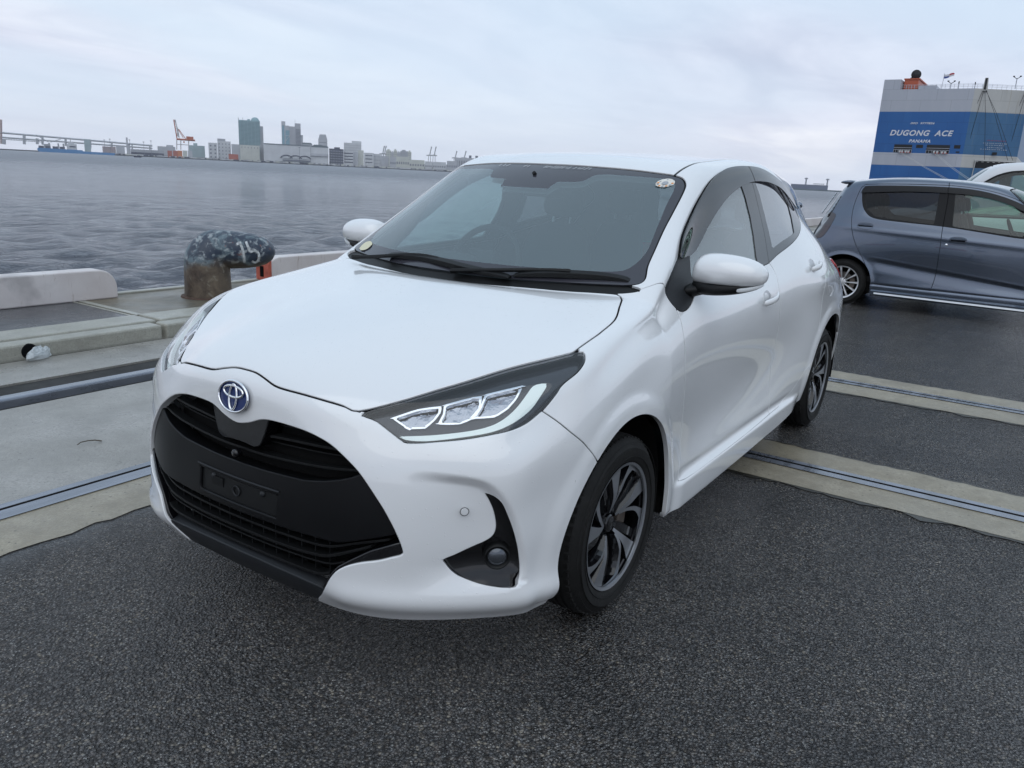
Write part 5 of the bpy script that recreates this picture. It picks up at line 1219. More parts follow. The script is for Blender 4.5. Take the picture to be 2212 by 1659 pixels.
KF = [[(2.86,0,.72),(2.84,.22,.71),(2.77,.45,.69)],[(2.88,0,.63),(2.86,.22,.62),(2.79,.46,.60)],[(2.89,0,.54),(2.87,.22,.53),(2.80,.47,.52)],[(2.90,0,.46),(2.88,.22,.45),(2.80,.48,.44)],
[(2.90,0,.38),(2.88,.22,.37),(2.79,.48,.36)],[(2.89,0,.30),(2.87,.22,.30),(2.77,.48,.29)],[(2.87,0,.24),(2.85,.22,.24),(2.74,.48,.23)],[(2.84,0,.18),(2.82,.22,.18),(2.70,.48,.175)]]
KR = [[(-.41,0,.96),(-.41,.24,.955),(-.39,.46,.945)],[(-.44,0,.89),(-.44,.24,.885),(-.42,.46,.88)],[(-.47,0,.81),(-.47,.24,.81),(-.455,.47,.80)],[(-.50,0,.71),(-.50,.24,.71),(-.485,.47,.705)],
[(-.52,0,.60),(-.52,.24,.60),(-.505,.47,.595)],[(-.52,0,.48),(-.52,.24,.48),(-.505,.47,.475)],[(-.50,0,.37),(-.50,.24,.37),(-.485,.47,.365)],[(-.46,0,.28),(-.46,.24,.28),(-.445,.47,.275)]]
def lerp_shell(T_, S_, F_, B_, level, mod=None):
    V, F = cage_from(T_, S_, F_, B_); X, Q = subsurf(V, F, level, 6)
    T = np.vstack([Q[:, [0, 1, 2]], Q[:, [0, 2, 3]]]); N = vnormals(X, T)
    if mod is not None: X = X+N*mod(X)[:, None]; X[abs(X[:, 1]) < 1e-5, 1] = 0; N = vnormals(X, T)
    k = X[T].mean(1)[:, 1] > 0; T = T[k]; u_, inv = np.unique(T, return_inverse=True); X, N, T = X[u_], N[u_], inv.reshape(-1, 3)
    c = abs(X[:, 1]) < 1e-6; N[c, 1] = 0; N /= np.linalg.norm(N, axis=1, keepdims=True)
    return Surf(X, N, T)
SIDEM = lambda c, n: (n[:, 1] > .25) & (c[:, 1] > .35)
TOPM = lambda c, n: (n[:, 2] > .12)
def kei_car(paint, label, group=None, loc=(0, 0, 0), rz=0):
    def mod(X):
        ay = abs(X[:, 1]); x, z = X[:, 0], X[:, 2]; sd = ss(.5, .66, ay); d = np.zeros(len(X))
        for cx in (0, 2.42):
            r = np.hypot(x-cx, z-.27); d += sd*.010*ss(.37, .315, r)
        zc = .56-.105*(x-.28)                                  # swage line low on the doors
        d -= sd*.016*ss(-.035, .0, -(z-zc))*ss(-.14, -.0, (z-zc))*ss(.22, .42, x)*ss(2.1, 1.9, x)
        d += sd*.007*np.exp(-((z-zc-.012)/.016)**2)*ss(.22, .42, x)*ss(2.1, 1.9, x)
        d -= sd*.007*np.exp(-((z-.28)/.012)**2)*ss(.3, .36, x)*ss(2.1, 1.95, x)
        # shoulder break under the handles
        zs = .905-.045*x; d += sd*.006*np.exp(-((z-zs)/.03)**2)
        return d
    S = lerp_shell(KT, KS, KF, KR, 4, mod)
    car = thing('kei_car', label, 'car', loc, rz, group)
    for cx, r0 in ((0.0, .325), (2.42, .320)):
        S.mark('arch', lambda X, cx=cx, r0=r0: np.hypot(X[:, 0]-cx, np.maximum(X[:, 2]-.275, 0))-r0, lambda c, n: (c[:, 1] > .45) & (abs(n[:, 1]) > .3), ['body'])
    dlo = poly([(.05, 1.335), (.075, 1.37), (.12, 1.385), (.50, 1.405), (.93, 1.408), (1.24, 1.385), (1.50, 1.325), (1.70, 1.24), (1.90, 1.12), (2.02, 1.01), (2.00, .945), (1.74, .918), (1.35, .952), (.97, .988), (.50, 1.008), (.24, 1.030), (.13, 1.10), (.075, 1.20)], P_SIDE, 4)
    S.region('dlo', dlo, SIDEM, ['body'], gap=.0025)
    gr = poly([(.085, 1.31), (.10, 1.22), (.15, 1.12), (.25, 1.05), (.5, 1.025), (.87, 1.00), (.86, 1.36), (.4, 1.36), (.1, 1.345)], P_SIDE, 0)
    gf = poly([(1.01, 1.37), (1.05, .992), (1.72, .935), (1.80, 1.02), (1.72, 1.16), (1.52, 1.30), (1.30, 1.37)], P_SIDE, 0)
    S.mark('glass_rear', lambda X: np.maximum(gr(X), dlo(X)+.010), SIDEM, ['dlo']); S.mark('glass_front', lambda X: np.maximum(gf(X), dlo(X)+.014), SIDEM, ['dlo'])
    mid = line([(.93, 1.46), (.95, 1.30), (.96, .98), (.975, .72), (.975, .42), (.955, .275)], P_SIDE)
    S.mark('gap', mid, SIDEM, ['dlo', 'body'], .0040)
    rd = [(.945, 1.432), (.50, 1.425), (.10, 1.405), (.06, 1.385), (.025, 1.345), (-.01, 1.15), (.01, .95), (.08, .75), (.23, .51), (.32, .33), (.37, .285), (.955, .278)]
    S.seam(line(rd, P_SIDE), SIDEM, .0038)
    S.seam(line([(.945, 1.432), (1.26, 1.405), (1.55, 1.335), (1.80, 1.215), (2.02, 1.06)], P_SIDE), SIDEM, .003)
    S.seam(line([(2.05, 1.00), (2.02, .90), (1.99, .70), (1.98, .50), (1.97, .32), (1.93, .285), (.955, .278)], P_SIDE), SIDEM, .002)
    S.region('screen', poly([(-.25, 1.045), (.25, 1.045), (.50, 1.04), (.61, 1.02), (.60, 1.10), (.565, 1.22), (.53, 1.33), (.49, 1.39), (.42, 1.415), (.22, 1.43), (-.22, 1.43)], P_FRONT, 3), lambda c, n: (c[:, 0] > 1.3) & (c[:, 0] < 2.26) & (n[:, 0] > .1), ['body'], gap=.003)
    S.region('rear_glass', poly([(-.2, 1.02), (.2, 1.02), (.44, 1.03), (.50, 1.08), (.47, 1.25), (.43, 1.33), (.2, 1.355), (-.2, 1.355)], P_FRONT, 3), lambda c, n: (c[:, 0] < -.05) & (n[:, 0] < -.15), ['body'], gap=.003)
    S.region('lamp', poly([(-.20, 1.045), (-.205, .97), (-.24, .87), (-.31, .765), (-.42, .76), (-.46, .84), (-.42, .98), (-.30, 1.06)], P_SIDE, 3), lambda c, n: (c[:, 0] < -.1) & (c[:, 1] > .46), ['body'], gap=.002)
    S.region('headlight', poly([(2.30, .80), (2.45, .82), (2.62, .78), (2.80, .70), (2.80, .60), (2.60, .62), (2.42, .68)], P_SIDE, 3), lambda c, n: (c[:, 0] > 2.2) & (c[:, 1] > .4), ['body'], gap=.002)
    pn = lambda nm, lb, mt, pr=car, **k: panel(nm, S, lb, mt, pr, **k)
    def inp(pg):
        pg = np.array(pg, float); return lambda c, n: inside(c[:, [0, 2]], pg) & (c[:, 1] > .4)
    S.assign('rear_door', inp(rd[::-1]+[(.95, 1.30), (.96, .98), (.975, .72), (.975, .42)][:0]+[(.96, 1.0)][:0]), ('body',))
    S.assign('front_door', inp([(.955, .278), (.975, .42), (.975, .72), (.96, .98), (.945, 1.43), (1.26, 1.40), (1.55, 1.33), (1.80, 1.21), (2.02, 1.06), (2.05, 1.00), (2.02, .90), (1.99, .70), (1.98, .50), (1.97, .32), (1.93, .285)]), ('body',))
    pn('body_shell', 'body', paint); pn('rear_door', 'rear_door', paint, both='pair'); pn('front_door', 'front_door', paint, both='pair')
    pn('panel_gap', 'gap', GAPM, lip=0, off=-.006)
    pn('window_frame', 'dlo', M('matte_black_frame', (.008, .008, .009), rough=.5, spec=.25), both='pair', off=-.001, lip=.006)
    pn('rear_door_glass', 'glass_rear', GLASSD, both='pair', lip=0, off=-.006); pn('front_door_glass', 'glass_front', GLASSS2, both='pair', lip=0, off=-.006)
    pn('windscreen', 'screen', GLASSS2, lip=0, off=-.002); pn('rear_window', 'rear_glass', M('rear_glass_black', (.012, .012, .014), rough=.06, spec=.5), lip=0, off=-.002)
    for o in pn('tail_lamp', 'lamp', M('smoked_lamp', (.06, .05, .055), rough=.08, coat=1, metal=.5), both='pair', lip=.006, off=.004): pass
    pn('headlamp', 'headlight', M('lamp_clear', (.45, .47, .5), rough=.1, coat=1, metal=.4), both='pair', lip=.006)
    panel('interior_trim', S, ['body', 'gap', 'dlo', 'rear_door', 'front_door'], INTER, car, lip=0, off=-.030, flip=True, where=lambda c: c[:, 2] > .55)
    # door visors
    VS = S.copy(); VS.L[:] = 0; VS.names = ['body']
    VS.mark('visor', poly([(.05, 1.318), (.065, 1.36), (.12, 1.383), (.50, 1.402), (.93, 1.406), (1.24, 1.384), (1.50, 1.322), (1.72, 1.225), (1.70, 1.185), (1.50, 1.27), (1.25, 1.325), (.95, 1.345), (.5, 1.340), (.08, 1.306)], P_SIDE, 3), SIDEM, ['body'])
    VS.mark('cutline', line([(.93, 1.46), (.95, 1.20)], P_SIDE, 0), SIDEM, ['visor'], .004)
    for fr in (True, False): panel('rain_visor', VS, 'visor', M('dark_visor', (.014, .015, .017), rough=.25, spec=.25), car, lip=.003, off=.014, both='pair', where=lambda c: (c[:, 0] > .945) == fr)
    # side trim strip, rocker
    def sy(x, z):
        m_ = (S.P[:, 1] > .4) & (abs(S.P[:, 0]-x) < .12) & (abs(S.P[:, 2]-z) < .12); q = S.P[m_]; d_ = (q[:, 0]-x)**2+(q[:, 2]-z)**2; return float(q[d_.argmin(), 1])
    for sg in (1, -1):
        V = []; F = []
        for i in range(12):
            x = .34+1.66*i/11; y = .742; V += [(x, (y-.01)*sg, .150), (x, (y+.012)*sg, .160), (x, (y+.016)*sg, .205), (x, (y-.005)*sg, .222)]
        F = [(i*4+j, i*4+(j+1) % 4, i*4+4+(j+1) % 4, i*4+4+j) for i in range(11) for j in range(4)]+[(0, 1, 2, 3), (47, 46, 45, 44)]
        MB().add(V, F).build('side_skirt', paint, car)
        MB().add([(x, (y)*sg, z) for x, y, z in ((.38, .774, .176), (2.0, .774, .166), (2.0, .760, .183), (.38, .760, .192), (.38, .748, .18), (2.0, .748, .17), (2.0, .748, .188), (.38, .748, .196))], [(0, 1, 2, 3), (4, 5, 1, 0), (3, 2, 6, 7), (1, 5, 6, 2), (0, 3, 7, 4)]).build('skirt_strip', M('brushed_trim', (.50, .51, .53), rough=.35, metal=.6), car)
        for (hx, hz) in ((.165, .935), (1.135, .852)):
            h = empty('door_handle', (0, 0, 0), parent=car); y = sy(hx, hz)+.001
            pts = [(hx+.082*math.cos(a)*(abs(math.cos(a))**-.35 if abs(math.cos(a)) > .2 else 1), hz+.037*math.sin(a)) for a in np.linspace(0, 2*PI, 29)[:-1]]
            pts = [(hx+max(-.082, min(.082, .098*math.cos(a))), hz+.036*math.sin(a)) for a in np.linspace(0, 2*PI, 29)[:-1]]
            MB().tube([(p[0], (sy(p[0], p[1])+.0015)*sg, p[1]) for p in pts+[pts[0]]], .0014, 5, cap=False).build('handle_edge', GAPM, h)
            MB().prism([(p[0], hz+.004+(p[1]-hz)*.82) for p in pts if p[1] > hz-.001]+[(hx+.075, hz-.004), (hx-.075, hz-.004)][:0], y-.004, y+.013, lambda a, b, c: (a, c*sg, b)).build('handle_flap', paint, h, bevel=.003)
            MB().prism([(hx-.072, hz-.014), (hx+.072, hz-.014), (hx+.070, hz+.002), (hx-.070, hz+.002)], y-.004, y+.0022, lambda a, b, c: (a, c*sg, b)).build('handle_hollow', GAPM, h)
        MB().lathe([(0, .004), (.012, .004), (.014, 0), (.014, -.01)], 16, (1.03, 0, .795), 'Y').build('door_lock', CHROME, car, smooth=True)
        o = [c for c in car.children if c.name.startswith('door_lock')][-1]; o.location = (0, (sy(1.03, .795)+.002)*sg, 0); o.scale = (1, sg, 1)
        w = wheel(car, 0, .640*sg, .270, .190, .150, sg, 'multi', spin=.25, mats=(M('alloy_silver', (.74, .75, .76), rough=.3, metal=.75), BLACKP, M('alloy_silver')))
        w2 = wheel(car, 2.42, .640*sg, .270, .190, .150, sg, 'multi', mats=(M('alloy_silver'), BLACKP, M('alloy_silver')))
        arch_liner(car, 0, .715*sg, .4*sg, .335, .275); arch_liner(car, 2.42, .715*sg, .4*sg, .33, .275)
        mr = empty('door_mirror', (0, 0, 0), parent=car)
        cage_blob([[(1.78, yy*sg, z0), (1.86, yy*sg, z0+.01), (1.86, yy*sg, z1), (1.77, yy*sg, z1)] for yy, z0, z1 in ((.70, .98, 1.04), (.74, .965, 1.075), (.82, .965, 1.085), (.875, .99, 1.06))], 'mirror_shell', paint, mr, 2)
    # roof spoiler is the hatch lip
    cage_blob([[(-.08, y, 1.385), (-.245, y*.98, 1.398), (-.255, y*.98, 1.432), (-.06, y, 1.462)] for y in (-.50, -.35, 0, .35, .50)], 'roof_spoiler', paint, car, 2)
    # added bright studs standing in for scalloped reflections along the rear window edge
    for sg in (1, -1):
        for k in range(6):
            z = 1.06+k*.042; x = -.372+(z-1.04)*.50
            MB().lathe([(0, .006), (.018, .005), (.026, -.004)], 10, (0, 0, 0), 'X').build('reflection_scallop', M('scallop_glint', (.6, .63, .66), rough=.05, metal=.6), car)
            o = [c for c in car.children if c.name.startswith('reflection_scallop')][-1]; o.location = (x-.010, (.515-.035*(z-1.04)/.2)*sg, z); o.rotation_euler = (0, R_(-25), PI)
    MB().bx((-.35, -.66, .18), (2.7, .66, .30)).build('underbody', UNDER, car)
    MB().bx((-.30, -.64, .30), (2.3, .64, .36)).build('cabin_floor', INTERD, car)
    for y in (-.33, .33):
        st = seat(car, 1.25, y, .44); st.location.z = .04; st = None
    for y in (-.33, .33): s2 = seat(car, .35, y, .46); s2.location.z = .04
    for s2 in [c for c in car.children if c.name.startswith('seat')]: s2.rotation_euler = (0, 0, 0)
    cage_blob([[(2.2, -.58, .80), (2.2, .58, .80), (2.2, .58, .95), (2.2, -.58, .95)], [(1.95, -.6, .72), (1.95, .6, .72), (1.95, .6, .96), (1.95, -.6, .96)], [(1.72, -.6, .62), (1.72, .6, .62), (1.72, .6, .88), (1.72, -.6, .88)]], 'dashboard', INTERD, car, 2)
    sw = empty('steering_wheel', (1.62, -.33, .93), parent=car); sw.rotation_euler = (0, R_(-24), 0)
    MB().tube([(0, .18*math.cos(a), .18*math.sin(a)) for a in np.linspace(0, 2*PI, 32)], .014, 8, cap=False).build('wheel_rim', INTERD, sw, smooth=True)
    MB().box((.02, 0, 0), (.05, .34, .05)).build('wheel_boss', INTERD, sw, bevel=.01)
    return car, S
GLASSS2 = glass('green_side_glass', (.60, .76, .69), 1.42, pale_mix=.02); GLASSD = glass('dark_privacy_glass', (.20, .22, .23), 1.30)
KPAINT = M('blue_grey_paint', (.105, .130, .175), rough=.26, metal=.85, coat=1, coat_r=.03)
kc, KS_ = kei_car(KPAINT, 'blue-grey small hatchback parked side on behind the white car', None, (-8.69, -.18, 0), R_(90))
def second_car():
    c = copy_tree(kc); c.name = 'silver_car'; tag(c, 'dark silver hatchback hidden behind the white car, only its mirror showing', 'car')
    c.location = (-11.48, -2.52, -.03); c.rotation_euler = (0, 0, R_(4)); c.scale = (1, 1, 1)
    for ch in c.children:
        if ch.name.startswith('door_mirror'): ch.location = (.05, .34 if len(c.children) and sum(v.co.y for v in ch.children[0].data.vertices) > 0 else 0, .09)
    return c
second_car()
def white_van():
    W_T = []; W_S = []
    prof = [(1.90,.98,.70),(1.72,1.04,.73),(1.50,1.08,.75),(1.20,1.12,.76),(.92,1.36,.71),(.68,1.60,.67),(.42,1.765,.64),(.0,1.815,.63),(-.5,1.83,.63),(-1.0,1.83,.63),(-1.5,1.82,.63),(-1.9,1.79,.62),(-2.15,1.70,.60),(-2.3,1.3,.66)]
    for i, (x, z, w) in enumerate(prof):
        W_T.append([(x+.10, 0, z+.035), (x+.09, w*.38, z+.03), (x+.05, w*.74, z+.018), (x-.02, w, z-.02)])
        zb = min(z-.1, 1.12); ze = z-.02
        zz = [ze-(ze-zb)*.5, zb, .95 if zb > 1.0 else zb-.06, .82, .68, .52, .38, .24]; ww = [w+(.78-w)*.5, .80, .835, .845, .85, .85, .845, .83]
        if z < 1.1: zz = [z-.08, z-.16, z-.26, z-.36, z-.46, z-.56, z-.66, .24]; ww = [w+.05, .80, .82, .83, .835, .835, .83, .81]
        W_S.append([(x-.02, a, b) for a, b in zip(ww, zz)])
    FR = [[(2.05, 0, .98-.095*k), (2.04, .28, .975-.095*k), (2.0, .55, .965-.095*k)] for k in range(1, 9)]
    RE = [[(-2.36, 0, 1.28-.13*k), (-2.36, .28, 1.28-.13*k), (-2.34, .55, 1.28-.13*k)] for k in range(1, 9)]
    S = lerp_shell(W_T, W_S, FR, RE, 3)
    paint = M('plain_white_paint', (.66, .68, .70), rough=.3, coat=1)
    car = thing('white_suv', 'tall white van whose roof and side windows rise over the blue-grey car', 'van', (-12.35, 1.42, 0), R_(-90))
    for cx in (1.30, -1.45): S.mark('arch', lambda X, cx=cx: np.hypot(X[:, 0]-cx, np.maximum(X[:, 2]-.34, 0))-.40, lambda c, n: (c[:, 1] > .5) & (abs(n[:, 1]) > .3), ['body'])
    dlo = poly([(.98, 1.13), (.80, 1.33), (.56, 1.55), (.34, 1.68), (.0, 1.725), (-1.0, 1.745), (-1.9, 1.72), (-2.05, 1.60), (-2.10, 1.25), (-2.0, 1.10), (.5, 1.04), (1.05, 1.06)], P_SIDE, 3)
    S.region('dlo', dlo, SIDEM, ['body'], gap=.003)
    for nm, a, b in (('g1', .92, -.28), ('g2', -.36, -1.22), ('g3', -1.32, -2.02)): S.mark(nm, lambda X, a=a, b=b: np.maximum(np.maximum(X[:, 0]-a, b-X[:, 0]), dlo(X)+.022), SIDEM, ['dlo'])
    S.region('screen', poly([(-.2, 1.19), (.2, 1.19), (.60, 1.18), (.70, 1.17), (.66, 1.40), (.62, 1.62), (.55, 1.74), (.2, 1.79), (-.2, 1.79)], P_FRONT, 3), lambda c, n: (c[:, 0] > .3) & (n[:, 0] > .15), ['body'], gap=.003)
    S.seam(line([(-.32, 1.74), (-.32, 1.0), (-.34, .5), (-.34, .33)], P_SIDE), SIDEM, .003); S.seam(line([(1.02, 1.05), (.95, .8), (.92, .5), (.90, .33), (-.34, .33)], P_SIDE), SIDEM, .003)
    panel('body_shell', S, 'body', paint, car); panel('panel_gap', S, 'gap', GAPM, car, lip=0, off=-.006); panel('window_frame', S, 'dlo', BLACKP, car, both='pair', lip=.01, off=-.002)
    for nm in ('g1', 'g2', 'g3'): panel('side_window', S, nm, GLASSS2, car, both='pair', lip=0, off=-.005)
    panel('windscreen', S, 'screen', GLASSS2, car, lip=0, off=-.003)
    panel('interior_trim', S, ['body', 'dlo'], INTER, car, lip=0, off=-.03, flip=True, where=lambda c: c[:, 2] > .8)
    for sg in (1, -1):
        for x in (1.30, -1.45): wheel(car, x, .745*sg, .335, .215, .205, sg, 'multi', mats=(M('alloy_silver'), BLACKP, M('alloy_silver'))); arch_liner(car, x, .83*sg, .45*sg, .41, .34)
        mr = empty('door_mirror', (0, 0, 0), parent=car)
        cage_blob([[(.78, yy*sg, z0), (.88, yy*sg, z0), (.88, yy*sg, z1), (.78, yy*sg, z1)] for yy, z0, z1 in ((.82, 1.09, 1.15), (.87, 1.06, 1.20), (.99, 1.06, 1.21), (1.04, 1.09, 1.17))], 'mirror_shell', paint, mr, 2)
        for hx in (-.20, -1.15): MB().box((hx, .848*sg, .98), (.17, .04, .028)).build('door_handle', paint, car, bevel=.01)
        for x in (1.93,): MB().box((x, .66*sg, .76), (.18, .22, .12), rz=R_(-38)*sg).build('headlamp', M('lamp_clear'), car, bevel=.03)
    MB().bx((-2.2, -.78, .22), (1.95, .78, .40)).build('underbody', UNDER, car)
    for y in (-.38, .38): seat(car, .1, y).location.z = .25
    for y in (-.38, .38): seat(car, -1.0, y).location.z = .25
    return car
white_van()

# ------------------------------------------------------------------ the car carrier at its berth
def ship():
    X0 = -230.0; t = thing('cargo_ship', 'huge blue and white car carrier seen from the stern at the far berth', 'ship', (X0, -24, -2.3))
    O = Vector((X0, -24, -2.3))
    def mk(name, a, b_, rust=.0):
        k = nodes(name, .45, .4); n = k.noise(.35, 5, .65, .3, sc3=(1, 1, .25)); n2 = k.noise(.9, 5, .7, sc3=(1.5, 1.5, .06))
        c = k.mix(k.mr(n, .3, .7, 0, 1), a, b_)
        if rust: c = k.mix(k.mr(n2, .60, .74, 0, rust), c, (.30, .24, .15))
        # welded plating: faint seams every couple of metres
        cy = k.N.new('ShaderNodeCombineXYZ'); sp_ = k.sep(); k.L.new(sp_['Y'], cy.inputs[0]); k.L.new(sp_['Z'], cy.inputs[1])
        br = k.N.new('ShaderNodeTexBrick'); br.inputs['Scale'].default_value = .32; br.inputs['Mortar Size'].default_value = .018; br.inputs['Color1'].default_value = (1, 1, 1, 1); br.inputs['Color2'].default_value = (.93, .93, .93, 1); br.inputs['Mortar'].default_value = (.72, .72, .72, 1); br.inputs['Brick Width'].default_value = 2.2; br.inputs['Row Height'].default_value = .85; k.L.new(cy.outputs[0], br.inputs['Vector'])
        c = k.mix(.8, c, br.outputs['Color'], 'MULTIPLY')
        k.L.new(c, k.b.inputs['Base Color']); return k.m
    blue = mk('ship_blue', (.012, .095, .300), (.018, .115, .335)); white = mk('ship_white', (.40, .42, .47), (.44, .455, .50)); bluew = mk('ship_blue_worn', (.030, .110, .245), (.05, .15, .28), .5); whitew = mk('ship_white_worn', (.42, .42, .41), (.48, .48, .46), .75)
    dark = M('ship_dark', (.012, .013, .016), rough=.8)
    Y = [-40.2, -19.4, -8.0]; XX = [X0, X0, X0-7]; XF = X0-195
    def band(name, z0, z1, mats, proud=0):
        # port side, stern flat, quarter, starboard side as one stack of plates, each with its own paint
        segs = [((XF, Y[0]), (XX[0], Y[0]), mats[0]), ((XX[0], Y[0]), (XX[1], Y[1]), mats[0]), ((XX[1], Y[1]), (XX[2], Y[2]), mats[1]), ((XX[2], Y[2]), (XF, Y[2]), mats[1])]
        for (a, b, m) in segs:
            o = MB().add([(a[0]-O.x, a[1]-O.y, z0-O.z), (b[0]-O.x, b[1]-O.y, z0-O.z), (b[0]-O.x, b[1]-O.y, z1-O.z), (a[0]-O.x, a[1]-O.y, z1-O.z)], [(0, 1, 2, 3)]).build(name, m, t)
    band('hull_lower', -2.6, 8.3, (blue, bluew)); band('hull_stripe', 8.3, 11.45, (white, whitew)); band('hull_middle', 11.45, 21.5, (blue, bluew)); band('hull_upper', 21.5, 26.9, (white, whitew))
    MB().add([(XF-O.x, Y[0]-O.y, 26.9-O.z), (XX[0]-O.x, Y[0]-O.y, 26.9-O.z), (XX[1]-O.x, Y[1]-O.y, 26.9-O.z), (XX[2]-O.x, Y[2]-O.y, 26.9-O.z), (XF-O.x, Y[2]-O.y, 26.9-O.z)], [(0, 1, 2, 3, 4)]).build('weather_deck', white, t)
    L = lambda x, y, z: (X0+x-O.x, y-O.y, z-O.z)
    MB().bx(L(-6, -40.2, 26.9), L(0, -36.2, 29.3)).build('bulwark', white, t); MB().bx(L(-20, -32.2, 26.9), L(-2, -28.2, 28.0)).build('deck_house', white, t)
    # funnel
    org = M('ship_orange', (.42, .085, .035), rough=.5)
    MB().bx(L(-16, -35.9, 26.9), L(-3, -32.6, 29.6)).build('funnel_casing', org, t); MB().bx(L(-16.5, -36.05, 29.55), L(-2.8, -32.3, 29.85)).build('funnel_casing_top', org, t)
    fu = empty('funnel', L(-6, -34.0, 29.6), parent=t); MB().lathe([(0, 1.7), (.65, 1.55), (.78, 0.9), (.72, -.2)], 20, (0, .15, 0.3)).build('exhaust_pipe', dark, fu, smooth=True)
    MB().lathe([(0, 0), (1.15, .05), (1.15, .9), (0, 1.0)], 24, (0, .2, 1.45), 'X').build('exhaust_hood', dark, fu, smooth=True); MB().lathe([(0, .9), (.32, .8), (.35, 0)], 14, (0, -.8, 0)).build('exhaust_pipe', dark, fu, smooth=True)
    for y in (-35.2, -34.6, -34.0, -33.3): MB().tube([L(-2.6, y, 26.9), L(-2.6, y, 28.2)], .06, 5).build('stanchion', white, t)
    # railing
    rl = MB()
    for y in np.arange(-32, -9, 1.0): x = -.3 if y < -19.4 else -.3-7*(y+19.4)/11.4; rl.tube([L(x, y, 26.9), L(x, y, 28.0)], .035, 4)
    for z in (27.4, 27.75, 28.0): rl.tube([L(-.3, -36, z), L(-.3, -19.4, z), L(-7.3, -8, z)], .03, 4)
    rl.build('deck_railing', white, t)['kind'] = 'stuff'
    MB().tube([L(-1, -26.85, 26.9), L(-1, -26.75, 30.6)], .06, 6).build('flagpole', white, t)
    fl = empty('flag', L(-1, -26.7, 30.35), parent=t)
    V = []; F = []
    for i in range(9):
        for j in range(5): V.append((.12*math.sin(i*1.1), i*.27, -j*.24*(1-.03*i)-.10*math.sin(i*.8)+.04*i))
    qd = {'w': [], 'r': [], 'b': []}
    for i in range(8):
        for j in range(4): qd['r' if (i >= 4 and j < 2) else 'b' if (i < 4 and j >= 2) else 'w'].append((i*5+j, i*5+j+1, i*5+j+6, i*5+j+5))
    for kq, mt in (('w', M('flag_white', (.6, .6, .62))), ('r', M('flag_red', (.45, .05, .07))), ('b', M('flag_blue', (.03, .06, .25)))): MB().add(V, qd[kq]).build('flag_panel', mt, fl)
    for (y, h, d) in ((-25.0, 1.6, 1), (-23.3, 2.0, 0), (-19.7, 1.7, 0), (-11.1, 2.4, 1)):
        m_ = empty('deck_mast', L(-2, y, 26.9), parent=t); MB().tube([(0, 0, 0), (0, 0, h)], .10, 6).build('mast_pole', white, m_)
        if d: MB().tube([(0, -.75, h+.35), (0, 0, h-.2), (0, .75, h+.35)], .09, 6).box((0, -.7, h+.4), (.3, .4, .25)).box((0, .7, h+.4), (.3, .4, .25)).build('mast_arms', SLATE, m_)
        else: MB().box((0, 0, h*.8), (.25, .25, .5)).build('mast_box', SLATE, m_)
    for (y, x) in ((-17.35, -1.5), (-8.7, -6.8)):
        dv = empty('ramp_davit', L(x, y, 26.3), parent=t); MB().prism([(-.55, 0), (-.32, 3.1), (.32, 3.1), (.6, 0)], -.5, .6, lambda a, b, c: (c, a, b)).build('davit_frame', whitew, dv); MB().bx((.62, -.22, .4), (.70, .22, 3.0)).build('davit_sheaves', dark, dv)
        w_ = MB()
        for dy0, dy1 in ((-.35, -1.5), (-.15, -.6), (.1, 1.1), (.3, 3.4), (.4, 3.0)): w_.tube([(.75, dy0, .2), (.9-abs(dy1)*.0, dy1, -5), (.9, dy1*2.6, -16)], .045, 4)
        w_.build('ramp_wires', dark, dv)
    for y in (-16.2, -8.4):
        pass
    # lettering on the stern
    wt = M('ship_lettering', (.62, .64, .68), rough=.5)
    def text(s, y0, y1, z0, z1, shear=.25, mat=wt, bold=.03, x=.06, name='lettering'):
        cu = bpy.data.curves.new(name, 'FONT'); cu.body = s; cu.shear = shear; cu.offset = bold; cu.size = 1; cu.space_character = 1.12; cu.extrude = .01
        o = bpy.data.objects.new(name, cu); col.objects.link(o); dg = bpy.context.evaluated_depsgraph_get(); me = bpy.data.meshes.new_from_object(o.evaluated_get(dg)); bpy.data.objects.remove(o); bpy.data.curves.remove(cu)
        co = np.array([v.co for v in me.vertices]); mn, mx = co.min(0), co.max(0)
        for v in me.vertices:
            a = (v.co.x-mn[0])/(mx[0]-mn[0]); b = (v.co.y-mn[1])/(mx[1]-mn[1]); yy = y0+(y1-y0)*a; xx = 0 if yy < -19.4 else -7*(yy+19.4)/11.4
            v.co = Vector(L(x+xx, yy, z0+(z1-z0)*b))+Vector((v.co.z, 0, 0))
        return obj(name, me, mat, t)
    text('DUGONG  ACE', -36.85, -22.3, 15.65, 17.05); text('PANAMA', -32.1, -27.1, 14.0, 14.78); text('IMO  9777826', -32.4, -26.9, 18.48, 18.95)
    dim = M('ship_small_print', (.35, .40, .48), rough=.5); red = M('ship_red_print', (.28, .05, .12), rough=.5)
    for (z, a, b, m_) in ((15.0, -14.9, -11.0, red), (14.35, -15.6, -10.5, dim), (13.9, -15.0, -11.2, dim), (13.35, -14.6, -11.4, dim), (12.9, -15.9, -10.2, dim)):
        y = a
        while y < b:      # rows of unreadably small characters
            w_ = rng.uniform(.12, .30); xx = -7*(y+19.4)/11.4; MB().bx(L(xx+.04, y, z-.11), L(xx+.08, y+w_, z+rng.uniform(.05, .12))).build('small_character', m_, t); y += w_+rng.uniform(.10, .26)
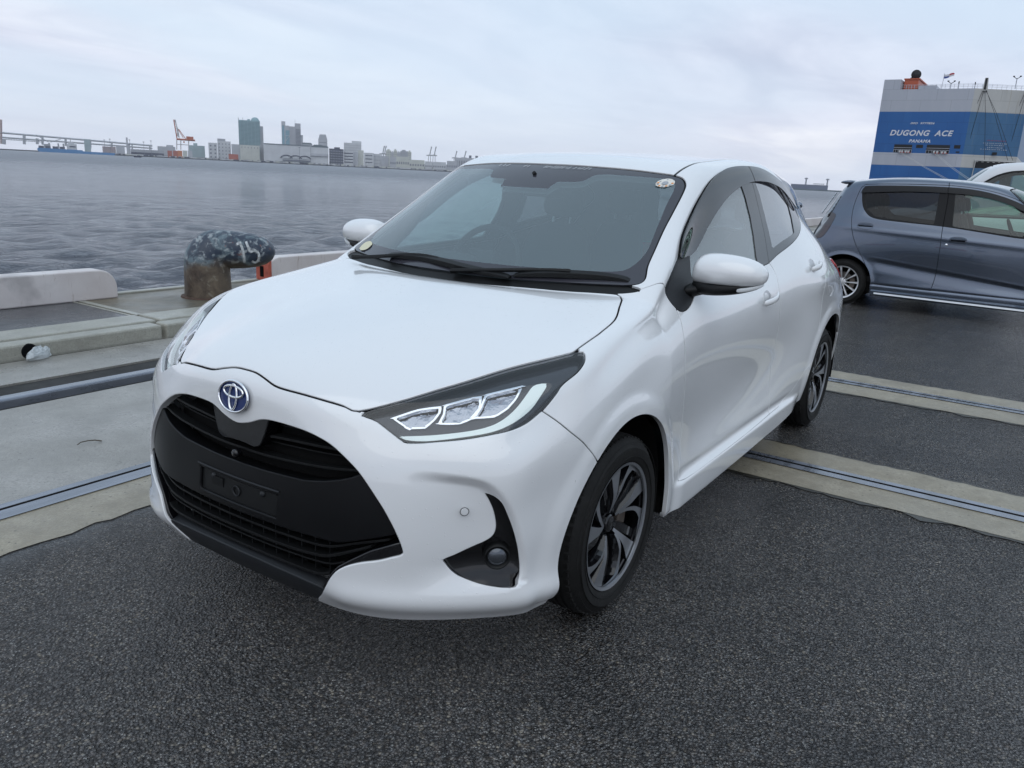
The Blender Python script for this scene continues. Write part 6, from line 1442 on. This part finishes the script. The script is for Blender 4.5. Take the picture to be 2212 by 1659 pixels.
    # mooring deck openings with rollers
    for (a, b, z0, z1, big) in ((-35.35, -31.1, 11.5, 13.5, 1), (-30.2, -28.6, 12.7, 13.5, 0), (-27.75, -22.5, 11.5, 13.55, 1), (-21.6, -20.2, 12.75, 13.6, 0), (-21.0, -20.2, 11.75, 12.1, 0)):
        op = empty('mooring_opening', L(0, a, z0), parent=t); w_ = b-a; h = z1-z0
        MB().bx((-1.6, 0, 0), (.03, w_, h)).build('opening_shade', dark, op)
        if big:
            MB().tube([(.08, 0, h*.36), (.08, w_, h*.36)], .05, 5).tube([(.08, 0, h*.60), (.08, w_, h*.60)], .05, 5).build('opening_rail', white, op)
            for y in np.linspace(0, w_, 9): MB().tube([(.08, y, 0), (.08, y, h*.36)], .04, 4).build('opening_post', white, op)
            for y in (w_*.36, w_*.50, w_*.70, w_*.84): MB().lathe([(.0, .5), (.26, .5), (.28, .25), (.20, .1), (.28, 0), (0, 0)], 10, (.25, y, .0)).build('mooring_roller', M('roller_white', (.6, .6, .6)), op); MB().box((.3, y+.35, .05), (.25, .35, .22)).build('roller_seat', M('roller_red', (.35, .04, .03)), op)
    for (y0, z0, y1, z1) in ((-33.6, 11.4, -15, 3.0), (-33.2, 11.4, -14.4, 3.0), (-25.6, 11.4, -13.4, 4.0), (-25.2, 11.4, -12.8, 4.0)):
        MB().tube([L(.3, y0, z0), L(8, (y0*.6+y1*.4), z0*.62+z1*.38-.6), L(22, y1+2, z1-1.5)], .035, 5).build('mooring_rope', M('rope_pale', (.55, .55, .52)), t)
    sm = M('ship_scuff', (.006, .03, .10), rough=.7)
    for (yc, zc) in ((-17.9, 18.9), (-18.1, 16.9), (-9.2, 18.4)):
        for k_ in range(9):
            y = yc+rng.uniform(-.9, .9); z = zc+rng.uniform(-.9, .9); w_ = rng.uniform(.4, 1.3); h_ = rng.uniform(.05, .28); a = rng.uniform(.1, .5); xx = -7*(y+19.4)/11.4
            MB().add([(xx+.10, y-w_/2+24, z-h_/2-a*w_/2+2.3), (xx+.10-.61*w_, y+w_/2+24, z-h_/2+a*w_/2+2.3), (xx+.10-.61*w_, y+w_/2+24, z+h_/2+a*w_/2+2.3), (xx+.10, y-w_/2+24, z+h_/2-a*w_/2+2.3)], [(0, 1, 2, 3)]).build('scuff_mark', sm, t)
    # stern ramp opening
    rp = empty('ramp_opening', L(0, -16.9, 0), parent=t)
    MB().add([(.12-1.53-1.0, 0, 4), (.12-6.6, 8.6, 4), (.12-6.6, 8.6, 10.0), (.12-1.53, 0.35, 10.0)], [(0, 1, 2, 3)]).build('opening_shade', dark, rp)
    for k in range(7): MB().box((-1.7-.62*k*1.15, .8+1.15*k, 9.85), (.3, .5, .14)).build('ramp_cleat', whitew, rp)
    MB().tube([(.2-1.53, .1, 3.5), (.2-1.53, .5, 10.1)], .10, 5).build('ramp_edge', whitew, rp); MB().tube([(-1.4, .3, 10.15), (-6.6, 8.6, 10.15)], .12, 5).build('ramp_edge', whitew, rp)
    MB().bx(L(-3.62-.2, -13.3, 11.6), L(-3.5, -12.3, 12.25)).build('side_hatch', dark, t)
    return t
ship()

# ------------------------------------------------------------------ far shore
FS = 1/1.8228
def FP(u, v, dist): return D(u*FS, v*FS, dist)          # same, in full picture pixels
SH_Z = -2.3
def shoreline_y(u): return 573+.0562*u                   # picture row of the waterline
def tower(label, u0, u1, vt, mat, name='office_tower', dist=2700, depth=40, cat='building', group=None, bands=None, win=None, roof=None, base_z=SH_Z, extra=None, slant=0):
    um = (u0+u1)/2; c = FP(um, vt, dist); az = math.atan2(c[1]-CAM[1], c[0]-CAM[0]); W = (u1-u0)/(2212*FOC*1.8228)*dist*1.02/max(.75, math.cos(az-YAW))**0
    # width of one picture pixel at this distance, seen off axis
    q0, q1 = FP(u0, vt, dist), FP(u1, vt, dist); W = float(np.hypot(*(q1-q0)[:2])); H = c[2]-base_z
    t = thing(name, label, cat, (c[0], c[1], base_z), az-PI/2, group)       # local +y points away from us, local x across
    t['w'] = 0; del t['w']
    MB().bx((-W/2, 0, 0), (W/2, depth, H)).build('tower_block' if H > 60 else 'building_block', mat, t)
    if bands:
        n, f, z0, m_, dz = bands; b = MB()
        for k in range(n):
            z = z0+(H-z0-3)*(k+.5)/n; b.bx((-W/2*f, -.5, z-dz), (W/2*f, .4, z+dz))
        b.build('window_band', m_, t)['kind'] = 'stuff'
    if win:
        nx, nz, wx, wz, m_ = win; b = MB()
        for i in range(nx):
            for j in range(nz):
                x = -W/2+W*(i+.5)/nx; z = H*(.08+.86*(j+.5)/nz); b.bx((x-wx*W/nx/2, -.4, z-wz*H/nz/2), (x+wx*W/nx/2, .3, z+wz*H/nz/2))
        b.build('window_grid', m_, t)['kind'] = 'stuff'
    if roof:
        for (a, b_, h0, h1) in roof: MB().bx((-W/2+a*W, depth*.2, H+h0), (-W/2+b_*W, depth*.8, H+h1)).build('roof_house', mat, t)
    return t, W, H
def far_mat(n, c): return M(n, c, rough=.7, spec=.3, noise_c=.08, noise_s=.05)
F_TEAL = far_mat('tower_teal', (.24, .36, .39)); F_TEALD = far_mat('tower_teal_window', (.14, .21, .24)); F_WHITE = far_mat('far_white', (.52, .53, .55)); F_CREAM = far_mat('far_cream', (.50, .51, .47)); F_GREY = far_mat('far_grey', (.34, .35, .38)); F_DARK = far_mat('far_dark', (.07, .075, .11)); F_GLASS = far_mat('far_glass', (.20, .33, .40)); F_WIN = far_mat('far_window', (.16, .17, .21)); F_ROOF = far_mat('far_roof', (.13, .16, .18)); F_LGREY = far_mat('far_light_grey', (.42, .43, .46)); F_GREEN = far_mat('far_trees', (.06, .085, .08)); F_ORANGE = M('crane_orange', (.42, .10, .04), rough=.6); F_PALE = M('crane_pale', (.45, .44, .44), rough=.6); F_HILL = far_mat('far_hill', (.20, .24, .27))  # tower teal is lightened so its colour carries a little haze

# the far land itself
V = []; F = []; us = list(range(-900, 2500, 100))
for u in us:
    a = FP(u, shoreline_y(u), 2600); b = FP(u, shoreline_y(u), 3800); V += [(a[0], a[1], -3.5), (a[0], a[1], -.2), (b[0], b[1], .5)]
for i in range(len(us)-1): F += [(3*i, 3*i+3, 3*i+4, 3*i+1), (3*i+1, 3*i+4, 3*i+5, 3*i+2)]
o = MB().add(V, F).build('far_shore', M('seawall_dark', (.05, .052, .062), rough=.8, noise_c=.3, noise_s=.02)); o['kind'] = 'structure'
# dockside clutter too small to tell apart: parked trucks, crates, sheds
for nm, mt in (('white', F_WHITE), ('grey', F_GREY), ('dark', F_DARK), ('cream', F_CREAM)):
    b = MB()
    for k in range(150):
        u = rng.uniform(250, 1940); p = FP(u, 600, 2604+rng.uniform(0, 60)); az = math.atan2(p[1]-CAM[1], p[0]-CAM[0]); l = rng.uniform(4, 14); b.box((p[0], p[1], -.2+rng.uniform(1.0, 2.4)), (l, 3.5, rng.uniform(2, 5.5)), rz=az-PI/2)
    tag(b.build('dockside_clutter', mt), 'low '+nm+' sheds, vans and crates strung along the far quay', 'dock clutter', kind='stuff')
b = MB()
for k in range(70):
    u = rng.uniform(1500, 1950); p = FP(u, 600, 2700+rng.uniform(0, 200)); 
    for q in range(4): b.box((p[0]+rng.uniform(-6, 6), p[1]+rng.uniform(-6, 6), rng.uniform(1, 8)), (rng.uniform(5, 11), rng.uniform(5, 11), rng.uniform(3, 6)), rz=rng.uniform(0, 3), rx=rng.uniform(0, .6))
tag(b.build('shore_trees', F_GREEN), 'dark band of trees along the far shore near the roof of the car', 'trees', kind='stuff')
# distant hill line
V = []; F = []; us = list(range(1500, 2400, 25))
for i, u in enumerate(us):
    h = 17+8*noise.noise(Vector((u*.012, 3, 0)))+6*noise.noise(Vector((u*.05, 7, 0))); a = FP(u, 600, 3600); b_ = FP(u, 600, 3900); V += [(a[0], a[1], 0), (a[0], a[1], h+6), (b_[0], b_[1], h)]
for i in range(len(us)-1): F += [(3*i, 3*i+3, 3*i+4, 3*i+1), (3*i+1, 3*i+4, 3*i+5, 3*i+2)]
o = MB().add(V, F).build('hills', F_HILL); o['kind'] = 'structure'
# hillside houses
b = MB()
for k in range(130):
    u = rng.uniform(1600, 1960); d = rng.uniform(3000, 3500); p = FP(u, 600, d); az = math.atan2(p[1]-CAM[1], p[0]-CAM[0]); h = rng.uniform(6, 22); b.box((p[0], p[1], h/2+rng.uniform(0, 8)), (rng.uniform(8, 26), 10, h), rz=az-PI/2)
tag(b.build('hillside_houses', F_LGREY), 'pale houses and flats packed on the far hillside', 'houses', kind='stuff')

# high rises
t, W, H = tower('tallest green glass tower with a domed crown, left of the pair', 938, 1023, 474, F_TEAL, dist=2900, depth=35, bands=(30, 1, 8, F_TEALD, .9), roof=[(.42, .55, 0, 4)])
MB().lathe([(W*.20, 0), (W*.195, 3), (W*.16, 8), (W*.10, 11.5), (0, 13)], 20, (W*.28, 16, H-1)).build('roof_dome', F_TEAL, t, smooth=True)
MB().bx((-W/2-.5, 2, H), (-W/2+1.5, 4, H+7)).bx((-W*.30, 2, H), (-W*.28, 4, H+8)).build('roof_mast', F_LGREY, t)
for k in range(5): MB().bx((-W/2+W*(.17*k+.08), -1.1, 6), (-W/2+W*(.17*k+.10), -.2, H-2)).build('facade_pier', F_TEAL, t)
MB().bx((W/2, 4, 0), (W/2+10, 34, H-16)).build('tower_wing', F_GREY, t)
t, W, H = tower('second tower with a pale glass slot and two grey stepped halves', 1108, 1139, 494, F_LGREY, dist=2900, depth=30)
MB().bx((-W/2, -1, H), (-W/2+W*.50, 28, H+13)).build('roof_house', F_LGREY, t); MB().bx((W*.0, -2, 0), (W/2, -.2, H-15)).build('glass_front', F_GLASS, t)
for k in range(6): MB().tube([(W*.02, -2.6, 6+k*(H-22)/6), (W/2, -2.6, 6+(k+1)*(H-22)/6) if k % 2 == 0 else (W/2, -2.6, 6+(k)*(H-22)/6)], .8, 4).build('glass_brace', F_WHITE, t)
MB().bx((-W/2+2, -.8, 2), (-W/2+W*.36, -.2, H)).build('facade_pier', F_GLASS, t)
Wb = W; MB().bx((W/2, -4, 0), (W/2+37, 26, H-2)).build('tower_wing', F_GREY, t); MB().bx((W/2+18, 0, H-2), (W/2+37, 24, H+9)).build('roof_house', F_GREY, t); MB().bx((W/2+37, 0, 0), (W/2+44, 24, H-28)).build('tower_wing', F_LGREY, t)
b = MB()
for k in range(26): b.bx((W/2+20, -4.6, 6+k*(H-14)/26), (W/2+37, -3.9, 8.0+k*(H-14)/26))
b.build('window_band', F_WIN, t)['kind'] = 'stuff'; MB().tube([(W/2+19, 5, H), (W/2+19, 5, H+22)], .5, 5).build('roof_mast', F_LGREY, t)
t, W, H = tower('tapered grey tower with a narrow chamfered top', 1253, 1289, 551, F_LGREY, dist=2900, depth=30, bands=(7, .8, 6, F_WIN, .8))
MB().add([(-W/2, 0, H), (W/2, 0, H), (W/2, 28, H), (-W/2, 28, H), (-W*.34, 3, H+18), (W*.34, 3, H+18), (W*.34, 25, H+18), (-W*.34, 25, H+18)], [(0, 1, 5, 4), (1, 2, 6, 5), (2, 3, 7, 6), (3, 0, 4, 7), (4, 5, 6, 7)]).build('tapered_roof', F_GREY, t)
t, W, H = tower('low grey block with a sloped dark roof between the towers', 1188, 1230, 568, F_GREY, name='office_block', dist=2900, bands=(3, .9, 5, F_WIN, 1)); MB().prism([(-W*.5, 0), (-W*.38, 5), (W*.38, 5), (W*.5, 0)], 0, 30, lambda a, b_, c: (a, c, H+b_)).build('sloped_roof', F_ROOF, t)
t, W, H = tower('wide white office block with a raised right half and thin window lines', 1354, 1423, 563, F_WHITE, name='office_block', dist=2850, bands=(7, .94, 18, F_LGREY, .9), roof=[(.45, 1.0, 0, 7)])
# warehouses and halls
t, W, H = tower('long windowless cream warehouse below the green tower', 945, 1022, 572, F_CREAM, name='warehouse', dist=2680)
for k in range(6): MB().bx((-W/2+W*(.08+.16*k), -.6, H-9), (-W/2+W*(.11+.16*k), -.1, H-5)).build('roof_vent', F_WIN, t)
MB().bx((W*.08, -.5, 2), (W*.085, -.1, H)).build('wall_joint', F_GREY, t)
tower('grey-white warehouse end standing left of the cream warehouse', 911, 944, 568, F_LGREY, name='warehouse', dist=2690)
t, W, H = tower('white flat-roofed stair block at the left end of the warehouses', 820, 855, 562, F_WHITE, name='warehouse', dist=2700, win=(2, 4, .35, .35, F_WIN))
t, W, H = tower('white block with dark stair landings left of the warehouses', 856, 908, 556, F_WHITE, name='warehouse', dist=2710, win=(4, 5, .25, .30, F_WIN)); MB().bx((-W*.5, 3, H), (W*.1, 20, H+7)).build('roof_house', F_GREY, t)
t, W, H = tower('pale teal factory hall behind the orange crane', 742, 806, 573, far_mat('far_teal_shed', (.32, .40, .42)), name='factory_hall', dist=2760, roof=[(.3, .55, 0, 7)])
tower('low white shed left of the orange crane', 620, 690, 577, F_LGREY, name='factory_hall', dist=2740, roof=[(.5, .9, 0, 5)])
tower('dark narrow slot block between the warehouse and the white hall', 1023, 1037, 569, F_GREY, name='office_block', dist=2700)
t, W, H = tower('huge white exhibition hall with three dark arches over its terrace', 1039, 1222, 570, F_WHITE, name='exhibition_hall', dist=2660, depth=60)
MB().bx((-W/2, -1, H-1.5), (W/2, 50, H+1.2)).build('roof_edge', F_ROOF, t)
for k in range(3):
    x = W*(-.02+.20*k); ar = empty('terrace_arch', (x, -3, 17), parent=t)
    MB().tube([(17*math.cos(a), 0, 9*math.sin(a)) for a in np.linspace(0, PI, 14)], 1.5, 5).build('arch_rib', F_DARK, ar); MB().prism([(10*math.cos(a), 6*math.sin(a)) for a in np.linspace(0, PI, 10)], 0, .6, lambda a, b_, c: (a, c, b_)).build('arch_window', F_WHITE, ar)
MB().bx((-W*.10, -5, 9), (W/2, -1, 13)).build('terrace_shade', F_WIN, t); MB().bx((-W*.28, -9, 5.5), (W/2, -.5, 7.0)).build('terrace_roof', F_ROOF, t); MB().bx((-W*.28, -7, 0), (W/2, -.5, 4.5)).build('quay_arcade', F_WIN, t)
t, W, H = tower('white hall with a dark curved roof at its right end', 1223, 1293, 581, F_WHITE, name='exhibition_hall', dist=2665, depth=60)
MB().prism([(-W/2, 0), (-W*.3, 8), (W*.05, 8.5), (W/2, 4), (W/2, 0)], 0, 50, lambda a, b_, c: (a, c, H+b_)).build('curved_roof', F_ROOF, t); MB().bx((-W/2, -4, H*.52), (W/2, -.3, H*.66)).build('balcony', F_LGREY, t); MB().bx((-W/2, -3, 4), (W/2, -.3, 6)).build('terrace_roof', F_WIN, t)
t, W, H = tower('dark navy lattice car park block beside the white hall', 1296, 1353, 586, F_DARK, name='car_park', dist=2670, win=(9, 6, .45, .35, F_GREY), roof=[(.35, .75, 0, 5)])
tower('white block with four strong dark floor lines', 1354, 1391, 594, F_WHITE, name='office_block', dist=2680, bands=(4, .94, 10, F_DARK, 1.6))
tower('plain pale grey block below the wide office', 1391, 1408, 598, F_LGREY, name='office_block', dist=2690); tower('taller plain cream slab with a rounded edge', 1410, 1432, 592, F_CREAM, name='office_block', dist=2700)
tower('stepped white block with three dark lines on its left', 1433, 1472, 602, F_WHITE, name='office_block', dist=2700, bands=(3, .7, 12, F_DARK, 1.2)); tower('long white terminal with window strips', 1470, 1500, 606, F_WHITE, name='office_block', dist=2710, bands=(3, .9, 9, F_LGREY, 1.2))
tower('grey flat shed below the twin cranes', 1500, 1530, 614, F_LGREY, name='warehouse', dist=2700)
# blocks of flats
for (u0, u1, v, m_, lb) in ((1520, 1541, 592, F_CREAM, 'leftmost cream block of flats'), (1541, 1550, 599, F_LGREY, 'low grey link of the flats, second from the left'), (1550, 1564, 592, F_CREAM, 'cream slab in the middle of the flats'), (1564, 1576, 600, F_LGREY, 'lower grey slab in the flats, beside the large grey one'), (1576, 1606, 595, F_GREY, 'large grey blank-walled slab among the flats'), (1606, 1620, 597, F_CREAM, 'rightmost narrow cream block of flats')):
    tower(lb, u0, u1, v, m_, name='block_of_flats', dist=2950, win=(3, 8, .3, .4, F_WIN) if m_ is not F_GREY else None, roof=[(.2, .7, 0, 4)], group='blocks of flats beyond the port')
for (u0, u1, v, m_, lb) in ((1535, 1560, 619, F_LGREY, 'grey shed with a dark door'), (1560, 1612, 617, F_CREAM, 'cream customs shed with small windows'), (1612, 1672, 630, F_CREAM, 'long low cream transit shed'), (1674, 1702, 636, F_WHITE, 'small white shed with a flat roof'), (1704, 1756, 638, F_WHITE, 'low white hall on the quay'), (1760, 1800, 634, F_LGREY, 'grey hall with a green roof line')):
    tower(lb, u0, u1, v, m_, name='transit_shed', dist=2680, win=(6, 1, .5, .18, F_WIN), group='sheds on the far quay')
t, W, H = tower('long grey factory with tall narrow dark windows near the car roof', 1790, 1960, 624, F_LGREY, name='factory_hall', dist=2800)
for k in range(6): MB().bx((-W/2+W*(.05+.055*k), -.6, H*.35), (-W/2+W*(.068+.055*k), -.1, H*.80)).build('tall_window', F_WIN, t)
for a in (.33, .48): MB().bx((-W/2+W*a, 4, H), (-W/2+W*(a+.06), 12, H+9)).build('roof_vent', F_WIN, t)
# cranes
def jib(u, vt, vb, lb, dist=3000):
    p = FP(u, vb, dist); q = FP(u+5, vt, dist); az = math.atan2(p[1]-CAM[1], p[0]-CAM[0])
    t = thing('gantry_crane', lb, 'crane', (p[0], p[1], SH_Z), az-PI/2, 'pale gantry cranes with raised booms'); H = q[2]-SH_Z; hb = p[2]-SH_Z
    MB().tube([(0, 0, hb), (6, 0, H)], 1.0, 4).tube([(2.2, 0, hb), (7.5, 0, H)], .8, 4).build('boom', F_GREY, t); MB().box((6.6, 0, H-3), (4, 2, 6)).build('boom_tip', F_GREY, t)
    MB().tube([(-5, 0, 0), (-3, 0, hb+3)], 1.0, 4).tube([(5, 0, 0), (4, 0, hb+3)], 1.0, 4).box((0, 0, hb), (22, 3, 3.5)).build('portal_frame', F_GREY, t)
jib(1506, 574, 606, 'left boom of the first raised pair of far cranes'); jib(1513, 574, 606, 'right boom of the first raised pair of far cranes')
jib(1691, 577, 612, 'tall slim crane, left of the pair over the hillside'); jib(1709, 577, 612, 'tall slim crane, right of the pair over the hillside')
jib(1791, 594, 622, 'far crane standing behind the grey factory'); jib(1827, 594, 622, 'rightmost far crane just above the car roof')
def orange_crane():
    d = 2640; p = FP(722, 560, d); az = math.atan2(p[1]-CAM[1], p[0]-CAM[0]); t = thing('container_crane', 'orange container crane with its boom raised steeply over the far quay', 'crane', (p[0], p[1], SH_Z), az-PI/2)
    s = d/(2212*FOC*1.8228)     # metres per picture pixel
    def q(u, v): a = FP(u, v, d); b_ = a-p; return (b_[0]*math.cos(-(az-PI/2))-b_[1]*math.sin(-(az-PI/2)), 0, a[2]-SH_Z)
    def T_(pts, r, m_, nm): MB().tube([q(*x) for x in pts], r, 4).build(nm, m_, t)
    T_([(684, 471), (697, 545)], 1.5, F_ORANGE, 'boom'); T_([(690, 471), (704, 540)], 1.3, F_PALE, 'boom'); T_([(687, 471), (700, 508), (706, 545)], 1.0, F_PALE, 'boom')
    for k in range(7): v = 478+k*9; MB().tube([q(685.5+(v-471)*.18, v), q(692+(v-471)*.20, v+5)], .6, 4).build('boom_brace', F_PALE, t)
    T_([(703, 508), (732, 548)], 1.0, F_ORANGE, 'stay'); T_([(700, 508), (722, 543)], .8, F_ORANGE, 'stay'); T_([(703, 508), (696, 543)], 1.2, F_PALE, 'apex_frame')
    T_([(695, 548), (768, 553)], 2.6, F_ORANGE, 'girder'); a, b_ = q(733, 537), q(762, 553); MB().bx((a[0], -6, b_[2]), (b_[0], 6, a[2])).build('machine_house', F_ORANGE, t)
    for u, v1 in ((696, 590), (712, 590), (743, 592)): T_([(u, 550), (u, v1)], 1.3, F_PALE, 'leg')
    T_([(724, 556), (725, 563)], 1.8, F_ORANGE, 'trolley'); T_([(696, 568), (743, 571)], 1.0, F_PALE, 'portal_beam')
orange_crane()
# suspension bridge approach
def bridge():
    d = 3400; t = thing('bridge', 'long double-deck suspension bridge running off the left edge of the view', 'bridge', tuple(FP(200, 570, d)[:2])+(SH_Z,)); O = t.location.copy()
    L = lambda u, v: tuple(Vector(FP(u, v, d))-O)
    pts = lambda dv: [L(u, 522+(u+200)*.0 + (u*.0862) + dv) for u in range(-400, 640, 40)]
    MB().tube(pts(0), 3.2, 4).build('upper_deck', F_LGREY, t); lo = [L(u, 540+u*.0735) for u in range(-400, 620, 40)]; MB().tube(lo, 2.6, 4).build('lower_deck', F_LGREY, t)
    tr = MB()
    for u in range(-100, 170, 10): tr.tube([L(u, 541+u*.0735), L(u+5, 547+u*.0735), L(u+10, 541+(u+10)*.0735)], .8, 4)
    tr.tube([L(u, 547.5+u*.0735) for u in (-100, 0, 100, 170)], 1.0, 4); tr.build('deck_truss', F_LGREY, t)['kind'] = 'stuff'
    for u, v0, v1, r in ((4, 471, 566, 3.6), (14, 548, 568, 7), (95, 530, 568, 5), (146, 545, 568, 5), (167, 535, 570, 4), (258, 545, 575, 4), (355, 553, 585, 4), (440, 560, 590, 3.5), (520, 568, 596, 3), (590, 573, 600, 3)): MB().tube([L(u, v0), L(u+1, v1)], r, 4).build('pylon' if v0 < 500 else 'pier', M('pylon_red_grey', (.30, .20, .19), rough=.7) if v0 < 500 else F_GREY, t)
    MB().tube([L(3, 472), L(-300, 525)], 1.0, 4).build('main_cable', F_GREY, t)
bridge()
def far_ship():
    d = 2580; u0, u1 = 201, 402; v = 583; p = FP(300, v, d); az = math.atan2(p[1]-CAM[1], p[0]-CAM[0]); t = thing('cargo_boat', 'blue hulled cargo boat with crossed derricks at the far quay', 'ship', (p[0], p[1], SH_Z), az-PI/2)
    s = d/(2212*FOC*1.8228)*1.14; bl = M('far_ship_blue', (.06, .20, .42), rough=.6); X = lambda u: (u-300)*s
    MB().prism([(X(u0), 6*s), (X(u0)+2, 11*s), (X(315), 10*s), (X(318), 7*s), (X(u1), 6.5*s), (X(u1)-3, 0), (X(u0)+4, 0)], -8, 8, lambda a, b_, c: (a, c, b_)).build('hull', bl, t)
    MB().bx((X(276), -6, 8*s), (X(302), 6, 26*s)).bx((X(280), -5, 26*s), (X(296), 5, 31*s)).build('superstructure', F_WHITE, t); MB().bx((X(283), -6.5, 17*s), (X(299), -6.1, 20*s)).build('bridge_windows', F_DARK, t)
    MB().tube([(X(287), 0, 30*s), (X(287), 0, 42*s)], .8, 4).build('mast', F_GREY, t)
    for a, b_ in ((X(202), X(231)), (X(262), X(236))): MB().tube([(a, 0, 46*s if a < 0 and a < X(230) else 38*s), (b_, 0, 28*s)], .9, 4).build('derrick', F_GREY, t)
    for u in (232, 255, 268): MB().bx((X(u)-2, -3, 8*s), (X(u)+2, 3, 26*s)).build('crane_post', F_GREY, t)
    for u in (205, 222, 240, 258): MB().bx((X(u), -5, 10*s), (X(u)+13*s, 5, 17*s)).build('hatch', F_DARK, t)
far_ship()
red = M('far_red', (.36, .10, .07), rough=.7)
for (u0, u1, v, m_, lb) in ((403, 455, 577, M('far_brick', (.32, .26, .27), rough=.7), 'rose-grey shed right of the blue cargo boat'), (456, 490, 572, F_LGREY, 'grey shed with a flat roof left of the long dark roof'), (172, 198, 567, F_GREY, 'small dark shed at the bow of the cargo boat'), (500, 512, 569, F_LGREY, 'small pale office beside the lamp masts')):
    tower(lb, u0, u1, v, m_, name='quay_shed', dist=2640, depth=12)
t, W, H = tower('long low transit shed with a dark open front', 515, 645, 590, F_GREY, name='quay_shed', dist=2640, depth=12); MB().bx((-W/2, -1, 1), (W/2, -.2, H*.6)).build('open_front', F_DARK, t)
for k, (u, m_) in enumerate(((668, red), (690, red), (708, M('far_orange', (.48, .16, .06))), (728, F_CREAM), (748, F_LGREY))):
    tower(['dark red container stack beneath the orange crane', 'second red container stack beneath the crane', 'orange container stack beneath the crane', 'cream container stack beneath the crane', 'grey container stack right of the crane'][k], u-9, u+9, 593, m_, name='container_stack', cat='containers', dist=2625, depth=8)
tower('orange-red low wall of stacked goods below the white warehouses', 900, 938, 607, red, name='container_stack', cat='containers', dist=2630, depth=6)
def lamp_mast(u, vt, lb, d=2620, grp='lamp masts on the far quay'):
    p = FP(u, vt, d); t = thing('lamp_mast', lb, 'lamp mast', (p[0], p[1], SH_Z), 0, grp); H = p[2]-SH_Z; MB().tube([(0, 0, 0), (0, 0, H)], .45, 5).build('pole', F_WIN, t); MB().lathe([(0, H), (2.4, H), (2.6, H+1.4), (0, H+1.6)], 8).build('lamp_head', F_WIN, t)
for u, v, lb in ((410, 552, 'tall lamp mast above the rose-grey shed'), (432, 549, 'leftmost tall lamp mast behind the shed roofs'), (510, 552, 'tall lamp mast beside the small pale office'), (594, 556, 'tall lamp mast left of the orange crane'), (1179, 582, 'single lamp mast before the exhibition hall'), (565, 560, 'slim lamp mast over the long transit shed')): lamp_mast(u, v, lb)
t, W, H = tower('pale square chimney rising behind the bridge ramp', 495, 502, 541, F_LGREY, name='chimney', cat='chimney', dist=2900, depth=8)
tower('shadow-grey low works behind the bridge end', 330, 355, 548, far_mat('far_teal_shed', (.3, .4, .4)), name='factory_hall', dist=3300)
# small boat in the bay
p = FP(541, 604, 1500); t = thing('small_boat', 'tiny dark boat alone on the water of the bay', 'boat', (p[0], p[1], -2.3)); MB().prism([(-6, .1), (-5, -.6), (5, -.6), (7, 1.6), (-6, 1.2)], -1.5, 1.5, lambda a, b_, c: (a, c, b_+.5)).build('hull', F_DARK, t); MB().bx((-4, -1, 1.2), (0, 1, 3.4)).build('wheelhouse', F_DARK, t)
# far pier with two beacon towers, beyond the roof of the white car
def pier():
    d = 1900; V = []
    for nm, (u0, u1, v0, v1), m_, lb, ct in (('breakwater', (3080, 3520, 746.5, 752), F_ROOF, 'low dark breakwater on the right horizon', 'breakwater'), ('terminal_shed', (3112, 3258, 727, 748), M('far_navy_shed', (.13, .15, .21), rough=.7), 'long dark navy shed on the breakwater', 'building')):
        a, b_ = FP(u0, v1, d), FP(u1, v1, d); top = FP((u0+u1)/2, (v0+(u1-u0)*.0), d)[2]; bot = SH_Z-.5
        if nm == 'breakwater': top = .6
        az = math.atan2(b_[1]-a[1], b_[0]-a[0]); c = (a+b_)/2; l = float(np.hypot(*(b_-a)[:2])); t = thing(nm, lb, ct, (c[0], c[1], bot), az); MB().box((0, 0, (top-bot)/2), (l, 14, top-bot)).build('wall', m_, t)
        if nm != 'breakwater': MB().box((l*.25, 0, top-bot+2.5), (l*.3, 8, 1.2)).build('roof_rail', F_GREY, t); [MB().tube([(l*(.12+.05*k), 0, top-bot), (l*(.12+.05*k), 0, top-bot+3)], .4, 4).build('roof_post', F_GREY, t) for k in range(6)]
    for u, v, lb in ((3176, 699, 'left beacon tower on the far breakwater'), (3260, 703, 'right beacon tower on the far breakwater')):
        p = FP(u, v, d); t = thing('beacon_tower', lb, 'tower', (p[0], p[1], -2.3), 0, 'beacon towers on the breakwater'); H = p[2]+2.3; MB().lathe([(2.0, 0), (1.5, H-4)], 8).build('tower_shaft', F_GREY, t); MB().lathe([(0, H-4), (3.6, H-3.5), (3.6, H-1), (0, H)], 8).build('tower_gallery', F_GREY, t)
pier()
car, S_, sx_ = white_car(); white_fittings(car, S_, sx_)

# ------------------------------------------------------------------ sea haze between here and the far shore
def haze():
    m = bpy.data.materials.new('sea_haze'); m.use_nodes = True; nt = m.node_tree; nt.nodes.remove(nt.nodes['Principled BSDF'])
    v = nt.nodes.new('ShaderNodeVolumePrincipled'); v.inputs['Color'].default_value = (.97, .98, 1.0, 1); v.inputs['Density'].default_value = .00006; v.inputs['Anisotropy'].default_value = .3
    nt.links.new(v.outputs[0], nt.nodes['Material Output'].inputs['Volume'])
    o = MB().bx((-4700, -4700, -5.0), (4700, 4700, 150)).build('haze', m); o['kind'] = 'stuff'; o['label'] = 'thin pale sea haze over the bay'; return o
haze()
